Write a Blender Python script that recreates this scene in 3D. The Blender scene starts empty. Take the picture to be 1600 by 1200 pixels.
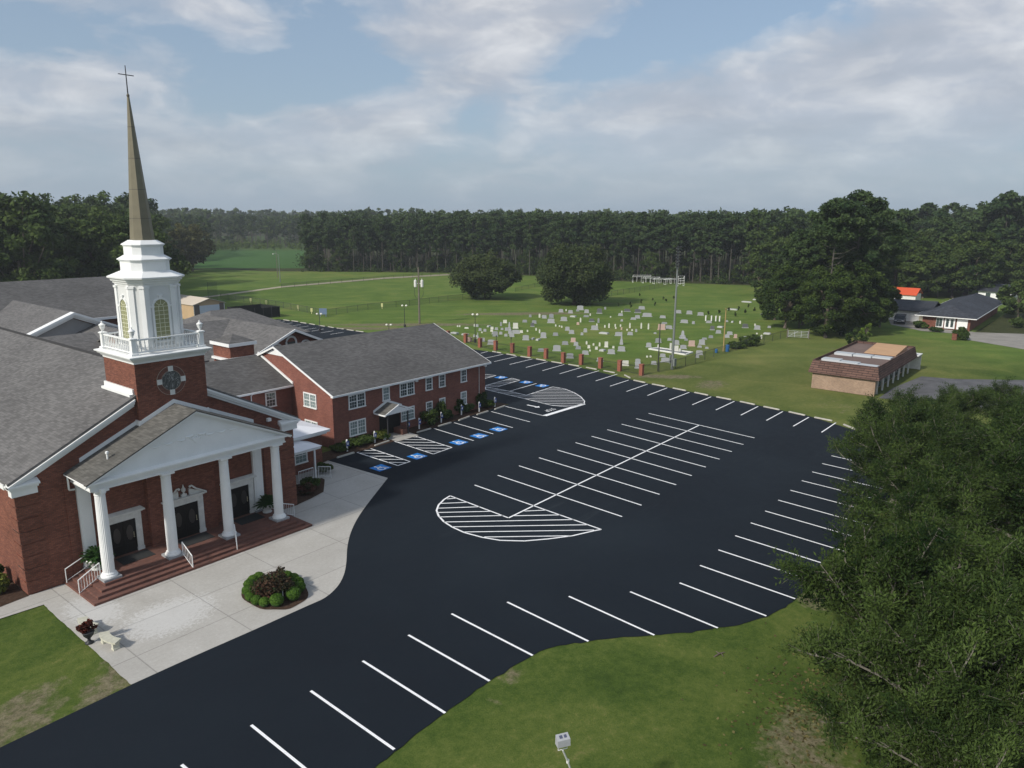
import bpy, math, random
import numpy as np
from mathutils import Matrix, Vector
R = math.radians
scene = bpy.context.scene
col = scene.collection

# ------------------------------------------------------------------ camera
FPX, PITCH, ROLL, CAMH, YAW = 1165.0, R(12.6), 0.006, 19.8, R(39.24)
fw = np.array([math.cos(YAW), math.sin(YAW), 0.0])
rt = np.array([math.sin(YAW), -math.cos(YAW), 0.0])
upw = np.array([0, 0, 1.0])
fwd = fw * math.cos(PITCH) - upw * math.sin(PITCH)
upc = fw * math.sin(PITCH) + upw * math.cos(PITCH)
cr, sr = math.cos(ROLL), math.sin(ROLL)
cam_r = rt * cr + upc * sr
cam_u = upc * cr - rt * sr
CAM = np.array([0, 0, CAMH])
cd = bpy.data.cameras.new('camera')
cam = bpy.data.objects.new('camera', cd)
col.objects.link(cam)
cd.sensor_fit = 'HORIZONTAL'
cd.sensor_width = 36.0
cd.lens = FPX / 1600.0 * 36.0
cd.clip_start = 0.5
cd.clip_end = 12000
m = Matrix.Identity(4)
for i in range(3):
    m[i][0] = cam_r[i]; m[i][1] = cam_u[i]; m[i][2] = -fwd[i]; m[i][3] = CAM[i]
cam.matrix_world = m
scene.camera = cam

# ------------------------------------------------------------------ light
SUN_DIR = np.array([-1.0, 0.10, 0.0])            # where the sun stands (azimuth)
SUN_EL = R(36)
saz = SUN_DIR / np.linalg.norm(SUN_DIR)
sv = Vector((saz[0] * math.cos(SUN_EL), saz[1] * math.cos(SUN_EL), math.sin(SUN_EL)))
sd = bpy.data.lights.new('sun', 'SUN')
sd.energy = 3.7
sd.angle = R(4.0)
sd.color = (1.0, 0.945, 0.86)
sun = bpy.data.objects.new('sun', sd)
col.objects.link(sun)
sun.rotation_euler = sv.to_track_quat('Z', 'Y').to_euler()
sun.location = (-50, 0, 80)

w = bpy.data.worlds.new('World')
scene.world = w
w.use_nodes = True
nt = w.node_tree
nt.nodes.clear()


def N(nt, t, **kw):
    n = nt.nodes.new(t)
    for k, v in kw.items():
        if k.startswith('i_'):
            n.inputs[k[2:].replace('_', ' ')].default_value = v
        else:
            setattr(n, k, v)
    return n


def lnk(nt, a, b):
    nt.links.new(a, b)


def math_n(nt, op, a, b=None, c=None, clamp=False):
    n = nt.nodes.new('ShaderNodeMath')
    n.operation = op
    n.use_clamp = clamp
    for i, v in enumerate((a, b, c)):
        if v is None:
            continue
        if isinstance(v, (int, float)):
            n.inputs[i].default_value = v
        else:
            nt.links.new(v, n.inputs[i])
    return n.outputs[0]


def ramp(nt, fac, stops, interp='LINEAR'):
    n = nt.nodes.new('ShaderNodeValToRGB')
    n.color_ramp.interpolation = interp
    e = n.color_ramp.elements
    while len(e) > 1:
        e.remove(e[-1])
    for i, (p, c) in enumerate(stops):
        if not isinstance(c, (tuple, list)):
            c = (c, c, c)
        if i == 0:
            e[0].position = p; e[0].color = (*c, 1)
        else:
            q = e.new(p); q.color = (*c, 1)
    if fac is not None:
        nt.links.new(fac, n.inputs[0])
    return n.outputs[0]


sky = N(nt, 'ShaderNodeTexSky', sky_type='NISHITA', sun_disc=False, sun_elevation=SUN_EL,
        sun_rotation=math.atan2(saz[0], saz[1]), altitude=50.0, air_density=1.0, dust_density=2.2, ozone_density=2.2)
bg = N(nt, 'ShaderNodeBackground', i_Strength=0.118)
lnk(nt, sky.outputs[0], bg.inputs[0])
# cloud layers: noise laid out on a flat deck above the ground, read through the view direction
tc = N(nt, 'ShaderNodeTexCoord')
sep = N(nt, 'ShaderNodeSeparateXYZ')
lnk(nt, tc.outputs['Generated'], sep.inputs[0])
zc = math_n(nt, 'ADD', math_n(nt, 'MAXIMUM', sep.outputs[2], 0.0), 0.10)
cx_ = math_n(nt, 'DIVIDE', sep.outputs[0], zc)
cy_ = math_n(nt, 'DIVIDE', sep.outputs[1], zc)
cmb = N(nt, 'ShaderNodeCombineXYZ')
lnk(nt, cx_, cmb.inputs[0]); lnk(nt, cy_, cmb.inputs[1])
vm = N(nt, 'ShaderNodeMapping')
vm.inputs['Scale'].default_value = (3.6, 3.6, 9.0)
lnk(nt, tc.outputs['Generated'], vm.inputs[0])
n1 = N(nt, 'ShaderNodeTexNoise', i_Scale=1.0, i_Detail=7.0, i_Roughness=0.52, i_Distortion=0.35)
n2 = N(nt, 'ShaderNodeTexNoise', i_Scale=2.7, i_Detail=8.0, i_Roughness=0.56, i_Distortion=0.3)
n3 = N(nt, 'ShaderNodeTexNoise', i_Scale=0.9, i_Detail=4.0, i_Roughness=0.5)
mp = N(nt, 'ShaderNodeMapping')
mp.inputs['Location'].default_value = (3.1, 7.7, 0)
lnk(nt, cmb.outputs[0], mp.inputs[0])
for n_ in (n1, n2):
    lnk(nt, vm.outputs[0], n_.inputs['Vector'])
lnk(nt, mp.outputs[0], n3.inputs['Vector'])


def pix_dir(px, py):
    u2, v2 = (px - 800) / FPX, (py - 600) / FPX
    d = fwd + cam_r * u2 - cam_u * v2
    return d / np.linalg.norm(d)


def deck(px, py):
    d = pix_dir(px, py)
    z = max(d[2], 0) + 0.10
    return d[0] / z, d[1] / z


def sky_blob(px, py, wpx, hpx, amp, tilt=0.0):
    """soft ellipse of more (or less) cloud around one heading and height in the sky"""
    c = pix_dir(px, py)
    ex = np.cross(c, upw); ex /= np.linalg.norm(ex)
    ey = np.cross(ex, c)
    a, b = math.cos(tilt), math.sin(tilt)
    ex, ey = ex * a + ey * b, ey * a - ex * b
    s1, s2 = wpx / FPX, hpx / FPX
    def dot(v):
        n = N(nt, 'ShaderNodeVectorMath', operation='DOT_PRODUCT')
        lnk(nt, tc.outputs['Generated'], n.inputs[0])
        n.inputs[1].default_value = tuple(v)
        return n.outputs['Value']
    q = math_n(nt, 'ADD', math_n(nt, 'POWER', math_n(nt, 'MULTIPLY', dot(ex), 1 / s1), 2.0),
               math_n(nt, 'POWER', math_n(nt, 'MULTIPLY', dot(ey), 1 / s2), 2.0))
    front = math_n(nt, 'GREATER_THAN', dot(c), 0.0)
    g = math_n(nt, 'MULTIPLY', math_n(nt, 'POWER', 2.718, math_n(nt, 'MULTIPLY', q, -1.0)), front)
    return math_n(nt, 'MULTIPLY', g, amp)


cov = math_n(nt, 'ADD', math_n(nt, 'MULTIPLY', n1.outputs[0], 0.62), math_n(nt, 'MULTIPLY', n2.outputs[0], 0.38))
for b in ((800, 30, 190, 48, 0.33, 0.12), (1480, 105, 430, 90, 0.33, 0.22), (1080, 210, 330, 70, 0.14, 0.05), (110, 130, 200, 38, 0.15, 0.05),
          (340, 225, 170, 26, 0.15, 0), (570, 195, 110, 28, 0.19, 0), (760, 120, 110, 36, 0.18, 0.2), (345, 18, 70, 26, 0.16, -0.3), (10, 185, 40, 15, 0.15, 0),
          (500, 90, 170, 60, -0.13, 0), (1080, 40, 150, 45, -0.20, 0.1), (110, 50, 170, 45, -0.10, 0), (900, 110, 80, 40, -0.12, 0.3),
          (420, 130, 150, 50, -0.10, 0), (1180, 5, 150, 30, -0.15, 0)):
    cov = math_n(nt, 'ADD', cov, sky_blob(*b))
mask = ramp(nt, cov, [(0.45, 0.0), (0.52, 0.38), (0.59, 0.76), (0.70, 0.95)], 'EASE')
thin = ramp(nt, sep.outputs[2], [(0.0, 0.80), (0.05, 0.70), (0.16, 0.52), (0.32, 0.42)])      # haze veil low in the sky
body = ramp(nt, n2.outputs[0], [(0.28, (0.43, 0.475, 0.55)), (0.45, (0.49, 0.525, 0.595)), (0.56, (0.60, 0.62, 0.665)), (0.70, (0.75, 0.76, 0.785))])
body2 = N(nt, 'ShaderNodeMixRGB', blend_type='MULTIPLY', i_Fac=1.0)
lnk(nt, body, body2.inputs[1])
lnk(nt, ramp(nt, n3.outputs[0], [(0.35, 0.92), (0.62, 1.07)]), body2.inputs[2])
bgc = N(nt, 'ShaderNodeBackground', i_Strength=1.0)
lnk(nt, body2.outputs[0], bgc.inputs[0])
bgh = N(nt, 'ShaderNodeBackground', i_Strength=1.0)
bgh.inputs[0].default_value = (0.385, 0.490, 0.610, 1)
mx0 = N(nt, 'ShaderNodeMixShader')
lnk(nt, thin, mx0.inputs[0]); lnk(nt, bg.outputs[0], mx0.inputs[1]); lnk(nt, bgh.outputs[0], mx0.inputs[2])
mx = N(nt, 'ShaderNodeMixShader')
fade = ramp(nt, sep.outputs[2], [(0.0, 0.0), (0.03, 0.25), (0.13, 0.85), (0.3, 1.0)])
lnk(nt, math_n(nt, 'MULTIPLY', mask, fade), mx.inputs[0])
lnk(nt, mx0.outputs[0], mx.inputs[1]); lnk(nt, bgc.outputs[0], mx.inputs[2])
out = N(nt, 'ShaderNodeOutputWorld')
lnk(nt, mx.outputs[0], out.inputs[0])

vs = scene.view_settings
vs.view_transform = 'Standard'
vs.look = 'None'
vs.exposure = 0.0
vs.gamma = 1.0
vs.use_curve_mapping = False
scene.cycles.use_denoising = True
scene.cycles.max_bounces = 6
scene.cycles.diffuse_bounces = 3
scene.cycles.glossy_bounces = 2
scene.cycles.transmission_bounces = 3
scene.cycles.transparent_max_bounces = 6


# ------------------------------------------------------------------ where a seen point stands in the world
def ray(px, py):
    return fwd + cam_r * ((px - 800) / FPX) - cam_u * ((py - 600) / FPX)


def G(px, py, z=0.0):
    d = ray(px, py)
    return CAM + d * ((z - CAMH) / d[2])


def G2(px, py, z=0.0):
    q = G(px, py, z)
    return float(q[0]), float(q[1])


def on_y(px, py, Y):
    d = ray(px, py)
    return CAM + d * (Y / d[1])


def on_x(px, py, X):
    d = ray(px, py)
    return CAM + d * (X / d[0])


# ------------------------------------------------------------------ mesh helpers
def make_mesh(name, v, f, tint=None, smooth=False):
    me = bpy.data.meshes.new(name)
    me.from_pydata([tuple(map(float, p)) for p in v], [], f)
    if smooth:
        me.polygons.foreach_set('use_smooth', [True] * len(me.polygons))
    me.update()
    return me


def quad_mesh(name, V, tint):
    """V (N,4,3) leaf quads, tint (N,) own colour of each leaf"""
    n = len(V)
    me = bpy.data.meshes.new(name)
    me.vertices.add(n * 4)
    me.vertices.foreach_set('co', V.reshape(-1).astype(np.float32))
    me.loops.add(n * 4)
    me.loops.foreach_set('vertex_index', np.arange(n * 4, dtype=np.int32))
    me.polygons.add(n)
    me.polygons.foreach_set('loop_start', np.arange(n, dtype=np.int32) * 4)
    me.polygons.foreach_set('loop_total', np.full(n, 4, dtype=np.int32))
    a = me.attributes.new('tint', 'FLOAT', 'POINT')
    a.data.foreach_set('value', np.repeat(tint, 4).astype(np.float32))
    me.update()
    me.validate()
    return me


def link(name, me, mat=None, parent=None, loc=(0, 0, 0), rz=0.0):
    o = bpy.data.objects.new(name, me)
    col.objects.link(o)
    if mat is not None:
        for mm in (mat if isinstance(mat, (list, tuple)) else [mat]):
            me.materials.append(mm)
    if parent is not None:
        o.parent = parent
    o.location = loc
    o.rotation_euler = (0, 0, rz)
    return o


def tag(o, label=None, cat=None, group=None, kind=None):
    if label: o['label'] = label
    if cat: o['category'] = cat
    if group: o['group'] = group
    if kind: o['kind'] = kind
    return o


def thing(name, label, cat, loc=(0, 0, 0), rz=0.0, group=None):
    o = bpy.data.objects.new(name, None)
    o.empty_display_size = 0.3
    col.objects.link(o)
    o.location = loc
    o.rotation_euler = (0, 0, rz)
    return tag(o, label, cat, group)


KIDS = {}


def dup(o, loc=None, rz=None, label=None, scale=None, parent=None):
    c = o.copy()
    col.objects.link(c)
    c.parent = parent
    if loc is not None: c.location = loc
    if rz is not None: c.rotation_euler = (0, 0, rz)
    if scale is not None: c.scale = scale
    if label: c['label'] = label
    for ch in [k for k in KIDS.get(o.name, [])] or list(o.children):
        dup(ch, parent=c)
    return c


class MB:
    def __init__(s):
        s.v = []; s.f = []; s.m = []; s.cur = 0

    def face(s, pts):
        b = len(s.v)
        s.v += [tuple(map(float, p)) for p in pts]
        s.f.append(tuple(range(b, b + len(pts)))); s.m.append(s.cur)

    def raw(s, v, f):
        b = len(s.v)
        s.v += [tuple(map(float, p)) for p in v]
        for q in f:
            s.f.append(tuple(b + i for i in q)); s.m.append(s.cur)

    def box(s, x0, x1, y0, y1, z0, z1):
        if x0 > x1: x0, x1 = x1, x0
        if y0 > y1: y0, y1 = y1, y0
        if z0 > z1: z0, z1 = z1, z0
        s.raw([(x0, y0, z0), (x1, y0, z0), (x1, y1, z0), (x0, y1, z0), (x0, y0, z1), (x1, y0, z1), (x1, y1, z1), (x0, y1, z1)],
              [(0, 3, 2, 1), (4, 5, 6, 7), (0, 1, 5, 4), (1, 2, 6, 5), (2, 3, 7, 6), (3, 0, 4, 7)])
        return s

    def hexa(s, bot, top):
        """bot, top: four points each, counter-clockwise seen from above"""
        s.raw(list(bot) + list(top), [(0, 3, 2, 1), (4, 5, 6, 7), (0, 1, 5, 4), (1, 2, 6, 5), (2, 3, 7, 6), (3, 0, 4, 7)])
        return s

    def slab(s, pts, t):
        """flat plate with its top face through pts (counter-clockwise from above), thickness t downward"""
        n = len(pts)
        low = [(p[0], p[1], p[2] - t) for p in pts]
        s.raw(list(pts) + low, [tuple(range(n)), tuple(range(2 * n - 1, n - 1, -1))] +
              [(i, i + n, (i + 1) % n + n, (i + 1) % n) for i in range(n)])
        return s

    def prism(s, pts, z0, z1):
        return s.slab([(p[0], p[1], z1) for p in pts], z1 - z0)

    def prism_y(s, prof, y0, y1):
        """profile in (x, z) swept along y"""
        n = len(prof)
        s.raw([(p[0], y0, p[1]) for p in prof] + [(p[0], y1, p[1]) for p in prof],
              [tuple(range(n)), tuple(range(2 * n - 1, n - 1, -1))] + [(i, i + n, (i + 1) % n + n, (i + 1) % n) for i in range(n)])
        return s

    def prism_x(s, prof, x0, x1):
        n = len(prof)
        s.raw([(x0, p[0], p[1]) for p in prof] + [(x1, p[0], p[1]) for p in prof],
              [tuple(range(n - 1, -1, -1)), tuple(range(n, 2 * n))] + [(i, (i + 1) % n, (i + 1) % n + n, i + n) for i in range(n)])
        return s

    def tube(s, path, rad, n=6, cap=True):
        path = [np.array(p, float) for p in path]
        if not hasattr(rad, '__len__'): rad = [rad] * len(path)
        b = len(s.v)
        for i, p in enumerate(path):
            d = path[min(i + 1, len(path) - 1)] - path[max(i - 1, 0)]
            d = d / (np.linalg.norm(d) + 1e-9)
            a = np.cross(d, (0, 0, 1.0))
            if np.linalg.norm(a) < 0.05: a = np.cross(d, (1.0, 0, 0))
            a /= np.linalg.norm(a)
            c = np.cross(d, a)
            for k in range(n):
                t = 2 * math.pi * k / n
                s.v.append(tuple(p + (a * math.cos(t) + c * math.sin(t)) * rad[i]))
        for i in range(len(path) - 1):
            for k in range(n):
                q = b + i * n
                s.f.append((q + k, q + n + k, q + n + (k + 1) % n, q + (k + 1) % n)); s.m.append(s.cur)
        if cap:
            e = b + (len(path) - 1) * n
            s.f.append(tuple(b + k for k in range(n))); s.m.append(s.cur)
            s.f.append(tuple(e + k for k in range(n - 1, -1, -1))); s.m.append(s.cur)
        return s

    def lathe(s, prof, cx=0.0, cy=0.0, n=12, rot=0.0, sx=1.0, sy=1.0):
        """prof: (r, z) from bottom to top"""
        b = len(s.v)
        for r, z in prof:
            for k in range(n):
                t = rot + 2 * math.pi * k / n
                s.v.append((cx + math.cos(t) * r * sx, cy + math.sin(t) * r * sy, z))
        for i in range(len(prof) - 1):
            for k in range(n):
                q = b + i * n
                s.f.append((q + k, q + (k + 1) % n, q + n + (k + 1) % n, q + n + k)); s.m.append(s.cur)
        e = b + (len(prof) - 1) * n
        s.f.append(tuple(b + k for k in range(n - 1, -1, -1))); s.m.append(s.cur)
        s.f.append(tuple(e + k for k in range(n))); s.m.append(s.cur)
        return s

    def rings(s, rings):
        """closed loops of equal length, bottom to top, with caps"""
        n = len(rings[0]); b = len(s.v)
        for r in rings: s.v += [tuple(map(float, p)) for p in r]
        for i in range(len(rings) - 1):
            for k in range(n):
                q = b + i * n
                s.f.append((q + k, q + (k + 1) % n, q + n + (k + 1) % n, q + n + k)); s.m.append(s.cur)
        e = b + (len(rings) - 1) * n
        s.f.append(tuple(b + k for k in range(n - 1, -1, -1))); s.m.append(s.cur)
        s.f.append(tuple(e + k for k in range(n))); s.m.append(s.cur)
        return s

    def mesh(s, name, smooth=False):
        me = make_mesh(name, s.v, s.f, smooth=smooth)
        if any(s.m): me.polygons.foreach_set('material_index', s.m)
        return me

    def build(s, name, mat, parent=None, loc=(0, 0, 0), rz=0.0, smooth=False, auto=None):
        me = s.mesh(name, smooth)
        o = link(name, me, mat, parent, loc, rz)
        if auto is not None:
            me.polygons.foreach_set('use_smooth', [True] * len(me.polygons))
            try:
                me.set_sharp_from_angle(angle=R(auto))
            except Exception:
                pass
        return o


def sheet(name, pts, z, mat, parent=None, kind=None):
    """flat ground sheet from an outline"""
    from mathutils.geometry import tessellate_polygon
    v = [Vector((p[0], p[1], z)) for p in pts]
    tris = tessellate_polygon([v])
    me = bpy.data.meshes.new(name)
    me.from_pydata([tuple(p) for p in v], [], [tuple(t) for t in tris])
    for p in me.polygons:
        pass
    me.update()
    import bmesh
    bm = bmesh.new(); bm.from_mesh(me)
    for f_ in bm.faces:
        if f_.normal.z < 0: f_.normal_flip()
    bm.to_mesh(me); bm.free()
    o = link(name, me, mat, parent)
    if kind: o['kind'] = kind
    return o


# ------------------------------------------------------------------ materials
MATS = {}


def mat(name, color=(0.5, 0.5, 0.5), rough=0.7, metal=0.0, spec=0.3, noise=None, bump=None):
    if name in MATS: return MATS[name]
    m_ = bpy.data.materials.new(name)
    m_.use_nodes = True
    t = m_.node_tree
    p = t.nodes['Principled BSDF']
    p.inputs['Base Color'].default_value = (*color, 1)
    p.inputs['Roughness'].default_value = rough
    p.inputs['Metallic'].default_value = metal
    p.inputs['Specular IOR Level'].default_value = spec
    c = N(t, 'ShaderNodeTexCoord')
    if noise:
        sc, amt = noise
        nn = N(t, 'ShaderNodeTexNoise', i_Scale=sc, i_Detail=6.0, i_Roughness=0.65)
        lnk(t, c.outputs['Object'], nn.inputs['Vector'])
        cc = ramp(t, nn.outputs[0], [(0.3, tuple(x * (1 - amt) for x in color)), (0.7, tuple(min(1, x * (1 + amt)) for x in color))])
        lnk(t, cc, p.inputs['Base Color'])
    if bump:
        sc, st, ds = bump
        nb = N(t, 'ShaderNodeTexNoise', i_Scale=sc, i_Detail=4.0)
        lnk(t, c.outputs['Object'], nb.inputs['Vector'])
        bb = N(t, 'ShaderNodeBump', i_Strength=st, i_Distance=ds)
        lnk(t, nb.outputs[0], bb.inputs['Height'])
        lnk(t, bb.outputs[0], p.inputs['Normal'])
    MATS[name] = m_
    return m_


def brick_mat(name, c1, c2, mortar, scale=1.0, paver=False):
    m_ = bpy.data.materials.new(name); m_.use_nodes = True
    t = m_.node_tree; p = t.nodes['Principled BSDF']
    p.inputs['Roughness'].default_value = 0.9
    p.inputs['Specular IOR Level'].default_value = 0.15
    c = N(t, 'ShaderNodeTexCoord'); s_ = N(t, 'ShaderNodeSeparateXYZ')
    lnk(t, c.outputs['Object'], s_.inputs[0])
    cb = N(t, 'ShaderNodeCombineXYZ')
    if paver:
        lnk(t, math_n(t, 'ADD', s_.outputs[0], math_n(t, 'MULTIPLY', s_.outputs[2], 0.4)), cb.inputs[0]); lnk(t, math_n(t, 'ADD', s_.outputs[1], s_.outputs[2]), cb.inputs[1])
    else:
        lnk(t, math_n(t, 'ADD', s_.outputs[0], s_.outputs[1]), cb.inputs[0]); lnk(t, s_.outputs[2], cb.inputs[1])
    b = N(t, 'ShaderNodeTexBrick')
    b.inputs['Scale'].default_value = scale
    b.inputs['Color1'].default_value = (*c1, 1); b.inputs['Color2'].default_value = (*c2, 1); b.inputs['Mortar'].default_value = (*mortar, 1)
    b.inputs['Mortar Size'].default_value = 0.011
    b.inputs['Brick Width'].default_value = 0.215; b.inputs['Row Height'].default_value = 0.075
    b.inputs['Bias'].default_value = 0.0
    lnk(t, cb.outputs[0], b.inputs['Vector'])
    nn = N(t, 'ShaderNodeTexNoise', i_Scale=0.55, i_Detail=6.0, i_Roughness=0.7)
    lnk(t, c.outputs['Object'], nn.inputs['Vector'])
    mm = N(t, 'ShaderNodeMixRGB', blend_type='MULTIPLY', i_Fac=1.0)
    lnk(t, b.outputs['Color'], mm.inputs[1]); lnk(t, ramp(t, nn.outputs[0], [(0.25, 0.72), (0.75, 1.22)]), mm.inputs[2])
    lnk(t, mm.outputs[0], p.inputs['Base Color'])
    bb = N(t, 'ShaderNodeBump', i_Strength=0.5, i_Distance=0.01)
    lnk(t, b.outputs['Fac'], bb.inputs['Height']); bb.invert = True
    lnk(t, bb.outputs[0], p.inputs['Normal'])
    MATS[name] = m_
    return m_


def shingle_mat(name, base, var=0.35, patch=0.25):
    m_ = bpy.data.materials.new(name); m_.use_nodes = True
    t = m_.node_tree; p = t.nodes['Principled BSDF']
    p.inputs['Roughness'].default_value = 0.85; p.inputs['Specular IOR Level'].default_value = 0.2
    c = N(t, 'ShaderNodeTexCoord'); s_ = N(t, 'ShaderNodeSeparateXYZ')
    lnk(t, c.outputs['Object'], s_.inputs[0])
    cb = N(t, 'ShaderNodeCombineXYZ')
    lnk(t, math_n(t, 'ADD', s_.outputs[0], s_.outputs[1]), cb.inputs[0])
    lnk(t, math_n(t, 'MULTIPLY', s_.outputs[2], 2.2), cb.inputs[1])
    b = N(t, 'ShaderNodeTexBrick')
    b.inputs['Scale'].default_value = 1.0
    k = 1 - var; q = 1 + var
    b.inputs['Color1'].default_value = (*[x * k for x in base], 1); b.inputs['Color2'].default_value = (*[x * q for x in base], 1)
    b.inputs['Mortar'].default_value = (*[x * 0.6 for x in base], 1)
    b.inputs['Mortar Size'].default_value = 0.006; b.inputs['Brick Width'].default_value = 0.32; b.inputs['Row Height'].default_value = 0.15
    lnk(t, cb.outputs[0], b.inputs['Vector'])
    nn = N(t, 'ShaderNodeTexNoise', i_Scale=0.22, i_Detail=7.0, i_Roughness=0.68)
    lnk(t, c.outputs['Object'], nn.inputs['Vector'])
    mm = N(t, 'ShaderNodeMixRGB', blend_type='MULTIPLY', i_Fac=1.0)
    lnk(t, b.outputs['Color'], mm.inputs[1]); lnk(t, ramp(t, nn.outputs[0], [(0.3, 1 - patch), (0.7, 1 + patch)]), mm.inputs[2])
    lnk(t, mm.outputs[0], p.inputs['Base Color'])
    MATS[name] = m_
    return m_


def leaf_mat(name, dark, light, trans=0.25, objvar=0.12):
    m_ = bpy.data.materials.new(name); m_.use_nodes = True
    t = m_.node_tree; p = t.nodes['Principled BSDF']
    a = N(t, 'ShaderNodeAttribute', attribute_name='tint')
    oi = N(t, 'ShaderNodeObjectInfo')
    f_ = math_n(t, 'ADD', a.outputs['Fac'], math_n(t, 'MULTIPLY', math_n(t, 'SUBTRACT', oi.outputs['Random'], 0.5), objvar * 2), clamp=True)
    c_ = ramp(t, f_, [(0.0, dark), (1.0, light)])
    lnk(t, c_, p.inputs['Base Color'])
    p.inputs['Roughness'].default_value = 0.6
    p.inputs['Specular IOR Level'].default_value = 0.07
    tr = N(t, 'ShaderNodeBsdfTranslucent')
    lnk(t, c_, tr.inputs[0])
    ms = N(t, 'ShaderNodeMixShader', i_Fac=trans)
    lnk(t, p.outputs[0], ms.inputs[1]); lnk(t, tr.outputs[0], ms.inputs[2])
    lnk(t, ms.outputs[0], t.nodes['Material Output'].inputs['Surface'])
    MATS[name] = m_
    return m_


BRICK = brick_mat('red_brick', (0.285, 0.104, 0.066), (0.165, 0.058, 0.040), (0.100, 0.070, 0.058))
BRICK2 = brick_mat('pink_brick', (0.275, 0.098, 0.070), (0.195, 0.066, 0.050), (0.17, 0.11, 0.09))
BRICKT = brick_mat('tan_brick', (0.36, 0.24, 0.16), (0.25, 0.155, 0.105), (0.38, 0.32, 0.26))
BRICKP = brick_mat('paver_brick', (0.22, 0.088, 0.062), (0.14, 0.06, 0.046), (0.12, 0.09, 0.08), 1.0, True)
SHING = shingle_mat('grey_shingle', (0.132, 0.128, 0.125), .22, .16)
SHING2 = shingle_mat('dark_shingle', (0.105, 0.102, 0.100), .22, .18)
SHING3 = shingle_mat('brown_shingle', (0.112, 0.108, 0.098), .25, .15)
SHINGN = shingle_mat('charcoal_shingle', (0.045, 0.05, 0.062))
WHITE = mat('white_paint', (0.80, 0.81, 0.80), 0.5, spec=0.4, noise=(0.9, 0.05))
WHITE2 = mat('weathered_white', (0.66, 0.66, 0.63), 0.6, noise=(3.0, 0.13))
WROOF = mat('white_metal_roof', (0.74, 0.75, 0.78), 0.45, spec=0.5, noise=(0.8, 0.05))
STONEG = mat('grey_plinth', (0.33, 0.34, 0.35), 0.8, noise=(6, 0.15))
COPPER = mat('bronze_sheet', (0.185, 0.165, 0.110), 0.5, metal=0.15, spec=0.5, noise=(1.5, 0.12))
DARKM = mat('dark_iron', (0.035, 0.035, 0.04), 0.5, spec=0.4)
BLACKD = mat('black_door', (0.012, 0.011, 0.011), 0.5, spec=0.2)
MATBLK = mat('rubber_mat', (0.03, 0.032, 0.033), 0.95, noise=(20, 0.3))
GOLD = mat('brass', (0.55, 0.5, 0.35), 0.35, metal=0.8)
GREYM = mat('grey_metal', (0.33, 0.35, 0.36), 0.45, metal=0.4)
GALV = mat('galvanised', (0.20, 0.22, 0.21), 0.6, metal=0.3)
PWOOD = mat('pole_wood', (0.16, 0.14, 0.115), 0.9, noise=(4, 0.25))
BLUE = mat('blue_paint', (0.010, 0.19, 0.58), 0.6)
SIGNB = mat('sign_blue', (0.035, 0.07, 0.30), 0.4)


def glass_mat(name, c, rough=0.08):
    m_ = mat(name, c, rough, spec=0.9)
    return m_


GLASS = glass_mat('window_glass', (0.05, 0.07, 0.07))
GLASSL = glass_mat('blind_glass', (0.20, 0.26, 0.255), 0.15)
GLASSY = glass_mat('yellow_glass', (0.30, 0.30, 0.16), 0.2)
GLASSD = mat('door_glass', (0.045, 0.04, 0.038), 0.3, spec=0.3)


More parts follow.
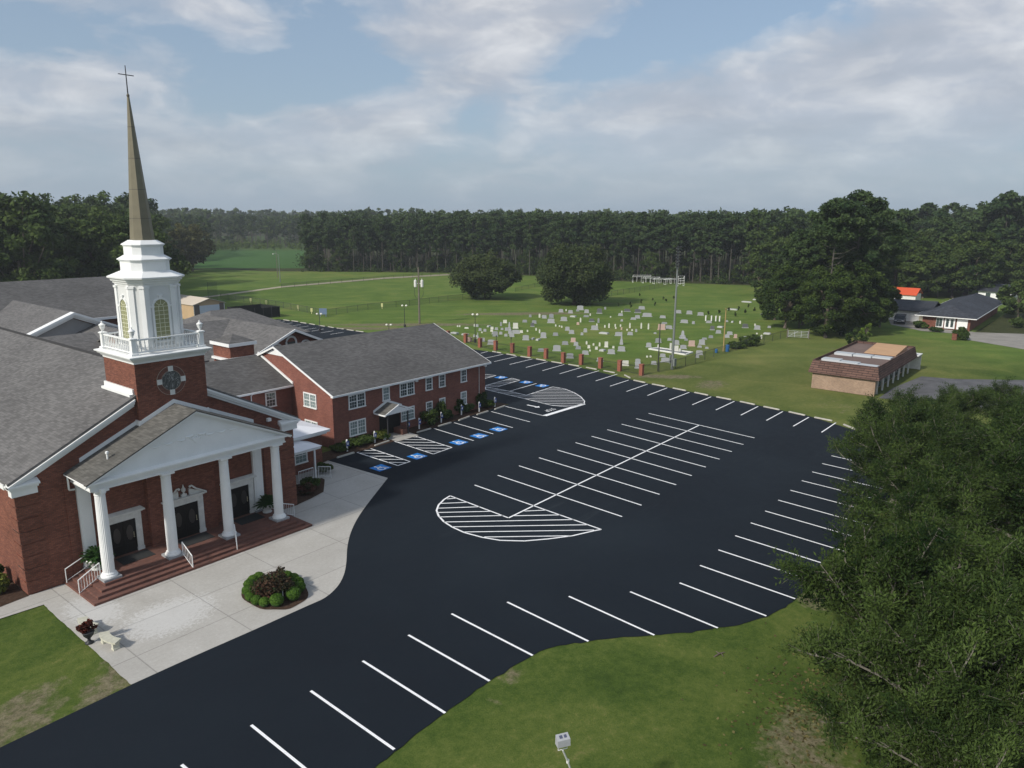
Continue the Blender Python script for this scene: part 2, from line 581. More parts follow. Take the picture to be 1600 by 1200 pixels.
def asphalt():
    m_ = bpy.data.materials.new('asphalt'); m_.use_nodes = True
    t = m_.node_tree; p = t.nodes['Principled BSDF']
    c = N(t, 'ShaderNodeTexCoord')
    a = N(t, 'ShaderNodeTexNoise', i_Scale=0.06, i_Detail=5.0, i_Roughness=0.6)
    b = N(t, 'ShaderNodeTexNoise', i_Scale=9.0, i_Detail=8.0, i_Roughness=0.75)
    d = N(t, 'ShaderNodeTexNoise', i_Scale=0.9, i_Detail=6.0, i_Roughness=0.7, i_Distortion=1.0)
    for n_ in (a, b, d): lnk(t, c.outputs['Object'], n_.inputs['Vector'])
    f_ = math_n(t, 'ADD', math_n(t, 'ADD', math_n(t, 'MULTIPLY', a.outputs[0], 0.55), math_n(t, 'MULTIPLY', b.outputs[0], 0.25)), math_n(t, 'MULTIPLY', d.outputs[0], 0.2))
    ac = ramp(t, f_, [(0.36, (0.0066, 0.0098, 0.0150)), (0.50, (0.0088, 0.0135, 0.0198)), (0.62, (0.0125, 0.0185, 0.0255))])
    sc_ = N(t, 'ShaderNodeMapping'); sc_.inputs['Scale'].default_value = (0.10, 0.9, 1); sc_.inputs['Rotation'].default_value = (0, 0, 0.5)
    lnk(t, c.outputs['Object'], sc_.inputs[0])
    e = N(t, 'ShaderNodeTexNoise', i_Scale=1.3, i_Detail=9.0, i_Roughness=0.72, i_Distortion=0.8); lnk(t, sc_.outputs[0], e.inputs['Vector'])
    g_ = N(t, 'ShaderNodeTexNoise', i_Scale=0.055, i_Detail=3.0); lnk(t, c.outputs['Object'], g_.inputs['Vector'])
    wear = math_n(t, 'MULTIPLY', ramp(t, e.outputs[0], [(0.56, 0.0), (0.70, 1.0)]), ramp(t, g_.outputs[0], [(0.50, 0.0), (0.64, 0.55)]))
    mw = N(t, 'ShaderNodeMixRGB'); lnk(t, wear, mw.inputs[0]); lnk(t, ac, mw.inputs[1]); mw.inputs[2].default_value = (0.036, 0.043, 0.050, 1)
    lnk(t, mw.outputs[0], p.inputs['Base Color'])
    p.inputs['Specular IOR Level'].default_value = 0.16
    lnk(t, ramp(t, d.outputs[0], [(0.3, 0.78), (0.7, 0.92)]), p.inputs['Roughness'])
    bb = N(t, 'ShaderNodeBump', i_Strength=0.35, i_Distance=0.01)
    b2 = N(t, 'ShaderNodeTexNoise', i_Scale=45.0, i_Detail=3.0)
    lnk(t, c.outputs['Object'], b2.inputs['Vector'])
    lnk(t, b2.outputs[0], bb.inputs['Height']); lnk(t, bb.outputs[0], p.inputs['Normal'])
    return m_


ASPH = asphalt()
ASPHG = mat('old_asphalt', (0.10, 0.10, 0.105), 0.9, noise=(0.5, 0.35))


def stripe_mat():
    m_ = bpy.data.materials.new('road_paint'); m_.use_nodes = True
    t = m_.node_tree; p = t.nodes['Principled BSDF']
    c = N(t, 'ShaderNodeTexCoord')
    b = N(t, 'ShaderNodeTexNoise', i_Scale=3.0, i_Detail=9.0, i_Roughness=0.8)
    lnk(t, c.outputs['Object'], b.inputs['Vector'])
    lnk(t, ramp(t, b.outputs[0], [(0.3, (0.62, 0.63, 0.65)), (0.5, (0.86, 0.86, 0.86))]), p.inputs['Base Color'])
    p.inputs['Roughness'].default_value = 0.7
    return m_


PAINT = stripe_mat()


def xyz(t):
    c = N(t, 'ShaderNodeTexCoord'); s_ = N(t, 'ShaderNodeSeparateXYZ')
    lnk(t, c.outputs['Object'], s_.inputs[0])
    return c, s_


def blob(t, s_, cx, cy, rx, ry, rot=0.0):
    ca, sa = math.cos(rot), math.sin(rot)
    dx = math_n(t, 'SUBTRACT', s_.outputs[0], cx); dy = math_n(t, 'SUBTRACT', s_.outputs[1], cy)
    u = math_n(t, 'ADD', math_n(t, 'MULTIPLY', dx, ca / rx), math_n(t, 'MULTIPLY', dy, sa / rx))
    v = math_n(t, 'ADD', math_n(t, 'MULTIPLY', dx, -sa / ry), math_n(t, 'MULTIPLY', dy, ca / ry))
    q = math_n(t, 'ADD', math_n(t, 'MULTIPLY', u, u), math_n(t, 'MULTIPLY', v, v))
    return math_n(t, 'SUBTRACT', 1.0, q, clamp=True)


def mixc(t, fac, a, b):
    n = N(t, 'ShaderNodeMixRGB')
    for i, v in ((0, fac), (1, a), (2, b)):
        if isinstance(v, (tuple, list)): n.inputs[i].default_value = (*v, 1)
        elif isinstance(v, (int, float)): n.inputs[i].default_value = v
        else: lnk(t, v, n.inputs[i])
    return n.outputs[0]


def grass_mat():
    m_ = bpy.data.materials.new('grass'); m_.use_nodes = True
    t = m_.node_tree; p = t.nodes['Principled BSDF']
    p.inputs['Roughness'].default_value = 0.95; p.inputs['Specular IOR Level'].default_value = 0.05
    c, s_ = xyz(t)
    def nz(sc, det=6.0, ro=0.6, di=0.0):
        n = N(t, 'ShaderNodeTexNoise', i_Scale=sc, i_Detail=det, i_Roughness=ro, i_Distortion=di)
        lnk(t, c.outputs['Object'], n.inputs['Vector']); return n.outputs[0]
    big, mid, fine, vf = nz(0.02, 5), nz(0.16, 7, 0.65, 0.6), nz(2.2, 8, 0.75), nz(14.0, 6, 0.8)
    f_ = math_n(t, 'ADD', math_n(t, 'MULTIPLY', big, 0.24), math_n(t, 'ADD', math_n(t, 'MULTIPLY', mid, 0.32), math_n(t, 'ADD', math_n(t, 'MULTIPLY', fine, 0.22), math_n(t, 'MULTIPLY', vf, 0.22))))
    base = ramp(t, f_, [(0.385, (0.032, 0.058, 0.014)), (0.455, (0.062, 0.098, 0.020)), (0.52, (0.105, 0.136, 0.032)), (0.59, (0.195, 0.185, 0.066))])
    # beyond the car park the grass is a fresher, brighter green
    far = ramp(t, f_, [(0.40, (0.070, 0.118, 0.025)), (0.50, (0.106, 0.162, 0.034)), (0.60, (0.175, 0.195, 0.054))])
    q = math_n(t, 'ADD', math_n(t, 'MULTIPLY', s_.outputs[0], 0.75), math_n(t, 'MULTIPLY', s_.outputs[1], 0.66))
    fm = ramp(t, math_n(t, 'MULTIPLY', math_n(t, 'ADD', q, math_n(t, 'MULTIPLY', mid, 8.0)), 0.005), [(0.50, 0.0), (0.56, 1.0)])
    # the open lawn right of the car park is drier
    dry = blob(t, s_, 105, 33, 42, 22)
    dryn = math_n(t, 'MULTIPLY', math_n(t, 'POWER', dry, 0.5), 0.75)
    colr = mixc(t, fm, base, far)
    colr = mixc(t, dryn, colr, ramp(t, f_, [(0.40, (0.088, 0.115, 0.030)), (0.58, (0.175, 0.175, 0.058))]))
    # mown strips on the field
    strip = math_n(t, 'SINE', math_n(t, 'MULTIPLY', math_n(t, 'ADD', s_.outputs[0], math_n(t, 'MULTIPLY', s_.outputs[1], 0.9)), 1.1))
    sm = math_n(t, 'MULTIPLY', math_n(t, 'MULTIPLY', strip, 0.05), fm)
    hsv = N(t, 'ShaderNodeHueSaturation'); lnk(t, colr, hsv.inputs['Color'])
    lnk(t, math_n(t, 'ADD', 1.0, sm), hsv.inputs['Value'])
    colr = hsv.outputs[0]
    # worn and bare places
    dirt = None
    for (px, py, rx, ry, ro, amp) in ((20, 1130, 3.4, 2.0, 0.7, 1.0), (170, 1070, 3.6, 1.3, 0.9, 1.0), (1262, 1175, 3.6, 2.4, 0.3, 0.9), (1268, 935, 1.6, 1.6, 0, 0.7), (640, 507, 20, 2.4, -0.83, 1.2),
                                      (820, 490, 18, 3.0, -0.75, 1.2), (1040, 588, 6, 1.6, -0.9, 1.1), (1112, 601, 4.0, 2.4, 0.2, 0.9), (1310, 632, 6, 3, 0.5, 0.5), (940, 474, 15, 1.4, -0.75, 0.8),
                                      (1150, 588, 6, 3, 0.2, 0.35), (1290, 545, 12, 1.5, -0.6, 0.5), (800, 1055, 1.2, 0.6, 0, 0.7), (770, 1105, 1.0, 0.8, 0, 0.45), (740, 488, 30, 2.0, -0.7, 0.35),
                                      (560, 513, 14, 2.2, -0.85, 1.2), (1000, 483, 18, 1.0, -0.8, 0.45), (1220, 477, 16, 1.6, -0.4, 0.6), (1170, 950, 4, 1.2, 0.3, 0.3)):
        x_, y_ = G2(px, py)
        b = math_n(t, 'MULTIPLY', math_n(t, 'POWER', blob(t, s_, x_, y_, rx, ry, ro), 0.6), amp)
        dirt = b if dirt is None else math_n(t, 'MAXIMUM', dirt, b)
    dn = math_n(t, 'ADD', math_n(t, 'MULTIPLY', nz(0.55, 8, 0.7, 1.2), 0.6), math_n(t, 'MULTIPLY', fine, 0.4))
    dmask = ramp(t, math_n(t, 'ADD', math_n(t, 'MULTIPLY', dirt, 0.30), math_n(t, 'MULTIPLY', dn, 1.0)), [(0.66, 0.0), (0.80, 0.9)])
    dcol = ramp(t, math_n(t, 'ADD', math_n(t, 'MULTIPLY', vf, 0.5), math_n(t, 'MULTIPLY', fine, 0.5)), [(0.40, (0.09, 0.075, 0.045)), (0.62, (0.27, 0.235, 0.155))])
    spark = ramp(t, math_n(t, 'ADD', math_n(t, 'MULTIPLY', mid, 0.5), math_n(t, 'MULTIPLY', fine, 0.5)), [(0.60, 0.0), (0.72, 0.55)])
    colr = mixc(t, spark, colr, (0.15, 0.14, 0.07))
    colr = mixc(t, dmask, colr, dcol)
    lnk(t, colr, p.inputs['Base Color'])
    bb = N(t, 'ShaderNodeBump', i_Strength=0.7, i_Distance=0.06)
    lnk(t, vf, bb.inputs['Height']); lnk(t, bb.outputs[0], p.inputs['Normal'])
    return m_


GRASS = grass_mat()
def earth(name, c1, c2, sc=3.0):
    m_ = bpy.data.materials.new(name); m_.use_nodes = True
    t = m_.node_tree; p = t.nodes['Principled BSDF']
    p.inputs['Roughness'].default_value = 0.95; p.inputs['Specular IOR Level'].default_value = 0.05
    c = N(t, 'ShaderNodeTexCoord')
    n = N(t, 'ShaderNodeTexNoise', i_Scale=sc, i_Detail=9.0, i_Roughness=0.75); lnk(t, c.outputs['Object'], n.inputs['Vector'])
    lnk(t, ramp(t, n.outputs[0], [(0.35, c1), (0.62, c2)]), p.inputs['Base Color'])
    bb = N(t, 'ShaderNodeBump', i_Strength=0.6, i_Distance=0.05); lnk(t, n.outputs[0], bb.inputs['Height']); lnk(t, bb.outputs[0], p.inputs['Normal'])
    return m_
MULCH = earth('mulch', (0.035, 0.022, 0.016), (0.085, 0.055, 0.04), 7.0)
FLOORF = earth('forest_soil', (0.030, 0.038, 0.014), (0.060, 0.066, 0.026), 0.5)
CROP = earth('crop_rows', (0.042, 0.100, 0.028), (0.062, 0.130, 0.036), 0.3)
SCRUB = earth('scrub_ground', (0.045, 0.085, 0.022), (0.085, 0.125, 0.035), 0.12)
SAND = earth('sandy_track', (0.27, 0.235, 0.17), (0.42, 0.38, 0.29), 0.8)


def concrete():
    m_ = bpy.data.materials.new('concrete'); m_.use_nodes = True
    t = m_.node_tree; p = t.nodes['Principled BSDF']
    p.inputs['Roughness'].default_value = 0.9; p.inputs['Specular IOR Level'].default_value = 0.2
    c, s_ = xyz(t)
    a = N(t, 'ShaderNodeTexNoise', i_Scale=0.35, i_Detail=8.0, i_Roughness=0.7, i_Distortion=0.6)
    b = N(t, 'ShaderNodeTexNoise', i_Scale=6.0, i_Detail=8.0, i_Roughness=0.75)
    for n_ in (a, b): lnk(t, c.outputs['Object'], n_.inputs['Vector'])
    f_ = math_n(t, 'ADD', math_n(t, 'MULTIPLY', a.outputs[0], 0.5), math_n(t, 'MULTIPLY', b.outputs[0], 0.5))
    colr = ramp(t, f_, [(0.34, (0.35, 0.335, 0.305)), (0.52, (0.415, 0.40, 0.37)), (0.68, (0.48, 0.47, 0.44))])
    pale = math_n(t, 'MAXIMUM', blob(t, s_, 15.6, 35.0, 3.0, 2.2, 0.1), blob(t, s_, 13.4, 38.6, 1.5, 2.5, 0.1))
    pn = math_n(t, 'MULTIPLY', ramp(t, math_n(t, 'ADD', math_n(t, 'MULTIPLY', pale, 0.35), b.outputs[0]), [(0.60, 0.0), (0.74, 1.0)]), 0.45)
    colr = mixc(t, pn, colr, (0.62, 0.62, 0.61))
    # poured panels differ a little, with tooled joints between them
    px_ = math_n(t, 'FLOOR', math_n(t, 'DIVIDE', math_n(t, 'ADD', s_.outputs[0], 0.9), 4.6))
    py_ = math_n(t, 'FLOOR', math_n(t, 'DIVIDE', math_n(t, 'SUBTRACT', s_.outputs[1], 29.8), 2.93))
    wn = N(t, 'ShaderNodeTexWhiteNoise', noise_dimensions='2D'); cb = N(t, 'ShaderNodeCombineXYZ')
    lnk(t, px_, cb.inputs[0]); lnk(t, py_, cb.inputs[1]); lnk(t, cb.outputs[0], wn.inputs['Vector'])
    jx = math_n(t, 'ABSOLUTE', math_n(t, 'SUBTRACT', math_n(t, 'FRACT', math_n(t, 'DIVIDE', math_n(t, 'ADD', s_.outputs[0], 0.9), 4.6)), 0.5))
    jy = math_n(t, 'ABSOLUTE', math_n(t, 'SUBTRACT', math_n(t, 'FRACT', math_n(t, 'DIVIDE', math_n(t, 'SUBTRACT', s_.outputs[1], 29.8), 2.93)), 0.5))
    j = math_n(t, 'MAXIMUM', math_n(t, 'GREATER_THAN', jx, 0.4935), math_n(t, 'GREATER_THAN', jy, 0.490))
    hsv = N(t, 'ShaderNodeHueSaturation'); lnk(t, colr, hsv.inputs['Color'])
    v_ = math_n(t, 'ADD', 0.95, math_n(t, 'MULTIPLY', wn.outputs['Value'], 0.10))
    v_ = math_n(t, 'SUBTRACT', v_, math_n(t, 'MULTIPLY', j, 0.30))
    lnk(t, v_, hsv.inputs['Value'])
    lnk(t, hsv.outputs[0], p.inputs['Base Color'])
    return m_


CONC = concrete()
CONCS = mat('concrete_stop', (0.40, 0.385, 0.34), 0.9, noise=(2.5, 0.2))
# ================================================================== building helpers
def tmap(axis, pos, sgn=-1):
    """(u, d, z) -> world; d is distance out of the wall"""
    if axis == 'Y':
        return lambda u, d, z: (u, pos + sgn * d, z)
    return lambda u, d, z: (pos + sgn * d, u, z)


def wbox(mb, T, u0, u1, d0, d1, z0, z1):
    a = T(u0, d0, z0); b = T(u1, d1, z1)
    mb.box(a[0], b[0], a[1], b[1], a[2], b[2])


def window(parent, axis, pos, u0, u1, z0, z1, units=1, glass=None, cols=3, frame=WHITE, sgn=-1, rows=2):
    T = tmap(axis, pos, sgn)
    f = MB(); fwid = 0.10
    wbox(f, T, u0 - 0.03, u1 + 0.03, 0.0, 0.12, z0 - 0.10, z0)           # sill
    wbox(f, T, u0, u1, 0.0, 0.085, z1 - fwid, z1)
    wbox(f, T, u0, u0 + fwid, 0.0, 0.08, z0, z1 - fwid)
    wbox(f, T, u1 - fwid, u1, 0.0, 0.08, z0, z1 - fwid)
    du = (u1 - u0 - 2 * fwid) / units
    zm = (z0 + z1 - fwid) / 2
    for k in range(units):
        a = u0 + fwid + k * du; b = a + du
        if k: wbox(f, T, a - 0.06, a + 0.06, 0.0, 0.078, z0, z1 - fwid)
        lo, hi = a + (0.06 if k else 0), b - (0.06 if k < units - 1 else 0)
        wbox(f, T, lo, hi, 0.0, 0.06, zm - 0.03, zm + 0.03)
        for c in range(1, cols):
            u = lo + (hi - lo) * c / cols
            wbox(f, T, u - 0.008, u + 0.008, 0.0, 0.046, z0, zm - 0.03)
            wbox(f, T, u - 0.008, u + 0.008, 0.0, 0.046, zm + 0.03, z1 - fwid)
        for h0, h1 in ((z0, zm - 0.03), (zm + 0.03, z1 - fwid)):
            z = (h0 + h1) / 2
            wbox(f, T, lo, hi, 0.0, 0.044, z - 0.008, z + 0.008)
    o = f.build('window', frame, parent)
    g = MB()
    wbox(g, T, u0 + fwid * .5, u1 - fwid * .5, 0.0, 0.03, z0 + 0.01, z1 - fwid * .5)
    g.build('pane', glass or GLASS, o)
    return o


def rake(mb, x0, z0, x1, z1, y0, y1, h=0.30):
    """sloping cornice board from (x0, z0) to (x1, z1), front y0 back y1, height h below the line"""
    mb.prism_y([(x0, z0), (x0, z0 - h), (x1, z1 - h), (x1, z1)] if x0 < x1 else [(x1, z1), (x1, z1 - h), (x0, z0 - h), (x0, z0)], y0, y1)


# ================================================================== the church
church = thing('church_building', 'red brick church with a white columned portico, belfry and tall bronze spire', 'church', (20.3, 42.8, 0))


def ch(mb, name, m_, parent=None, smooth=False, auto=None):
    o = mb.build(name, m_, None, smooth=smooth, auto=auto)
    if parent is None:
        o.parent = church
        o.location = (-20.3, -42.8, 0)
    else:
        o.parent = parent
    return o


CX = 20.3
ZE, ZR, XL, XR = 6.38, 10.80, 11.55, 28.95          # roof tips and ridge
YF, YB = 42.8, 76.0
b = MB()
slope = (ZR - ZE) / (CX - XL)
prof = [(11.85, 0), (28.6, 0), (28.6, ZE + slope * .3 - .12), (CX, ZR - .16), (11.85, ZE + slope * .3 - .12)]
b.prism_y(prof[::1], YF, YB)
# corner quoins of stepped brick
for x0, x1 in ((11.82, 12.95), (27.5, 28.63)):
    z = 0.1
    while z < 5.3:
        b.box(x0, x1, YF - 0.035, YF + 0.3, z, z + 0.62)
        z += 0.70
for z in [0.1 + .7 * i for i in range(8)]:
    b.box(11.815, 12.0, YF + 0.02, YF + 1.0, z, z + 0.62)
# shallow brick piers beside the doors
for x0, x1 in ((14.15, 14.5), (26.25, 26.6)):
    b.box(x0, x1, YF - 0.06, YF + 0.1, 0, 6.2)
ch(b, 'brick_wall', BRICK)

r = MB()
r.prism_y([(XL, ZE), (CX, ZR), (XR, ZE), (XR, ZE - .14), (CX, ZR - .15), (XL, ZE - .14)][::-1], YF - 0.25, YB + 0.2)
roof = ch(r, 'roof', SHING)
r = MB(); r.prism_y([(CX - .16, ZR - .045), (CX, ZR + .035), (CX + .16, ZR - .045), (CX + .16, ZR - .075), (CX, ZR - 0.01), (CX - .16, ZR - .075)][::-1], YF + 4.0, YB + 0.18)
ch(r, 'ridge_cap', mat('ridge_dark', (.035, .034, .034), .9), roof)

# raking cornices, their returns and the side eaves
c = MB()
for (a0, a1, h, y0) in ((0.0, .13, .13, YF - .36), (.13, .30, .16, YF - .26), (.30, .46, .15, YF - .12)):
    for sx in (-1, 1):
        xa = CX + sx * 2.05; xb = CX + sx * (CX - XL + 0.02 - a0 * .9)
        za = ZR - (abs(xa - CX)) * slope - a0; zb = ZR - (abs(xb - CX)) * slope - a0
        x0, z0, x1, z1 = (xb, zb, xa, za) if xb < xa else (xa, za, xb, zb)
        c.prism_y([(x0, z0 - .16), (x0, z0 - .16 - h), (x1, z1 - .16 - h), (x1, z1 - .16)], y0, YF + .02)
for sx in (-1, 1):
    x0, x1 = (XL - .02, XL + 1.45) if sx < 0 else (XR - 1.45, XR + .02)
    c.box(x0, x1, YF - .37, YF + .3, ZE - .30, ZE - .20)
    c.box(x0 + .06, x1 - .06, YF - .30, YF + .28, ZE - .42, ZE - .30)
    c.box(x0 + .14, x1 - .12, YF - .22, YF + .26, ZE - .80, ZE - .42)
    # little sloping tops of the cornice returns
    c.hexa([(x0, YF - .37, ZE - .20), (x1, YF - .37, ZE - .20), (x1, YF, ZE - .20), (x0, YF, ZE - .20)],
           [(x0 + .02, YF - .36, ZE - .18), (x1 - .02, YF - .36, ZE - .18), (x1 - .02, YF, ZE - .02), (x0 + .02, YF, ZE - .02)])
for x0, x1 in ((XL - .03, 11.84), (28.61, XR + .03)):
    c.box(x0, x1, YF + .32, YB, ZE - .44, ZE - .16)
ch(c, 'cornice', WHITE)

# ---- tower
TX0, TX1, TY0, TY1, TZ = 18.37, 22.52, 42.40, 46.35, 11.62
tcx, tcy = (TX0 + TX1) / 2, (TY0 + TY1) / 2
b = MB(); b.box(TX0, TX1, TY0, TY1, 0, TZ)
tower = ch(b, 'bell_tower', BRICK)
fl = MB()
fl.box(TX0 - .10, TX0 - .002, TY0 + .35, TY1 + .1, ZR - slope * (CX - TX0) - .02, ZR - slope * (CX - TX0) + .30)
fl.box(TX0 - .28, TX0 - .10, TY0 + .35, TY1 + .1, ZR - slope * (CX - TX0) - .12, ZR - slope * (CX - TX0) + .02)
ch(fl, 'flashing', WHITE, tower)
fl = MB(); fl.box(TX1 + .002, TX1 + .10, TY0 + .35, TY1 + .1, ZR - slope * (TX1 - CX) - .02, ZR - slope * (TX1 - CX) + .30)
ch(fl, 'flashing', WHITE, tower)
# round ornament: brick ring, four pale keystones, patterned dark grille
ox, oz = 20.38, 10.38
q = MB()
for k in range(32):
    a0, a1 = 2 * math.pi * k / 32, 2 * math.pi * (k + 1) / 32
    P = lambda rr, a, y: (ox + rr * math.cos(a), y, oz + rr * math.sin(a))
    q.hexa([P(.60, a0, TY0 - .03), P(.84, a0, TY0 - .03), P(.84, a0, TY0 + .05), P(.60, a0, TY0 + .05)],
           [P(.60, a1, TY0 - .03), P(.84, a1, TY0 - .03), P(.84, a1, TY0 + .05), P(.60, a1, TY0 + .05)])
rw = ch(q, 'round_window', BRICKP, tower)
for k in range(4):
    q = MB(); a = math.pi / 2 * k + 0.0
    cx0, cz0 = ox + .70 * math.cos(a), oz + .70 * math.sin(a)
    q.box(cx0 - .14, cx0 + .14, TY0 - .07, TY0 + .02, cz0 - .15, cz0 + .15)
    ch(q, 'keystone', WHITE2, tower)
q = MB()
for k in range(48):
    a = 2 * math.pi * k / 48; a1 = 2 * math.pi * (k + 1) / 48
    q.hexa([P(.575, a, TY0 - .05), P(.60, a, TY0 - .05), P(.60, a, TY0), P(.575, a, TY0)], [P(.575, a1, TY0 - .05), P(.60, a1, TY0 - .05), P(.60, a1, TY0), P(.575, a1, TY0)])
    q.hexa([P(.84, a, TY0 - .034), P(.862, a, TY0 - .034), P(.862, a, TY0), P(.84, a, TY0)], [P(.84, a1, TY0 - .034), P(.862, a1, TY0 - .034), P(.862, a1, TY0), P(.84, a1, TY0)])
ch(q, 'window_rims', mat('worn_rim', (.34, .27, .22), .8), tower)
q = MB(); q.prism_y([(ox + .575 * math.cos(2 * math.pi * k / 32), oz + .575 * math.sin(2 * math.pi * k / 32)) for k in range(32)], TY0 - .012, TY0 + .05)
ch(q, 'dark_panel', mat('dark_panel', (.05, .055, .055), .5), tower)
q = MB()
rng = random.Random(4)
for i in range(46):
    a = rng.random() * 6.28; rr = .52 * math.sqrt(rng.random())
    x, z = ox + rr * math.cos(a), oz + rr * math.sin(a)
    if rr < .22 and z < oz: continue
    t = rng.random() * 3.14
    dx, dz = .07 * math.cos(t), .07 * math.sin(t)
    q.tube([(x - dx, TY0 - .02, z - dz), (x, TY0 - .03, z + .02), (x + dx, TY0 - .02, z + dz)], .012, 4)
for i in range(-6, 7):
    x = ox + i * .085; hh = math.sqrt(max(0, .56 ** 2 - (i * .085) ** 2))
    q.tube([(x, TY0 - .02, oz - hh), (x, TY0 - .02, oz + hh)], .008, 4)
ch(q, 'grille', mat('pale_lead', (.36, .37, .36), .5, metal=.3), tower)

# white cornice deck on the brick tower
c = MB()
def sq(o_, z): return [(TX0 - o_, TY0 - o_, z), (TX1 + o_, TY0 - o_, z), (TX1 + o_, TY1 + o_, z), (TX0 - o_, TY1 + o_, z)]
c.rings([sq(.03, TZ - .02), sq(.04, TZ + .10), sq(.10, TZ + .11), sq(.14, TZ + .20), sq(.24, TZ + .24), sq(.28, TZ + .34), sq(.36, TZ + .35), sq(.37, TZ + .42), sq(.12, TZ + .48)])
ch(c, 'tower_cornice', WHITE)
DZ = TZ + .48
# balustrade with corner posts and urns
bal = MB()
c4 = [(TX0 + .08, TY0 + .08), (TX1 - .08, TY0 + .08), (TX1 - .08, TY1 - .08), (TX0 + .08, TY1 - .08)]
for i in range(4):
    (xa, ya), (xb, yb) = c4[i], c4[(i + 1) % 4]
    if i % 2 == 0:
        x0, x1 = sorted((xa, xb)); bal.box(x0 + .12, x1 - .12, ya - .07, ya + .07, DZ + .80, DZ + .88); bal.box(x0 + .12, x1 - .12, ya - .05, ya + .05, DZ + .10, DZ + .17)
        n_ = 17
        for k in range(n_):
            x = x0 + .12 + (x1 - x0 - .24) * (k + .5) / n_
            bal.tube([(x, ya, DZ + .17), (x, ya, DZ + .32), (x, ya, DZ + .50), (x, ya, DZ + .80)], [.026, .042, .028, .024], 6)
    else:
        y0, y1 = sorted((ya, yb)); bal.box(xa - .07, xa + .07, y0 + .12, y1 - .12, DZ + .80, DZ + .88); bal.box(xa - .05, xa + .05, y0 + .12, y1 - .12, DZ + .10, DZ + .17)
        n_ = 16
        for k in range(n_):
            y = y0 + .12 + (y1 - y0 - .24) * (k + .5) / n_
            bal.tube([(xa, y, DZ + .17), (xa, y, DZ + .32), (xa, y, DZ + .50), (xa, y, DZ + .80)], [.026, .042, .028, .024], 6)
balo = ch(bal, 'balustrade', WHITE)
for (x, y) in c4:
    p_ = MB()
    p_.rings([[(x - s, y - s, z), (x + s, y - s, z), (x + s, y + s, z), (x - s, y + s, z)] for s, z in ((.20, DZ), (.20, DZ + .10), (.13, DZ + .13), (.13, DZ + .88), (.19, DZ + .90), (.19, DZ + .96), (.10, DZ + 1.0))])
    po = ch(p_, 'corner_post', WHITE, balo)
for (x, y) in c4:
    u_ = MB(); u_.lathe([(.07, DZ + .99), (.05, DZ + 1.06), (.10, DZ + 1.12), (.15, DZ + 1.26), (.16, DZ + 1.34), (.19, DZ + 1.37), (.18, DZ + 1.40), (.12, DZ + 1.44), (.05, DZ + 1.50), (.03, DZ + 1.55), (.04, DZ + 1.58), (.01, DZ + 1.62)], x, y, 14)
    ch(u_, 'urn', WHITE, balo, smooth=True)


def octa(r_, z, k=.607):
    a = r_ * k
    return [(tcx - a, tcy - r_, z), (tcx + a, tcy - r_, z), (tcx + r_, tcy - a, z), (tcx + r_, tcy + a, z), (tcx + a, tcy + r_, z), (tcx - a, tcy + r_, z), (tcx - r_, tcy + a, z), (tcx - r_, tcy - a, z)]


BR = 1.43
bf = MB()
bf.rings([octa(BR + .06, DZ - .02), octa(BR + .06, DZ + .30), octa(BR, DZ + .32), octa(BR, 15.95)])
belfry = ch(bf, 'belfry', mat('belfry_panels', (.66, .67, .66), .6, noise=(.8, .05)))
# angled corner pilasters
pl = MB()
pts = octa(BR, 0)
for i in range(8):
    a, b2 = np.array(pts[i][:2]), np.array(pts[(i + 1) % 8][:2])
    d = (b2 - a) / np.linalg.norm(b2 - a); n_ = np.array([d[1], -d[0]])
    L_ = np.linalg.norm(b2 - a)
    for s0, s1 in ((-.02, .24), (L_ - .24, L_ + .02)):
        A, B = a + d * s0, a + d * s1
        o_ = n_ * .07
        low, hi = DZ + .30, 15.72
        for z0, z1, e in ((low, hi, 0), (hi, hi + .13, .04), (low, low + .16, .03)):
            AA, BB = A - d * e, B + d * e; oo = n_ * (.07 + e)
            pl.hexa([(*(AA + oo), z0), (*(BB + oo), z0), (*(BB - n_ * .02), z0), (*(AA - n_ * .02), z0)],
                    [(*(AA + oo), z1), (*(BB + oo), z1), (*(BB - n_ * .02), z1), (*(AA - n_ * .02), z1)])
ch(pl, 'pilasters', WHITE, belfry)
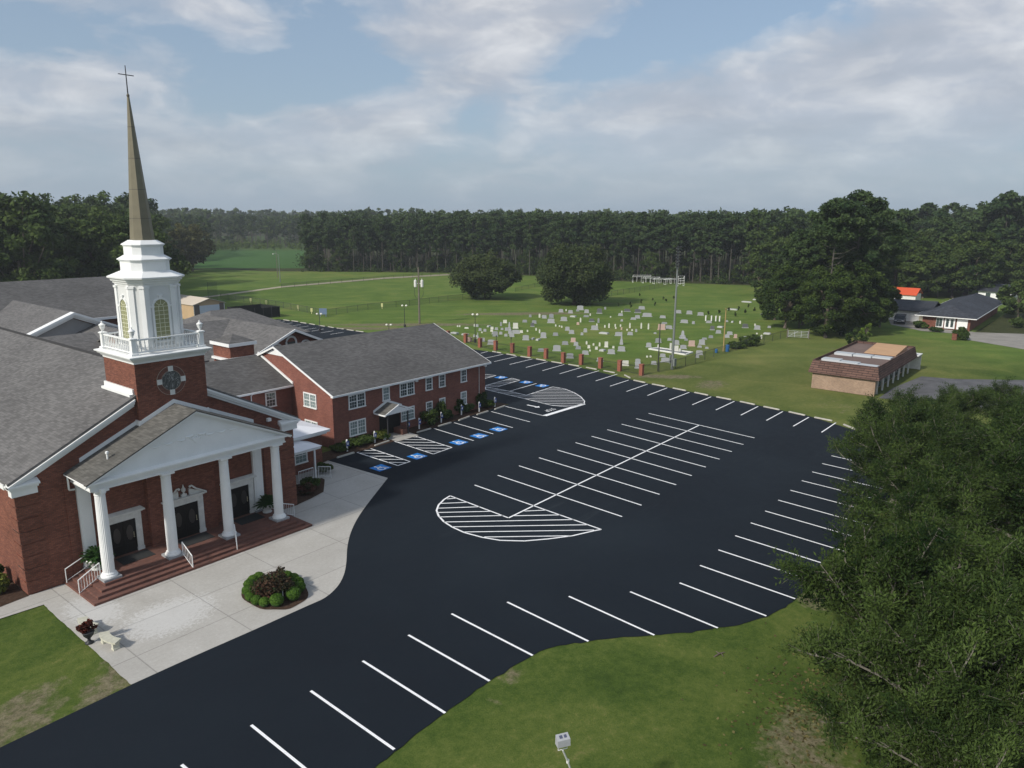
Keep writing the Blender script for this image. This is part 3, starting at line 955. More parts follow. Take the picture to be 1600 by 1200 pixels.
# arched louvred windows on the four main sides
for side in range(4):
    T = [lambda u, d, z: (tcx + u, tcy - BR - d, z), lambda u, d, z: (tcx - BR - d, tcy - u, z),
         lambda u, d, z: (tcx - u, tcy + BR + d, z), lambda u, d, z: (tcx + BR + d, tcy + u, z)][side]
    hw, zb_, za_ = .41, 12.75, 14.66
    arch = [(hw * math.cos(math.pi * k / 14), za_ + hw * math.sin(math.pi * k / 14)) for k in range(15)]
    def plate(mb, prof, d0, d1):
        n_ = len(prof)
        mb.raw([T(u, d0, z) for u, z in prof] + [T(u, d1, z) for u, z in prof],
               [tuple(range(n_)), tuple(range(2 * n_ - 1, n_ - 1, -1))] + [(i, i + n_, (i + 1) % n_ + n_, (i + 1) % n_) for i in range(n_)])
    g = MB(); plate(g, [(-hw, zb_)] + [(hw, zb_)] + arch, -.02, .02)
    fr = MB()
    def strip(p0, p1, wd, d0, d1):
        a, b2 = np.array(p0), np.array(p1); d = (b2 - a) / (np.linalg.norm(b2 - a) + 1e-9); n_ = np.array([-d[1], d[0]]) * wd / 2
        q_ = [a - n_, b2 - n_, b2 + n_, a + n_]
        plate(fr, [tuple(x) for x in q_], d0, d1)
    oarch = [((hw + .06) * math.cos(math.pi * k / 14), za_ + (hw + .06) * math.sin(math.pi * k / 14)) for k in range(15)]
    for k in range(14): strip(oarch[k], oarch[k + 1], .12, 0, .06)
    for s_ in (-1, 1):
        strip((s_ * (hw + .06), zb_ - .1), (s_ * (hw + .06), za_), .12, 0, .06)
        strip((s_ * (hw - .02), za_ + .02), (s_ * (hw + .22), za_ + .02), .09, 0, .08)
    strip((0, za_ + hw + .02), (0, za_ + hw + .24), .15, 0, .09)
    strip((-.12, za_ + hw + .24), (.12, za_ + hw + .24), .06, 0, .10)
    strip((-hw - .16, zb_ - .12), (hw + .16, zb_ - .12), .08, 0, .10)
    wo = ch(fr, 'window', WHITE, belfry)
    ch(g, 'pane', GLASSY, belfry)
    mu = fr = MB()
    for u in (-.14, .14): strip((u, zb_), (u, za_), .022, 0, .035)
    for k in range(8): strip((-hw, zb_ + (za_ - zb_) * (k + .5) / 8 + .12), (hw, zb_ + (za_ - zb_) * (k + .5) / 8 + .12), .022, 0, .035)
    for a in (40, 90, 140): strip((.12 * math.cos(R(a)), za_ + .12 * math.sin(R(a))), (hw * math.cos(R(a)), za_ + hw * math.sin(R(a))), .022, 0, .035)
    for k in range(6): strip((.13 * math.cos(math.pi * k / 6), za_ + .13 * math.sin(math.pi * k / 6)), (.13 * math.cos(math.pi * (k + 1) / 6), za_ + .13 * math.sin(math.pi * (k + 1) / 6)), .022, 0, .035)
    ch(mu, 'glazing_bars', mat('cream_bars', (.72, .72, .55), .5), belfry)
# stepped octagonal tiers
t_ = MB()
t_.rings([octa(BR + .02, 15.84), octa(BR + .05, 15.96), octa(BR + .10, 15.98), octa(BR + .12, 16.08), octa(BR + .20, 16.12), octa(BR + .22, 16.22), octa(BR + .34, 16.28), octa(BR + .35, 16.36), octa(1.16, 16.66)])
ch(t_, 'belfry_cornice', WHITE)
t_ = MB()
t_.rings([octa(1.12, 16.60), octa(1.12, 17.20), octa(1.17, 17.22), octa(1.17, 17.27), octa(1.25, 17.30), octa(1.25, 17.34), octa(.92, 17.56)])
ch(t_, 'lower_tier', WHITE)
t_ = MB()
t_.rings([octa(.90, 17.50), octa(.90, 18.04), octa(.94, 18.06), octa(.94, 18.11), octa(1.0, 18.13), octa(1.0, 18.17), octa(.66, 18.40)])
ch(t_, 'upper_tier', WHITE)
t_ = MB()
t_.rings([octa(.60 - .545 * (z - 18.38) / 7.9, z, .44) for z in (18.38, 20.3, 22.3, 24.3, 26.28)])
spire = ch(t_, 'spire', COPPER)
t_ = MB()
for z in (19.6, 21.2, 22.9, 24.6):
    s_ = .60 - .545 * (z - 18.38) / 7.9 + .006
    t_.rings([octa(s_, z, .44), octa(s_ - .003, z + .035, .44)])
t_.lathe([(.07, 26.2), (.085, 26.3), (.05, 26.36), (.02, 26.4)], tcx, tcy, 8)
ch(t_, 'seam_bands', mat('bronze_dark', (.12, .11, .085), .5, metal=.3), spire)
t_ = MB()
t_.tube([(tcx, tcy, 26.3), (tcx, tcy, 27.85)], [.035, .022], 6)
t_.tube([(tcx - .42, tcy, 27.36), (tcx + .42, tcy, 27.36)], .026, 6)
ch(t_, 'cross', DARKM)

# ---- portico
PX0, PX1, PYF = 14.42, 26.38, 40.02
PZ = .56
f_ = MB()
for k in range(4):
    o_ = .33 * k
    f_.box(13.58 + o_, 27.06 - o_, 38.88 + o_, YF - .002 + 0.0005 * k, .14 * k + (0.0 if k == 0 else 0.0), .14 * (k + 1))
steps = ch(f_, 'steps', BRICKP)
ent = MB()
ent.box(PX0 + .12, PX1 - .12, PYF + .18, PYF + .78, 5.74, 6.02)
ent.box(PX0 + .08, PX1 - .08, PYF + .14, PYF + .82, 5.66, 5.74)
ent.box(PX0 + .02, PX1 - .02, PYF + .08, PYF + .84, 6.02, 6.10)
for x0, x1 in ((PX0 + .12, PX0 + .72), (PX1 - .72, PX1 - .12)):
    ent.box(x0, x1, PYF + .78, YF - .003, 5.74, 6.02)
    ent.box(x0 - .04, x1 + .04, PYF + .82, YF - .003, 5.66, 5.74)
    ent.box(x0 - .10, x1 + .06, PYF + .84, YF - .003, 6.02, 6.10)
entab = ch(ent, 'entablature', WHITE)
ce = MB(); ce.box(PX0 + .70, PX1 - .70, PYF + .76, YF - .01, 5.98, 6.03)
ch(ce, 'ceiling', WHITE)
pz0, pzr = 6.16, 8.98
psl = (pzr - pz0) / (CX + .1 - PX0 + .18)
pcx = (PX0 + PX1) / 2
ped = MB()
ped.prism_y([(PX0 + .2, 6.11), (PX1 - .2, 6.11), (pcx, pzr - .22)], PYF + .12, PYF + .30)
pedi = ch(ped, 'pediment', WHITE)
co = MB()
co.box(PX0 - .18, PX1 + .18, PYF - .16, PYF + .40, 6.101, 6.19)
co.prism_x([(PYF - .15, 6.19), (PYF + .12, 6.19), (PYF + .12, 6.27)], PX0 - .05, PX1 + .05)
for sx in (-1, 1):
    xa, xb = pcx, pcx + sx * (pcx - PX0 + .20)
    za, zb2 = pzr, 6.17
    for (dz, h, y0, y1) in ((.05, .08, PYF - .18, PYF + .35), (.13, .09, PYF - .04, PYF + .3)):
        x0, z0, x1, z1 = (xa, za, xb, zb2) if xa < xb else (xb, zb2, xa, za)
        co.prism_y([(x0, z0 - dz), (x0, z0 - dz - h), (x1, z1 - dz - h), (x1, z1 - dz)], y0, y1)
ch(co, 'pediment_cornice', WHITE, pedi)
# carved swags and basket on the pediment
cv = MB()
yv = PYF + .105
def swag(xa, xb, z, dip, r0):
    P_ = [(xa + (xb - xa) * t, yv, z - dip * 4 * t * (1 - t)) for t in [i / 8 for i in range(9)]]
    cv.tube(P_, [r0 * (.4 + 1.2 * (1 - abs(2 * i / 8 - 1))) for i in range(9)], 6)
for s_ in (-1, 1):
    swag(pcx + s_ * .55, pcx + s_ * 1.15, 7.42, .10, .035)
    swag(pcx + s_ * 1.25, pcx + s_ * 1.9, 7.42, .13, .035)
    swag(pcx + s_ * 1.98, pcx + s_ * 2.65, 7.42, .13, .035)
    cv.tube([(pcx + s_ * .15, yv, 7.5), (pcx + s_ * .4, yv, 7.44), (pcx + s_ * .62, yv, 7.50)], [.05, .07, .03], 6)
    cv.tube([(pcx + s_ * .62, yv, 7.50), (pcx + s_ * .60, yv, 7.30)], [.03, .015], 5)
for i in range(16):
    a = rng.random() * 6.28; rr = rng.random() * .26
    x, z = pcx + rr * math.cos(a) * 1.2, 7.38 + rr * math.sin(a) * .8
    cv.lathe([(.01, z - .05), (.055, z), (.01, z + .05)], x, yv, 7)
cv.rings([[(pcx - s, yv - .04, z), (pcx + s, yv - .04, z), (pcx + s, yv + .03, z), (pcx - s, yv + .03, z)] for s, z in ((.05, 7.02), (.20, 7.20), (.28, 7.34))])
ch(cv, 'carving', WHITE, pedi)
pr_ = MB()
xl, xr = PX0 - .20, PX1 + .20
y0, y1 = PYF - .20, YF - .004
def proof(x): return pzr - abs(x - pcx) * (pzr - 6.16) / (pcx - xl)
pr_.prism_y([(xl, 6.21), (pcx, pzr + .03), (xr, 6.21), (xr, 6.13), (pcx, pzr - .05), (xl, 6.13)][::-1], y0, y1)
proofo = ch(pr_, 'portico_roof', SHING3)
sl2 = (pzr - 6.16) / (pcx - xl)
for sx in (-1, 1):
    fl = MB()
    # stepped flashing where the portico roof meets tower and wall
    for (d0, d1, yb, y_f) in ((0.0, 1.93, TY0, TY0 - .06), (2.10, 5.3, YF, YF - .05)):
        xa, xb = pcx + sx * d0, pcx + sx * d1
        za, zb2 = pzr + .03 - d0 * sl2, pzr + .03 - d1 * sl2
        x0, z0, x1, z1 = (xa, za, xb, zb2) if xa < xb else (xb, zb2, xa, za)
        fl.prism_y([(x0, z0 + .24), (x0, z0 - .02), (x1, z1 - .02), (x1, z1 + .24)], y_f, yb + .0)
    xa, xb = sorted((pcx + sx * 1.93, pcx + sx * 2.12))
    fl.box(xa, xb, TY0 - .06, YF - .002, pzr - 2.02 * sl2 - .12, pzr - 2.02 * sl2 + .28)
    ch(fl, 'flashing', WHITE, proofo)
ve = MB(); ve.lathe([(.05, proof(15.9) - .05), (.05, proof(15.9) + .32), (.09, proof(15.9) + .34), (.09, proof(15.9) + .44), (.02, proof(15.9) + .48)], 15.9, 41.1, 10)
ch(ve, 'vent_pipe', WHITE, proofo)
dp = MB()
dp.tube([(PX0 - .12, YF - .35, 6.12), (PX0 - .12, YF - .35, 5.35), (PX0 - .02, YF - .10, 5.22), (PX0 + .25, YF - .10, 5.20)], .05, 6)
dp.tube([(PX0 - .16, PYF + .1, 6.14), (PX0 - .16, YF - .1, 6.14)], .06, 6)
ch(dp, 'gutter', WHITE)

COLX = (15.05, 18.60, 22.13, 25.66)
for x in COLX:
    y = 40.46
    k = MB()
    n_ = 48; prof_ = [(.300, PZ + .36), (.302, PZ + 1.6), (.290, 3.4), (.262, 5.34)]
    rings = []
    for rr, z in prof_:
        rings.append([(x + math.cos(2 * math.pi * i / n_) * rr * (1 - (.055 if i % 2 else 0)), y + math.sin(2 * math.pi * i / n_) * rr * (1 - (.055 if i % 2 else 0)), z) for i in range(n_)])
    k.rings(rings)
    co_ = ch(k, 'column', WHITE)
    c_ = MB()
    c_.lathe([(.262, 5.32), (.285, 5.36), (.27, 5.39), (.27, 5.46), (.33, 5.52), (.345, 5.56)], x, y, 28)
    c_.box(x - .37, x + .37, y - .37, y + .37, 5.56, 5.665)
    ch(c_, 'capital', WHITE, co_)
    c_ = MB()
    c_.lathe([(.43, PZ + .12), (.435, PZ + .19), (.40, PZ + .24), (.36, PZ + .27), (.37, PZ + .31), (.305, PZ + .38)], x, y, 28)
    ch(c_, 'base', WHITE, co_)
    c_ = MB(); c_.box(x - .47, x + .47, y - .47, y + .47, PZ - .01, PZ + .12)
    ch(c_, 'plinth', STONEG, co_)
for x0, x1 in ((14.72, 15.38), (25.35, 26.0)):
    k = MB()
    k.box(x0, x1, YF - .20, YF + .0, PZ + .35, 5.42)
    k.box(x0 + .12, x1 - .12, YF - .225, YF - .2, PZ + .6, 5.25)
    k.box(x0 - .05, x1 + .05, YF - .26, YF + .0, 5.42, 5.66)
    k.box(x0 - .06, x1 + .06, YF - .27, YF + .0, PZ + .12, PZ + .35)
    po = ch(k, 'pilaster', WHITE)
    k = MB(); k.box(x0 - .1, x1 + .1, YF - .34, YF - .001, PZ - .01, PZ + .12); ch(k, 'plinth', STONEG, po)

# doors: (centre x, wall plane, height)
for dxc, yw, kind_ in ((16.92, YF, 0), (20.42, TY0, 1), (24.25, YF, 0)):
    hw = .72; zt = 2.58
    if kind_: hw, zt = .84, 2.66
    d_ = MB()
    for s_ in (-1, 1):
        x0, x1 = sorted((dxc + s_ * .012, dxc + s_ * hw))
        d_.box(x0, x1, yw - .05, yw - .001, PZ + .02, zt)
        xm = (x0 + x1) / 2; w2 = (x1 - x0) / 2 - .12
        d_.box(xm - w2, xm + w2, yw - .065, yw - .05, PZ + .15, PZ + .60)
    d_.box(dxc - hw, dxc + hw, yw - .03, yw - .0005, PZ, zt)
    do = ch(d_, 'door', BLACKD)
    g = MB()
    for s_ in (-1, 1):
        xm = dxc + s_ * (hw / 2 + .006)
        g.prism_y([(xm + .20 * math.cos(a), PZ + 1.22 + .46 * math.sin(a)) for a in [2 * math.pi * i / 20 for i in range(20)]], yw - .062, yw - .045)
    ch(g, 'door_glass', GLASSD, do)
    g = MB(); g.tube([(dxc + hw - .16, yw - .10, PZ + .98), (dxc + hw - .16, yw - .10, PZ + 1.22)], .02, 6); g.lathe([(.012, PZ + .88), (.045, PZ + .92), (.012, PZ + .96)], dxc + hw - .16, yw - .10, 8)
    ch(g, 'door_handle', GOLD, do)
    s = MB()
    fwid = .34
    for s_ in (-1, 1):
        x0, x1 = sorted((dxc + s_ * hw, dxc + s_ * (hw + fwid)))
        s.box(x0, x1, yw - .12, yw, PZ, zt + .02)
        s.box(x0 + .07, x1 - .07, yw - .14, yw - .12, PZ + .25, zt - .12)
        s.box(x0 - .03, x1 + .03, yw - .15, yw, PZ + .001, PZ + .2)
    W_ = hw + fwid
    s.box(dxc - W_, dxc + W_, yw - .13, yw, zt + .02, zt + .36)
    s.box(dxc - W_ - .08, dxc + W_ + .08, yw - .20, yw, zt + .36, zt + .44)
    s.box(dxc - W_ - .18, dxc + W_ + .18, yw - .32, yw, zt + .44, zt + .52)
    if kind_ == 0:
        s.hexa([(dxc - W_ - .18, yw - .32, zt + .52), (dxc + W_ + .18, yw - .32, zt + .52), (dxc + W_ + .18, yw, zt + .52), (dxc - W_ - .18, yw, zt + .52)],
               [(dxc - W_ - .05, yw - .06, zt + .64), (dxc + W_ + .05, yw - .06, zt + .64), (dxc + W_ + .05, yw, zt + .64), (dxc - W_ - .05, yw, zt + .64)])
    else:
        # broken pediment with curled ends and an urn finial
        for s_ in (-1, 1):
            pts_ = []
            for i in range(9):
                t = i / 8; x = dxc + s_ * (W_ + .18 - t * (W_ - .16)); z = zt + .50 + .60 * t + (.10 * math.sin((t - .7) * 10) if t > .7 else 0)
                pts_.append((x, yw - .24, z))
            s.tube(pts_, .055, 6)
            s.lathe([(.02, pts_[-1][2] - .10), (.09, pts_[-1][2] - .02), (.02, pts_[-1][2] + .07)], pts_[-1][0], yw - .26, 10)
            xi, xo = dxc + s_ * .34, dxc + s_ * (W_ + .05)
            x0, x1 = sorted((xi, xo)); za, zb2 = (zt + .94, zt + .54) if s_ > 0 else (zt + .54, zt + .94)
            s.prism_y([(x0, zt + .521), (x1, zt + .521), (x1, zb2), (x0, za)], yw - .14, yw)
        s.box(dxc - .16, dxc + .16, yw - .18, yw, zt + .52, zt + .70)
        s.lathe([(.07, zt + .70), (.05, zt + .78), (.12, zt + .88), (.13, zt + 1.0), (.06, zt + 1.10), (.02, zt + 1.28)], dxc, yw - .12, 10)
    ch(s, 'door_surround', WHITE2)
# lamps under the portico ceiling and a floodlight on the wall
fx = MB()
for x in (17.0, 20.4, 23.9):
    fx.lathe([(.05, 5.78), (.16, 5.80), (.17, 5.92), (.06, 5.98)], x, 41.3, 10)
ch(fx, 'ceiling_lamp', WHITE)
fx = MB()
for (x, z) in ((26.7, 6.55), (15.0, 5.60)):
    yy = YF if x > 20 else PYF + .1
    fx.box(x - .12, x + .12, yy - .35, yy - .12, z, z + .2); fx.tube([(x, yy - .15, z), (x, yy + .02, z - .08)], .03, 6)
ch(fx, 'floodlight', WHITE)

# ================================================================== brick annex of two storeys
AX0, AX1, AY0, AYR, AZE, AZR = 38.3, 58.1, 51.15, 59.2, 4.78, 8.2
asl = (AZR - 4.86) / (AYR - (AY0 - .4))
annex = thing('brick_annex', 'two-storey red brick annex with a long grey gable roof beside the car park', 'church annex', (AX0, AY0, 0))


def an(mb, name, m_, parent=None, **k):
    o = mb.build(name, m_, None, **k)
    if parent is None:
        o.parent = annex; o.location = (-AX0, -AY0, 0)
    else: o.parent = parent
    return o


def azr(y): return 4.86 + asl * (y - (AY0 - .4)) if y < AYR else AZR - asl * (y - AYR)
AYB = 2 * AYR - AY0
b = MB(); b.prism_x([(AY0, 0), (AYB, 0), (AYB, azr(AYB) - .15), (AYR, AZR - .15), (AY0, azr(AY0) - .15)], AX0, AX1)
an(b, 'brick_wall', BRICK2)
r = MB()
r.prism_x([(AY0 - .4, 4.86), (AYR, AZR), (AYB + .4, 4.86), (AYB + .4, 4.74), (AYR, AZR - .14), (AY0 - .4, 4.74)][::-1], AX0 - .22, AX1 + .45)
aro = an(r, 'roof', SHING2)
t_ = MB()
t_.box(AX0 - .26, AX1 + .49, AY0 - .46, AY0 - .39, 4.68, 4.85)
t_.box(AX0 - .20, AX1 + .40, AY0 - .39, AY0, 4.66, 4.70)
for xx, yy0 in ((AX0 - .27, 0), (AX1 + .45, 0)):
    for sgn in (-1, 1):
        ya, yb = AYR, AYR + sgn * (AYR - AY0 + .44)
        za, zb2 = AZR, azr(AY0 - .44)
        y0_, z0_, y1_, z1_ = (yb, zb2, ya, za) if yb < ya else (ya, za, yb, zb2)
        t_.prism_x([(y0_, z0_ + .01), (y0_, z0_ - .16), (y1_, z1_ - .16), (y1_, z1_ + .01)][::-1], xx, xx + .05)
# white boarded tympanum
t_.prism_x([(AYR - 1.65, 7.38), (AYR + 1.65, 7.38), (AYR, 7.38 + 1.65 * asl - .02)][::-1], AX0 - .03, AX0)
for x_ in (40.0, 48.0, 57.9):
    t_.box(x_ - .14, x_ + .14, AY0 - .30, AY0 - .12, 4.46, 4.60); t_.tube([(x_, AY0 - .2, 4.6), (x_, AY0 - .2, 4.7)], .03, 5)
t_.tube([(57.1, AY0 - .05, 4.6), (57.1, AY0 - .05, .2)], .025, 6)
an(t_, 'trim', WHITE, aro)
GL = [GLASS, GLASSL]
for i, (x0, x1, z0, z1, un, g) in enumerate(((39.98, 41.85, 3.32, 4.55, 2, 0), (43.86, 44.72, 3.35, 4.57, 1, 1), (45.98, 47.82, 3.34, 4.57, 2, 0), (49.33, 50.24, 3.37, 4.58, 1, 0), (51.17, 52.04, 3.37, 4.60, 1, 0), (54.3, 55.18, 3.35, 4.60, 1, 0),
                              (39.95, 41.80, .85, 2.15, 2, 1), (46.05, 47.78, .93, 2.14, 2, 1), (49.34, 50.2, .97, 2.15, 1, 0), (51.18, 52.0, .92, 2.18, 1, 1), (54.27, 55.15, .96, 2.28, 1, 1))):
    window(annex, 'Y', AY0, x0, x1, z0, z1, un, GL[g]).location = (-AX0, -AY0, 0)
for y0_, y1_, z0, z1, un in ((53.35, 55.2, 3.32, 4.56, 2), (53.35, 55.2, .85, 2.05, 2), (61.5, 62.6, 3.6, 4.6, 1)):
    window(annex, 'X', AX0, y0_, y1_, z0, z1, un, GLASSL).location = (-AX0, -AY0, 0)
# entrance with its little gabled hood
e = MB()
e.box(43.4, 45.95, AY0 - .012, AY0 - .001, .02, 2.3)
ent_ = an(e, 'entrance', BLACKD)
e = MB()
hx0, hx1, hy = 42.75, 46.15, 49.55
hcx = (hx0 + hx1) / 2 - .05
e.prism_y([(hx0, 2.42), (hcx, 3.12), (hx1, 2.42), (hx1, 2.34), (hcx, 3.04), (hx0, 2.34)][::-1], hy, AY0 - .06)
hood = an(e, 'hood_roof', SHING3)
e = MB()
e.prism_y([(hx0 - .03, 2.44), (hx0 - .03, 2.30), (hcx, 3.02), (hcx, 3.15)], hy - .06, hy + .02)
e.prism_y([(hcx, 3.15), (hcx, 3.02), (hx1 + .03, 2.30), (hx1 + .03, 2.44)], hy - .06, hy + .02)
e.prism_y([(hx0 + .2, 2.36), (hx1 - .2, 2.36), (hcx, 2.98)], hy + .02, hy + .10)
e.prism_y([(hx0 - .02, 2.60), (hx0 - .02, 2.38), (hcx, 3.10), (hcx, 3.34)], AY0 - .08, AY0 - .001)
e.prism_y([(hcx, 3.34), (hcx, 3.10), (hx1 + .02, 2.38), (hx1 + .02, 2.60)], AY0 - .08, AY0 - .001)
e.box(hx0 - .05, hx0, hy, AY0 - .1, 2.30, 2.42)
an(e, 'hood_trim', WHITE, hood)
for x_ in (43.3, 45.75):
    e = MB(); e.box(x_ - .05, x_ + .05, hy + .25, hy + .35, 0, 2.36); an(e, 'hood_post', DARKM, hood)
e = MB(); e.box(45.1, 45.9, 49.9, AY0 - .02, 0, .55); e.box(43.0, 43.45, 50.1, AY0 - .02, 0, .5); an(e, 'brick_planter', BRICKP)

# ================================================================== lower wings behind
def building(name, label, cat, loc, walls, wallmat, roofs, roofmat, trims, group=None):
    o = thing(name, label, cat, loc, group=group)
    def put(mb, n_, m_):
        q = mb.build(n_, m_, None); q.parent = o; q.location = (-loc[0], -loc[1], -loc[2]); return q
    if walls: put(walls, 'wall', wallmat)
    if roofs: put(roofs, 'roof', roofmat)
    if trims: put(trims, 'trim', WHITE)
    return o, put


# link between the church and the annex
w_ = MB(); w_.prism_x([(57.1, 0), (66.9, 0), (66.9, 4.9), (62.0, 6.95), (57.1, 4.9)], 29.2, 38.28)
r = MB(); r.prism_x([(56.7, 4.98), (62.0, 7.12), (67.3, 4.98), (67.3, 4.87), (62.0, 7.0), (56.7, 4.87)][::-1], 28.9, 38.26)
t_ = MB(); t_.box(28.9, 38.24, 56.62, 56.72, 4.80, 4.96)
t_.prism_x([(56.7, 5.04), (62.0, 7.18), (62.0, 7.36), (56.7, 5.22)][::-1], 38.18, 38.296)
t_.tube([(34.2, 56.68, 4.85), (34.2, 57.0, 4.6), (34.2, 57.03, .2)], .045, 6)
linkb, put = building('link_building', 'low brick link with a grey roof joining the church and the annex', 'church wing', (34, 57.1, 0), w_, BRICK2, r, SHING2, t_)
for (x0, x1, z0, z1, g) in ((32.55, 33.55, 3.2, 4.5, 1), (35.6, 36.65, 3.35, 4.62, 0), (32.55, 33.55, .9, 2.1, 1), (35.6, 36.65, .9, 2.1, 0)):
    window(linkb, 'Y', 57.1, x0, x1, z0, z1, 1, GL[g]).location = (-34, -57.1, 0)
# brick shaft with pyramid cap behind the link ridge
w_ = MB(); w_.box(35.75, 38.2, 62.55, 65.5, 0, 8.05)
r = MB(); r.rings([[(35.6, 62.4, 8.36), (38.35, 62.4, 8.36), (38.35, 65.65, 8.36), (35.6, 65.65, 8.36)], [(36.93, 63.95, 9.0), (37.0, 63.95, 9.0), (37.0, 64.05, 9.0), (36.93, 64.05, 9.0)]])
t_ = MB(); t_.box(35.55, 38.40, 62.35, 65.7, 8.051, 8.355)
t_.box(35.5, 38.3, 62.3, 62.54, 6.9, 7.03); t_.box(35.45, 35.74, 62.55, 65.4, 6.75, 6.95)
building('brick_shaft', 'square brick shaft with a small grey pyramid roof rising behind the link', 'brick shaft', (37, 64, 0), w_, BRICK, r, SHING2, t_)
# flat-roofed passage
w_ = MB(); w_.box(30.2, 35.4, 67.4, 75.0, 0, 5.2)
r = MB(); r.box(30.0, 35.6, 67.2, 75.2, 5.42, 5.50)
t_ = MB(); t_.box(29.95, 35.65, 67.15, 75.25, 5.201, 5.415)
for x_ in (30.4, 32.2, 34): t_.box(x_, x_ + .12, 66.9, 67.14, 4.9, 5.4)
building('flat_roofed_passage', 'flat-roofed passage with a white fascia tucked behind the bell tower', 'church wing', (33, 70, 0), w_, BRICK, r, SHINGN, t_)
# rear classroom wing: ridge along x joined by a cross gable with a three-part arched window
w_ = MB(); w_.prism_x([(73.5, 0), (87.3, 0), (87.3, 4.9), (80.3, 7.9), (73.5, 5.2)], 33.0, 46)
w_.prism_y([(40.2, 0), (52.4, 0), (52.4, 5.2), (46.3, 7.75), (40.2, 5.2)], 68.6, 84)
r = MB(); r.prism_x([(72.9, 5.05), (80.2, 8.05), (87.5, 5.05), (87.5, 4.9), (80.2, 7.9), (72.9, 4.9)][::-1], 32.5, 46.2)
r.prism_y([(39.2, 5.0), (46.25, 8.06), (53.3, 5.0), (53.3, 4.86), (46.25, 7.92), (39.2, 4.86)][::-1], 67.6, 86)
t_ = MB()
for sx in (-1, 1):
    xa, xb = 46.25, 46.25 + sx * 7.1
    x0, z0, x1, z1 = (xa, 8.08, xb, 5.0) if xa < xb else (xb, 5.0, xa, 8.08)
    t_.prism_y([(x0, z0), (x0, z0 - .26), (x1, z1 - .26), (x1, z1)], 67.5, 67.62)
t_.box(50.0, 51.6, 68.4, 68.6, 4.6, 6.0)
rearw, put = building('classroom_wing', 'long grey-roofed brick wing with a white cross gable and arched windows behind the annex', 'church wing', (46, 76, 0), w_, BRICK2, r, SHING, t_)
pw = MB()
def arch_frame(mb, xc, z0, z1, hw, y):
    P_ = [(xc - hw, y, z0), (xc - hw, y, z1)] + [(xc + hw * math.cos(math.pi - math.pi * i / 8), y, z1 + hw * math.sin(math.pi * i / 8)) for i in range(1, 8)] + [(xc + hw, y, z1), (xc + hw, y, z0)]
    mb.tube(P_, .12, 5)
arch_frame(pw, 46.3, 5.6, 6.55, .62, 68.5); arch_frame(pw, 44.5, 5.6, 5.95, .60, 68.5); arch_frame(pw, 48.1, 5.6, 5.95, .60, 68.5)
put(pw, 'arched_window', WHITE)
pg = MB(); pg.box(45.75, 46.85, 68.56, 68.6, 5.2, 6.6); pg.box(44.1, 45.1, 68.56, 68.6, 5.0, 6.0); pg.box(47.5, 48.5, 68.56, 68.6, 5.0, 6.0)
put(pg, 'pane', GLASS)
# hip-roofed block beyond
w_ = MB(); w_.box(46.0, 60.2, 86.2, 100.2, 0, 4.4)
r = MB(); r.rings([[(45.3, 85.4, 4.4), (60.9, 85.4, 4.4), (60.9, 101, 4.4), (45.3, 101, 4.4)], [(51.0, 93.2, 7.5), (55.2, 93.2, 7.5), (55.2, 93.3, 7.5), (51.0, 93.3, 7.5)]])
r.box(45.3, 60.9, 85.4, 101, 4.25, 4.399)
building('hipped_hall', 'brick hall under a plain grey hip roof in front of the tan garage', 'church hall', (53, 93, 0), w_, BRICK2, r, SHING, None)

# the white-pedimented wing and the big hall behind the nave, seen over its ridge
w_ = MB(); w_.prism_y([(24.6, 0), (42.6, 0), (42.6, 5.0), (33.6, 8.8), (24.6, 5.0)], 92.2, 110.6)
r = MB(); r.prism_y([(24.0, 4.98), (33.6, 9.04), (43.2, 4.98), (43.2, 4.84), (33.6, 8.9), (24.0, 4.84)][::-1], 91.4, 111)
t_ = MB()
for sx in (-1, 1):
    for dz, h, yy in ((0.0, .26, 91.2), (.26, .22, 91.4), (.50, .16, 91.6)):
        xa, xb = 33.6, 33.6 + sx * 9.6
        x0, z0, x1, z1 = (xa, 9.05 - dz, xb, 4.98 - dz) if xa < xb else (xb, 4.98 - dz, xa, 9.05 - dz)
        t_.prism_y([(x0, z0), (x0, z0 - h), (x1, z1 - h), (x1, z1)], yy, 92.2)
ww, put = building('pedimented_wing', 'brick wing with a deep white pediment showing over the nave ridge', 'church wing', (33.6, 96, 0), w_, BRICK, r, SHING, t_)
g_ = MB(); g_.prism_y([(25.6, 4.9), (41.6, 4.9), (33.6, 8.3)], 92.05, 92.19); put(g_, 'gable_panel', mat('gable_sunlit_grey', (.30, .295, .29), .85, noise=(.6, .08)))  # sunlit tone put into this grey; the panel itself faces away from the sun
w_ = MB(); w_.prism_x([(78.6, 0), (91.9, 0), (91.9, 4.6), (85.0, 7.3), (78.6, 4.6)], 24.0, 32.9)
r = MB(); r.prism_x([(78.0, 4.6), (85.0, 7.55), (92.0, 4.6), (92.0, 4.48), (85.0, 7.43), (78.0, 4.48)][::-1], 23.8, 32.9)
r.prism_y([(28.5, 4.62), (36.0, 7.42), (43.5, 4.62), (43.5, 4.5), (36.0, 7.3), (28.5, 4.5)][::-1], 76.5, 92.0)
building('cross_wing', 'low grey-roofed cross wing between the nave and the pedimented wing', 'church wing', (30, 84, 0), w_, BRICK, r, SHING, None)
w_ = MB(); w_.prism_x([(104.6, 0), (126.6, 0), (126.6, 6.6), (115.6, 10.8), (104.6, 6.6)], 4.0, 51.0)
r = MB(); r.prism_x([(103.8, 6.6), (115.6, 11.02), (127.4, 6.6), (127.4, 6.4), (115.6, 10.82), (103.8, 6.4)][::-1], 3.4, 51.6)
t_ = MB(); t_.box(3.4, 51.7, 103.7, 103.82, 6.3, 6.62)
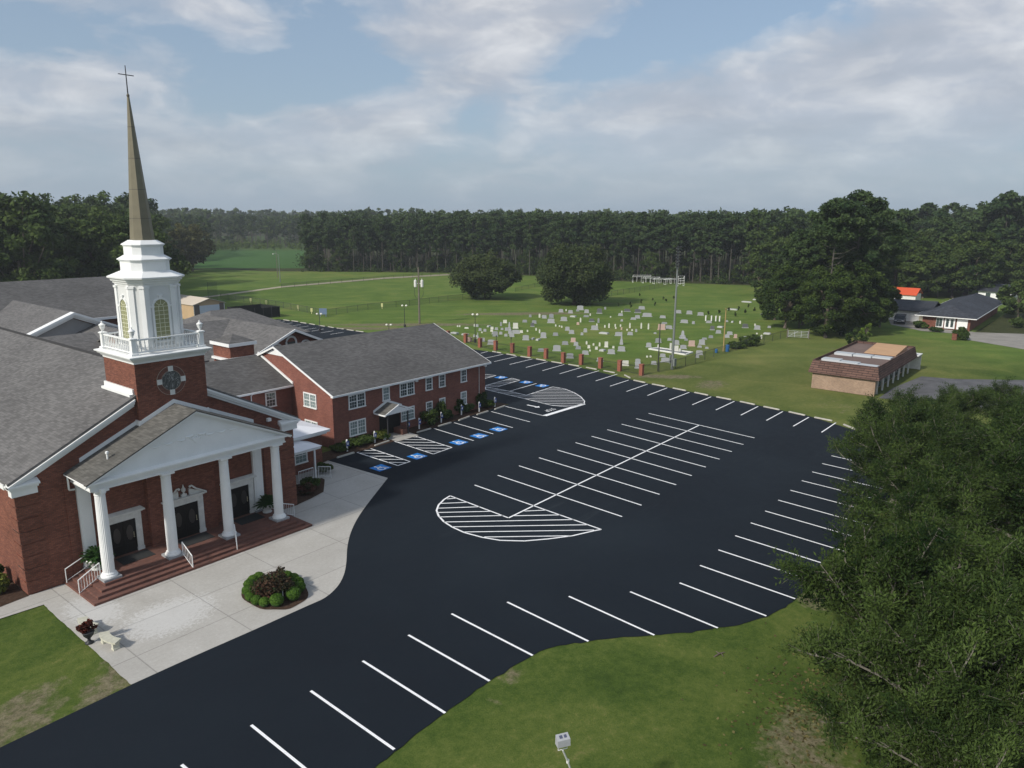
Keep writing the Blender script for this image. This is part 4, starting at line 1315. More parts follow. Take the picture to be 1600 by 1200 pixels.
building('fellowship_hall', 'large brick hall with a wide dark grey roof at the back of the church', 'church hall', (28, 115, 0), w_, BRICK, r, SHING2, t_)

# side entry wing with white low hip roofs
w_ = MB(); w_.box(28.62, 34.75, 48.05, 57.08, 0, 2.82)
r = MB()
def hip(mb, x0, x1, y0, y1, z, h, inset):
    mb.rings([[(x0, y0, z), (x1, y0, z), (x1, y1, z), (x0, y1, z)], [(x0, y0, z + .04), (x1, y0, z + .04), (x1, y1, z + .04), (x0, y1, z + .04)],
              [(x0 + .02, y0 + inset, z + h), (x1 - inset, y0 + inset, z + h), (x1 - inset, y1 - .02, z + h), (x0 + .02, y1 - .02, z + h)]])
hip(r, 28.62, 35.3, 47.55, 57.05, 3.16, .5, 2.4)
t_ = MB(); t_.box(28.62, 35.26, 47.59, 57.06, 3.0, 3.158); t_.box(28.62, 35.1, 47.8, 57.06, 2.821, 3.0)
sidew, put = building('side_entry_wing', 'small brick side entry wing with a white hipped metal roof between church and annex', 'church wing', (32, 48, 0), w_, BRICK, r, WROOF, t_)
pr2 = MB(); hip(pr2, 28.62, 33.35, 46.1, 47.95, 2.52, .30, .9)
pw_ = put(pr2, 'porch_roof', WROOF)
pr2 = MB(); pr2.box(28.62, 33.28, 46.17, 48.0, 2.34, 2.518); pr2.box(32.75, 32.87, 46.3, 46.42, .02, 2.34); put(pr2, 'porch_post', WHITE)
window(sidew, 'Y', 48.05, 31.0, 33.3, .95, 2.2, 2, GLASSL).location = (-32, -48, 0)
window(sidew, 'X', 34.75, 49.5, 50.6, .95, 2.2, 1, GLASSL, sgn=1).location = (-32, -48, 0)
ub = MB(); ub.box(34.76, 35.05, 48.6, 49.3, .3, 1.55); ub.box(34.78, 34.98, 49.9, 50.2, .6, 1.3)
tag(ub.build('utility_cabinet', mat('pale_grey_metal', (.55, .56, .54), .5, metal=.2)), 'pale grey electrical cabinet at the corner of the side entry wing', 'utility cabinet')

# ================================================================== far buildings
# tan metal garage
gx0, gx1, gy0, gy1 = 71.9, 78.3, 137.8, 160
w_ = MB(); w_.prism_y([(gx0, 0), (gx1, 0), (gx1, 3.05), ((gx0 + gx1) / 2, 3.95), (gx0, 3.05)], gy0, gy1)
r = MB(); gm = (gx0 + gx1) / 2
r.prism_y([(gx0 - .25, 3.02), (gm, 4.08), (gx1 + .25, 3.02), (gx1 + .25, 2.92), (gm, 3.98), (gx0 - .25, 2.92)][::-1], gy0 - .25, gy1 + .2)
gar, put = building('metal_garage', 'tan metal garage with a pale blue roll-up door beside the ball field', 'garage', (75, 138, 0), w_, mat('tan_metal', (.50, .36, .22), .6, noise=(.5, .08)), r, mat('cream_metal_roof', (.62, .54, .44), .5, noise=(.6, .05)), None)
d_ = MB(); d_.box(73.1, 77.2, gy0 - .05, gy0 - .001, .02, 2.75)
for k in range(1, 11): d_.box(73.1, 77.2, gy0 - .065, gy0 - .05, .25 * k - .01, .25 * k + .01)
put(d_, 'garage_door', mat('roll_door', (.62, .68, .74), .5))
d_ = MB(); d_.box(gx0 - .02, gx0 + .12, gy0 - .03, gy0 - .002, 0, 3.0); d_.box(gx1 - .12, gx1 + .02, gy0 - .03, gy0 - .002, 0, 3.0)
d_.box(gx0 + .13, 73.05, gy0 - .012, gy0 - .002, 0, 3.0)
put(d_, 'corner_trim', WHITE2)
d_ = MB(); d_.box(gx0 + .13, 73.08, gy0 - .024, gy0 - .0125, 0, 2.98); d_.box(77.22, gx1 - .13, gy0 - .024, gy0 - .002, 0, 2.98)
put(d_, 'front_panel', mat('brown_grey_panel', (.16, .135, .12), .7))
# screened yard beside it
e = MB()
ex0, ex1, ey0, ey1 = 78.6, 86.0, 130.6, 137.2
for (x0, x1, y0_, y1_) in ((ex0, ex1, ey0, ey0 + .04), (ex0, ex0 + .04, ey0 + .05, ey1), (ex1 - .04, ex1, ey0 + .05, ey1), (ex0 + .05, ex1 - .05, ey1 - .04, ey1)):
    e.box(x0, x1, y0_, y1_, 0.05, 2.1)
enc = thing('screened_yard', 'black mesh screened yard fence beside the tan garage', 'fence', (82, 134, 0))
q = e.build('screen_panel', mat('black_mesh', (.012, .014, .014), .9), enc); q.location = (-82, -134, 0)
for x in np.linspace(ex0, ex1, 5):
    for y in (ey0 - .04, ey1 + .04):
        e = MB(); e.tube([(x, y, 0), (x, y, 2.25)], .05, 6); q = e.build('post', DARKM, enc); q.location = (-82, -134, 0)

# brick shop with a brown mansard
MANSARD = brick_mat('brown_shakes', (.165, .098, .080), (.120, .072, .060), (.035, .024, .022))
for n_ in MANSARD.node_tree.nodes:
    if n_.type == 'TEX_BRICK':
        n_.inputs['Brick Width'].default_value = 1.1; n_.inputs['Row Height'].default_value = .26; n_.inputs['Mortar Size'].default_value = .030
sx0, sx1, sy0, sy1 = 90.2, 109.5, 20.0, 27.9
w_ = MB(); w_.box(sx0 + .4, sx1 - .4, sy0 + 1.3, sy1 - .4, 0, 2.2)
w_.box(sx0 + .4, sx0 + .9, sy0 + .45, sy0 + 1.3, 0, 2.2)
r = MB()
zb2, zt2 = 1.95, 3.42
o_ = [(sx0, sy0), (sx1, sy0), (sx1, sy1), (sx0, sy1)]; i_ = [(sx0 + .34, sy0 + .34), (sx1 - .34, sy0 + .34), (sx1 - .34, sy1 - .34), (sx0 + .34, sy1 - .34)]
for k in range(4):
    a, b2 = o_[k], o_[(k + 1) % 4]; c_, d2 = i_[(k + 1) % 4], i_[k]
    for j in range(5):                                     # overlapping courses
        t0, t1 = j / 5, (j + 1) / 5
        L0 = lambda p, q_, t: (p[0] + (q_[0] - p[0]) * t, p[1] + (q_[1] - p[1]) * t)
        pa, pb = L0(a, d2, t0), L0(b2, c_, t0); pc, pd = L0(b2, c_, t1 + .05), L0(a, d2, t1 + .05)
        z0, z1 = zb2 + (zt2 - zb2) * t0, zb2 + (zt2 - zb2) * t1
        r.hexa([(*pa, z0), (*pb, z0), (*L0(b2, c_, t0 + .2), z0), (*L0(a, d2, t0 + .2), z0)], [(*L0(a, d2, t1 - .06), z1 + .03), (*L0(b2, c_, t1 - .06), z1 + .03), (*L0(b2, c_, t1 + .16), z1 + .03), (*L0(a, d2, t1 + .16), z1 + .03)])
shop, put = building('brick_shop', 'low tan brick shop with a reddish brown mansard roof beside the old asphalt yard', 'shop', (100, 24, 0), w_, BRICKT, r, MANSARD, None)
q = MB(); q.box(sx0 + .3, sx1 - .3, sy0 + .3, sy1 - .3, 2.95, 3.12); put(q, 'flat_roof', mat('brown_felt', (.15, .105, .09), .9, noise=(.4, .2)))
for k in range(3):
    q = MB(); q.box(91.3 + k * .45, 92.7 + k * .45, sy0 + .7 + k * 2.15, sy0 + 2.8 + k * 2.15, 3.13, 3.30 + .06 * k); put(q, 'roof_panel', mat('pale_sheet', (.50, .53, .55), .5, metal=.1))
    q = MB(); q.box(98.2 - k * .3, 99.6 - k * .3, sy0 + .8 + k * 2.15, sy0 + 2.9 + k * 2.15, 3.13, 3.30 + .05 * k); put(q, 'roof_panel', MATS['pale_sheet'])
q = MB(); q.prism_y([(101.4, 3.13), (107.2, 3.13), (107.2, 3.72), (101.4, 3.22)], 20.9, 24.6); put(q, 'roof_hood', mat('tan_sheet', (.45, .28, .16), .7, noise=(.8, .1)))
for k in range(7):
    x = sx0 + 1.8 + k * 2.6
    q = MB(); q.box(x, x + .22, sy0 + .5, sy0 + .66, 0, 2.0); put(q, 'porch_post', WHITE2)
for k in range(6):
    x = sx0 + 2.3 + k * 2.9
    q = MB(); q.box(x, x + 1.7, sy0 + 1.24, sy0 + 1.299, .15, 1.95); put(q, 'shopfront_glass', GLASS)
q = MB(); q.box(sx1 + .02, sx1 + 2.4, sy0 - .2, sy0 + 3.0, 2.1, 2.2); q.box(sx1 + 2.2, sx1 + 2.3, sy0 - .1, sy0 + 2.9, 0, 2.1); put(q, 'side_canopy', WHITE2)

# ranch house with garage
hl = (165, 27, 0)
w_ = MB(); w_.box(157.2, 178, 20.8, 28.6, 0, 2.35)
r = MB(); r.rings([[(156.2, 19.8, 2.4), (195, 19.8, 2.4), (195, 29.8, 2.4), (156.2, 29.8, 2.4)], [(160.6, 24.7, 4.2), (191, 24.7, 4.2), (191, 24.9, 4.2), (160.6, 24.9, 4.2)]])
t_ = MB(); t_.box(156.15, 195.05, 19.75, 29.85, 2.25, 2.395)
house, put = building('ranch_house', 'low brick ranch house under a dark charcoal hip roof', 'house', hl, w_, BRICK, r, SHINGN, t_)
q = MB(); q.box(178.01, 194, 20.9, 28.5, 0, 2.3); put(q, 'rear_wall', BRICK)
q = MB()
q.box(157.0, 157.19, 21.2, 22.9, .2, 2.1); q.box(157.0, 157.19, 23.2, 24.9, .2, 2.1); q.box(157.05, 157.19, 25.1, 26.3, .3, 2.1)
put(q, 'window', WHITE)
q = MB()
for y in (23.45, 24.2, 25.3, 25.8): q.box(156.96, 157.0, y, y + .45, .5, 1.95)
put(q, 'pane', GLASS)
w_ = MB(); w_.box(164.5, 174, 28.8, 36.8, 0, 2.35)
r = MB(); r.prism_y([(163.6, 2.3), (169.2, 3.9), (174.9, 2.3), (174.9, 2.15), (169.2, 3.75), (163.6, 2.15)][::-1], 28.4, 37.4)
r.prism_y([(163.6, 2.3), (165.6, 2.95), (165.6, 2.8), (163.6, 2.15)], 28.39, 28.42)
garh, put = building('house_garage', 'cream garage with a white door behind the parked dark car', 'garage', (168, 32, 0), w_, mat('cream_siding', (.58, .54, .42), .7), r, SHINGN, None)
q = MB(); q.box(164.38, 164.499, 30.6, 36.0, .05, 2.0)
for z in (.55, 1.05, 1.5): q.box(164.35, 164.38, 30.6, 36.0, z, z + .03)
put(q, 'garage_door', WHITE)
w_ = MB(); w_.box(200, 206, 38.5, 48, 0, 2.2)
r = MB(); r.prism_y([(199.6, 2.2), (203, 3.6), (206.4, 2.2), (206.4, 2.05), (203, 3.45), (199.6, 2.05)][::-1], 38.2, 48.3)
building('red_roofed_shed', 'small shed with a bright orange-red metal roof behind the ranch house', 'shed', (203, 42, 0), w_, WHITE2, r, mat('red_metal', (.62, .10, .04), .5), None)
w_ = MB(); w_.box(221, 232, 21, 28.5, 0, 2.5)
r = MB(); r.prism_y([(220.4, 2.5), (226.5, 4.0), (232.6, 2.5), (232.6, 2.35), (226.5, 3.85), (220.4, 2.35)][::-1], 20.6, 28.9)
wh, put = building('white_house', 'small white house with a dark roof at the far edge of the woods', 'house', (226, 25, 0), w_, WHITE, r, SHINGN, None)
q = MB(); q.box(220.9, 220.999, 23, 24.2, .2, 2.0); q.box(220.9, 220.999, 25.8, 26.8, 1, 2.0); put(q, 'window', GLASS)
w_ = MB(); w_.box(160, 170, 258, 266, 0, 3)
w_ = MB(); w_.prism_y([(136, 0), (143, 0), (143, 3), (139.5, 4.6), (136, 3)], 262, 270)
r = MB(); r.prism_y([(135.6, 3.0), (139.5, 4.8), (143.4, 3.0), (143.4, 2.85), (139.5, 4.65), (135.6, 2.85)][::-1], 261.6, 270.4)
# ================================================================== ground and paving
gr = sheet('ground', [(-400, -400), (2000, -400), (2000, 2000), (-400, 2000)], -0.06, FLOORF, kind='structure')
LOTEDGE = [(205, 1070), (300, 1027), (400, 983), (480, 947), (508, 934), (527, 917), (537, 899), (541, 880), (543, 853), (549, 830), (560, 808), (577, 784), (606, 747)]
# lawn sheet: everything open round the church out to the woods
lawn_pts = [(-60, -60), (150, -60), (152, 20), (260, 18), (262, 40), G2(1380, 470), G2(1240, 447), G2(1180, 446), G2(960, 439), G2(840, 431), G2(700, 426), G2(480, 424), G2(420, 424), G2(330, 420), (110, 262), (60, 220), (-60, 220)]
sheet('lawn', lawn_pts, -0.03, GRASS, kind='structure')
crop = sheet('crop_field', [G2(300, 419), G2(480, 419), G2(505, 391), G2(330, 391)], -0.05, CROP, kind='structure')
sheet('scrub_field', [G2(330, 390.9), G2(640, 390.9), G2(520, 369), G2(250, 369)], -0.045, SCRUB, kind='structure')

er = np.random.default_rng(3)
def smooth(P, sub=6, jag=.0, step=None):
    """rounded run of points through P, with a slightly ragged edge"""
    P = [np.array(p, float) for p in P]; out_ = []
    for i in range(len(P) - 1):
        p0, p1, p2, p3 = P[max(i - 1, 0)], P[i], P[i + 1], P[min(i + 2, len(P) - 1)]
        n_ = max(2, int(np.linalg.norm(p2 - p1) / .35))
        for k in range(n_):
            t = k / n_
            q = .5 * ((2 * p1) + (-p0 + p2) * t + (2 * p0 - 5 * p1 + 4 * p2 - p3) * t * t + (-p0 + 3 * p1 - 3 * p2 + p3) * t ** 3)
            out_.append(tuple(q + er.normal(size=2) * jag))
    out_.append(tuple(P[-1])); return out_
FORE_EDGE = smooth([G2(*p) for p in LOTEDGE])
near = [(15, 12), (-2, 12), (-2, 30), G2(0, 1168)]
lot = near + FORE_EDGE + [G2(511, 720), (36.3, 49.2), (58.9, 50.0), (60.6, 49.9), (60.4, 52.3), (59.0, 52.6), (59.0, 70), (62, 101.6), (62, 103), (70, 136), (78.3, 137.4), (78.6, 128), (84.0, 128)]
lot += [G2(441, 499.5), G2(565, 518.3), G2(745, 546.5), G2(786.5, 552.6), G2(881.6, 568.6), G2(1011.9, 599.0), G2(1147.5, 625.8), G2(1264, 650), G2(1342.5, 674.5), (74.5, 16.0), (71, 11.6)] + smooth([(64, 10.9), G2(1283, 880), G2(1267.7, 907), G2(1242.5, 936), G2(1197.5, 963), G2(1121.7, 981.5), G2(1022.5, 992.5), G2(960, 997), G2(919.5, 1002), G2(872, 1009), G2(832.5, 1024), G2(765, 1064.5), G2(695.7, 1114.5), G2(640, 1157), G2(585, 1200)], jag=.035)
parking = sheet('parking_lot', lot, 0.0, ASPH, kind='structure')
# concrete forecourt
fore = smooth([G2(68, 945), G2(205, 1070)], jag=.015)[:-1] + FORE_EDGE + [G2(511.5, 719.5), (34.75, 50.5), (28.7, 50.5), (28.7, 42.75), (12.0, 42.75), G2(45, 930), G2(0, 948), (6.0, 42.55), (6.0, 41.25), G2(0, 967)]
sheet('forecourt', fore, 0.012, CONC, kind='structure')
sheet('walkway', [(43.4, 48.7), (46.0, 48.7), (46.2, 51.1), (43.3, 51.1)], 0.03, CONC, kind='structure')
sheet('planting_bed', [(36.3, 49.15), (41, 48.95), (43.38, 49.0), (43.28, 51.13), (36.0, 51.13), (34.9, 50.9), (34.9, 48.8)], 0.035, MULCH, kind='structure')
sheet('planting_bed', [(46.05, 49.3), (58.6, 50.0), (60.4, 49.95), (60.3, 52.1), (58.3, 52.4), (58.3, 51.13), (46.22, 51.13)], 0.036, MULCH, kind='structure')
sheet('planting_bed', [(28.7, 42.9), G2(463, 790), G2(485, 780), G2(505.6, 769), G2(507.5, 750), (33.1, 46.0), (31, 46.2), (30.8, 47.8), (28.7, 47.8)], 0.034, MULCH, kind='structure')
sheet('planting_bed', [G2(45, 931.5), G2(0, 949), (9.5, 43.0), (9.5, 52), (11.8, 52)], 0.033, MULCH, kind='structure')
sheet('shop_yard', [G2(1373, 622), G2(1395, 606), G2(1440, 588), G2(1490, 592), G2(1610, 594), (125, 0), (96, 0), (92, 10)], 0.0, ASPHG, kind='structure')
sheet('driveway', [G2(1392, 507), G2(1440, 517), G2(1490, 521), G2(1512, 531), (139, 8), (150, 5), G2(1610, 522), G2(1520, 519), (157, 20), (157, 29), (164.4, 30), (164.4, 36)], 0.0, mat('pale_drive', (.26, .245, .22), .9, noise=(.3, .2)), kind='structure')
trk = [(205, 474), (262, 470), (330, 463), (440, 448), (600, 434.5), (712, 428.2), (760, 426)]
sheet('dirt_track', [G2(x, y - .9) for x, y in trk] + [G2(x, y + 1.2) for x, y in trk[::-1]], 0.0, SAND, kind='structure')

# ------------------------------------------------------------------ painted markings
Z1, Z2, Z3 = 0.006, 0.010, 0.014
stripes = MB()


def line(a, b, wd=.11, z=Z1, mb=None):
    mb = mb or stripes
    a = np.array(a[:2], float); b = np.array(b[:2], float)
    d = (b - a) / (np.linalg.norm(b - a) + 1e-9); n = np.array([-d[1], d[0]]) * wd / 2
    mb.face([(*(a - n), z), (*(b - n), z), (*(b + n), z), (*(a + n), z)])


def pl(p, q, wd=.11): line(G2(*p), G2(*q), wd)


L_ = [(1013.4, 645.9), (993.75, 654.1), (971.25, 662.75), (948.75, 671.4), (924.4, 681.7), (899.25, 691.6), (871.1, 703.25), (842.25, 715.25), (810.9, 727.8), (777.75, 742.6), (741.6, 757.9)]
R_ = [(1179, 684.3), (1161.6, 694.6), (1143.6, 705.7), (1124.4, 717.5), (1102.9, 729.9), (1080.9, 743.2), (1056.5, 757.5), (1030.6, 772.5), (1002.5, 789.5), (972.1, 807.3), (939.4, 827.3)]
for a, b_ in zip(L_, R_): pl(a, b_, .12)
pl((1093, 664.2), (794.6, 809.3), .13); pl((703.5, 774.8), (794.6, 809.3), .12)
arc = [(703.5, 774.6), (693.7, 780.6), (685.3, 789), (682.2, 797.5), (685.3, 806), (693.7, 815.3), (706.8, 823.7), (725.6, 832.2), (753.7, 839.7), (781.8, 844.4), (819.3, 845.3), (856.8, 842.1), (894.3, 837.2), (928.1, 829.4), (939.4, 827.3)]
for a, b_ in zip(arc, arc[1:]): pl(a, b_, .13)
E1 = lambda x, y: (660 + x * .1875, 730 + y * .1875)
for (a, b_) in (((205, 265), (285, 258)), ((155, 302), (375, 293)), ((130, 342), (480, 330)), ((125, 378), (565, 368)), ((140, 415), (675, 403)), ((180, 457), (1260, 437)), ((250, 497), (1375, 480)), ((350, 540), (1430, 524)), ((515, 582), (1230, 572)), ((850, 366), (1030, 358)), ((765, 405), (1150, 398))):
    pl(E1(*a), E1(*b_), .11)
# row along the lawn
S_ = [(1299, 712.1), (1284.6, 724.3), (1269, 737.3), (1252.75, 751), (1235, 766), (1216, 781.5), (1195.4, 798.4), (1173, 817)]
for p in S_:
    x, y = G2(*p); line((x, y), (x - .55, y - 6.2), .12)
for a, b_ in (((1148.7, 837), (1283, 879.4)), ((1122.4, 859.2), (1267.7, 906.9)), ((1093.7, 883.5), (1242.4, 935.6)), ((1061.9, 910.8), (1197.4, 962.4)), ((984.6, 924.6), (1121.6, 981.2)), ((888.75, 931.75), (1022.4, 992.4)), ((792.5, 940.75), (919.4, 1002)),
              ((705.5, 959), (832.4, 1024.2)), ((638, 992.2), (764.9, 1064)), ((566.75, 1032.7), (695.6, 1114.1)), ((485.5, 1079.5), (616, 1171)), ((392.5, 1133), (478, 1202)), ((283.7, 1195), (380, 1275))):
    pl(a, b_, .12)
# row along the cemetery wall
T_ = [((762.5, 549), (751, 552)), ((786.5, 553.4), (757.8, 559.7)), ((807.5, 557), (772.2, 565)), ((831.9, 560.9), (796.2, 569.5)), ((855.3, 565.2), (821.7, 574.2)), ((881.6, 569.5), (847.6, 579.2)), ((908.75, 574), (874.4, 584.1)), ((935.9, 579.2), (901.8, 589.2)),
      ((964.6, 584.5), (930.9, 595.2)), ((982.4, 593.9), (953.2, 603.4)), ((1011.9, 600.2), (979, 611.7)), ((1042.5, 606), (1011.7, 618)), ((1077, 613), (1045.7, 625)), ((1111, 620), (1081.7, 632.5)), ((1147.5, 627), (1118.7, 640.5)), ((1184.5, 635), (1157.5, 648.7)),
      ((1223, 643), (1197.5, 657)), ((1263.7, 652), (1239.5, 666)), ((1306, 660.5), (1283.7, 675.5)), ((1342.5, 676), (1329.5, 685.7))]
for a, b_ in T_: pl(a, b_, .12)
E2 = lambda x, y: (420 + x * .1, 470 + y * .1)
REAR = [((85, 285), (-60, 296)), ((190, 300), (-40, 328)), ((250, 325), (0, 360)), ((370, 345), (85, 385)), ((500, 372), (250, 405)), ((620, 395), (370, 430)), ((740, 425), (530, 455)), ((860, 440), (670, 475)), ((1010, 468), (810, 502)), ((1170, 490), (960, 525))]
for a, b_ in REAR: pl(E2(*a), E2(*b_), .12)
# accessible bays in front of the annex
h1 = [(558, 707), (575, 699.5), (640.75, 721.2), (621.7, 727.5)]; h2 = [(613.7, 688.7), (640, 678.7), (706.2, 699.2), (677, 709.5)]


def hatch(poly, n, ang_from, wd=.11):
    """close the outline and fill with parallel bars; ang_from = two image points giving their heading"""
    P = [np.array(G2(*p)) for p in poly]
    for a, b_ in zip(P, P[1:] + P[:1]): line(a, b_, wd)
    a, b_ = (np.array(G2(*p)) for p in ang_from)
    d = (b_ - a) / np.linalg.norm(b_ - a); nn = np.array([-d[1], d[0]])
    s = [float(p @ nn) for p in P]; lo, hi = min(s), max(s)
    for k in range(1, n):
        t = lo + (hi - lo) * k / n; hit = []
        for p, q in zip(P, P[1:] + P[:1]):
            sp, sq_ = p @ nn - t, q @ nn - t
            if sp * sq_ < 0:
                hit.append(p + (q - p) * sp / (sp - sq_))
        hit.sort(key=lambda v: v @ d)
        for i in range(0, len(hit) - 1, 2): line(hit[i], hit[i + 1], wd)


hatch(h1, 6, ((570, 713), (600, 713.5))); hatch(h2, 7, ((630, 691), (675, 691.5)))
for a, b_ in (((678, 669.5), (740, 688.5)), ((709.5, 660.5), (770.7, 678)), ((738.7, 651.2), (801.2, 668.2)), ((767.5, 643), (828, 659.2)), ((790, 635), (850, 649.8)), ((757, 629), (790, 635))): pl(a, b_, .11)
pl((851, 649.6), (912.5, 631), .5)
isl = [(758.7, 608.5), (790, 616), (818.7, 622.7), (861.9, 633.4), (890, 636), (912.5, 631.3), (913.4, 626.9), (907.8, 620.3), (897.5, 613.7), (882.5, 607.7), (863.7, 604.4), (822.5, 617.5), (796.2, 611.3), (758.7, 604.2)]
hatch(isl, 13, ((830, 620), (880, 620.3)))
hatch([(758.7, 602.5), (800, 590.9), (812, 594), (777.5, 604.4)], 6, ((775, 600), (790, 600.3)))
hatch([(740, 589), (760, 585), (775, 586.8), (758.7, 591), (735, 596)], 4, ((750, 588), (765, 588.3)))
pl((796.2, 611.3), (838.4, 599.1), .11)
stripes_o = stripes.build('parking_stripes', PAINT, parking)
# arrow and lettering before the stop bar
ar = MB()
a = np.array(G2(823.5, 632.6)); b_ = np.array(G2(840, 636)); d = (b_ - a) / np.linalg.norm(b_ - a); n = np.array([-d[1], d[0]])
ar.face([(*(a - n * .12), Z1), (*(a + d * 1.3 - n * .12), Z1), (*(a + d * 1.3 + n * .12), Z1), (*(a + n * .12), Z1)])
ar.face([(*(a + d * 1.3 - n * .40), Z1), (*(b_ + d * .3), Z1), (*(a + d * 1.3 + n * .40), Z1)])
ar.build('arrow_marking', PAINT, parking)


def text_mesh(name, s_, size, m_, parent, M):
    cu = bpy.data.curves.new(name, 'FONT'); cu.body = s_; cu.size = size; cu.align_x = 'CENTER'; cu.align_y = 'CENTER'
    o = bpy.data.objects.new(name, cu); col.objects.link(o)
    dg = bpy.context.evaluated_depsgraph_get(); dg.update()
    me = bpy.data.meshes.new_from_object(o.evaluated_get(dg))
    bpy.data.objects.remove(o); bpy.data.curves.remove(cu)
    me.transform(M)
    return link(name, me, m_, parent)


cxy = G2(859, 640.5)
Mt = Matrix.Translation((cxy[0], cxy[1], Z1)) @ Matrix.Rotation(math.atan2(-d[0], d[1]) + math.pi * 0, 4, 'Z') @ Matrix.Scale(1.5, 4, (0, 1, 0))
text_mesh('stop_lettering', 'STOP', .62, PAINT, parking, Mt)
# blue accessible parking emblems
for i, (px, py, rot) in enumerate(((594.5, 731, 0), (651.7, 713, 0), (716.5, 691.2, 0), (748.7, 681, 0), (778.7, 670.7, 0), (783, 589.7, math.pi / 2), (822, 597.2, math.pi / 2), (847, 602.7, math.pi / 2))):
    x, y = G2(px, py)
    e = MB(); s = .64
    e.face([(-s, -s, Z1), (s, -s, Z1), (s, s, Z1), (-s, s, Z1)])
    eo = e.build('accessible_emblem', BLUE, parking, (x, y, 0), rot)
    f = MB()
    def seg(p, q, wd=.10): line(p, q, .15, Z2, f)
    for k in range(14):                                      # wheel
        a0, a1 = R(120 + k * 17.2), R(120 + (k + 1) * 17.2)
        seg((-.03 + .30 * math.cos(a0), -.18 + .30 * math.sin(a0)), (-.03 + .30 * math.cos(a1), -.18 + .30 * math.sin(a1)), .08)
    f.face([(-.14 + .10 * math.cos(2 * math.pi * k / 12), .50 + .10 * math.sin(2 * math.pi * k / 12), Z2) for k in range(12)])
    for p, q in (((-.12, .38), (-.06, -.02)), ((-.10, .18), (.22, .18)), ((-.06, -.02), (.22, -.02)), ((.22, -.02), (.36, -.42)), ((.34, -.42), (.50, -.38))): seg(p, q, .10)
    f.build('wheelchair_figure', PAINT, eo)

# ------------------------------------------------------------------ wheel stops
def stop_mesh(L):
    m_ = MB(); n_ = 2
    prof = [(-.085, 0), (.085, 0), (.07, .09), (.045, .125), (-.045, .125), (-.07, .09)]
    m_.rings([[(x, p[0] * s, p[1] * s2) for p in prof] for x, s, s2 in ((-L / 2, .8, .8), (-L / 2 + .05, 1, 1), (L / 2 - .05, 1, 1), (L / 2, .8, .8))])
    return m_.mesh('wheel_stop')


SM = stop_mesh(1.85); SM.materials.append(CONCS)
def put_stop(x, y, rz, lab, grp):
    o = bpy.data.objects.new('wheel_stop', SM); col.objects.link(o); o.location = (x, y, .004); o.rotation_euler = (0, 0, rz)
    tag(o, lab, 'wheel stop', grp)
far_ends = [np.array(G2(*a)) for a, _ in T_]
for i in range(len(far_ends) - 1):
    a, b_ = far_ends[i], far_ends[i + 1]
    d = b_ - a; L = np.linalg.norm(d); d /= L; n = np.array([-d[1], d[0]]);
    if n[0] < 0: n = -n
    mid = (a + b_) / 2 + n * (.25 if i != 8 else .6)
    put_stop(mid[0], mid[1], math.atan2(d[1], d[0]), 'concrete wheel stop at the head of a bay facing the cemetery and lawn', 'wheel stops along the far edge of the lot')
for k, (a, b_) in enumerate((((215, 305), (295, 315)), ((345, 320), (430, 330)), ((480, 345), (565, 358)), ((615, 365), (700, 380)), ((770, 392), (850, 405)), ((900, 410), (1000, 428)), ((1050, 435), (1145, 448)), ((1205, 458), (1300, 472)), ((1350, 480), (1450, 492)))):
    p, q = np.array(G2(*E2(*a))), np.array(G2(*E2(*b_))); mid = (p + q) / 2; d = q - p
    put_stop(mid[0] + .3, mid[1], math.atan2(d[1], d[0]), 'pale wheel stop in the rear lot behind the annex roof', 'wheel stops in the rear lot')
labs = ('nearest the forecourt corner', 'left of the hooded annex entrance', 'just right of the hooded annex entrance', 'third of the run right of the annex entrance', 'fourth of the run right of the annex entrance', 'fifth of the run right of the annex entrance', 'at the far corner of the annex bed')
for k, (a, b_) in enumerate((((527, 716), (553, 708)), ((585, 697.5), (608.7, 689.4)), ((651.5, 676.6), (673, 670.3)), ((684.7, 667), (705, 660.8)), ((716, 658), (734.4, 651)), ((745, 648.7), (763, 643)), ((772, 640.6), (790, 634.4)))):
    p, q = np.array(G2(*a)), np.array(G2(*b_)); mid = (p + q) / 2; d = q - p
    put_stop(mid[0], mid[1], math.atan2(d[1], d[0]), 'concrete wheel stop ' + labs[k], 'wheel stops in front of the annex')

# white bollards with blue accessible signs
bol = thing('sign_bollard', 'x', 'sign bollard', (0, 0, 0), group='sign bollards along the annex bed')
m_ = MB(); m_.lathe([(.075, 0), (.075, 1.0), (.06, 1.05), (.02, 1.08)], 0, 0, 12); m_.build('post', WHITE, bol)
m_ = MB(); m_.box(-.13, .17, -.105, -.08, .48, .92); sp = m_.build('sign_plate', SIGNB, bol)
m_ = MB(); m_.box(-.06, .10, -.112, -.106, .60, .80); m_.build('sign_symbol', WHITE, sp)
spots = ((542.6, 705.6, 'nearest the side entry wing'), (585.6, 692, 'before the lit shrub left of the annex entrance'), (637.5, 674.4, 'just right of the annex entrance planter'), (655, 670.6, 'second to the right of the annex entrance'),
         (689.5, 660.6, 'before the tall green annex shrub'), (721, 648.5, 'before the dark shrubs at mid annex'), (748.7, 643.7, 'near the far end of the annex bed'), (773, 636, 'farthest, at the tip of the annex bed'))
for i, (px, py, lb) in enumerate(spots):
    x, y = G2(px, py)
    lab = 'white bollard with a blue sign, ' + lb
    if i == 0: bol.location = (x, y, .03); bol['label'] = lab
    else: dup(bol, (x, y, .03), 0, lab)

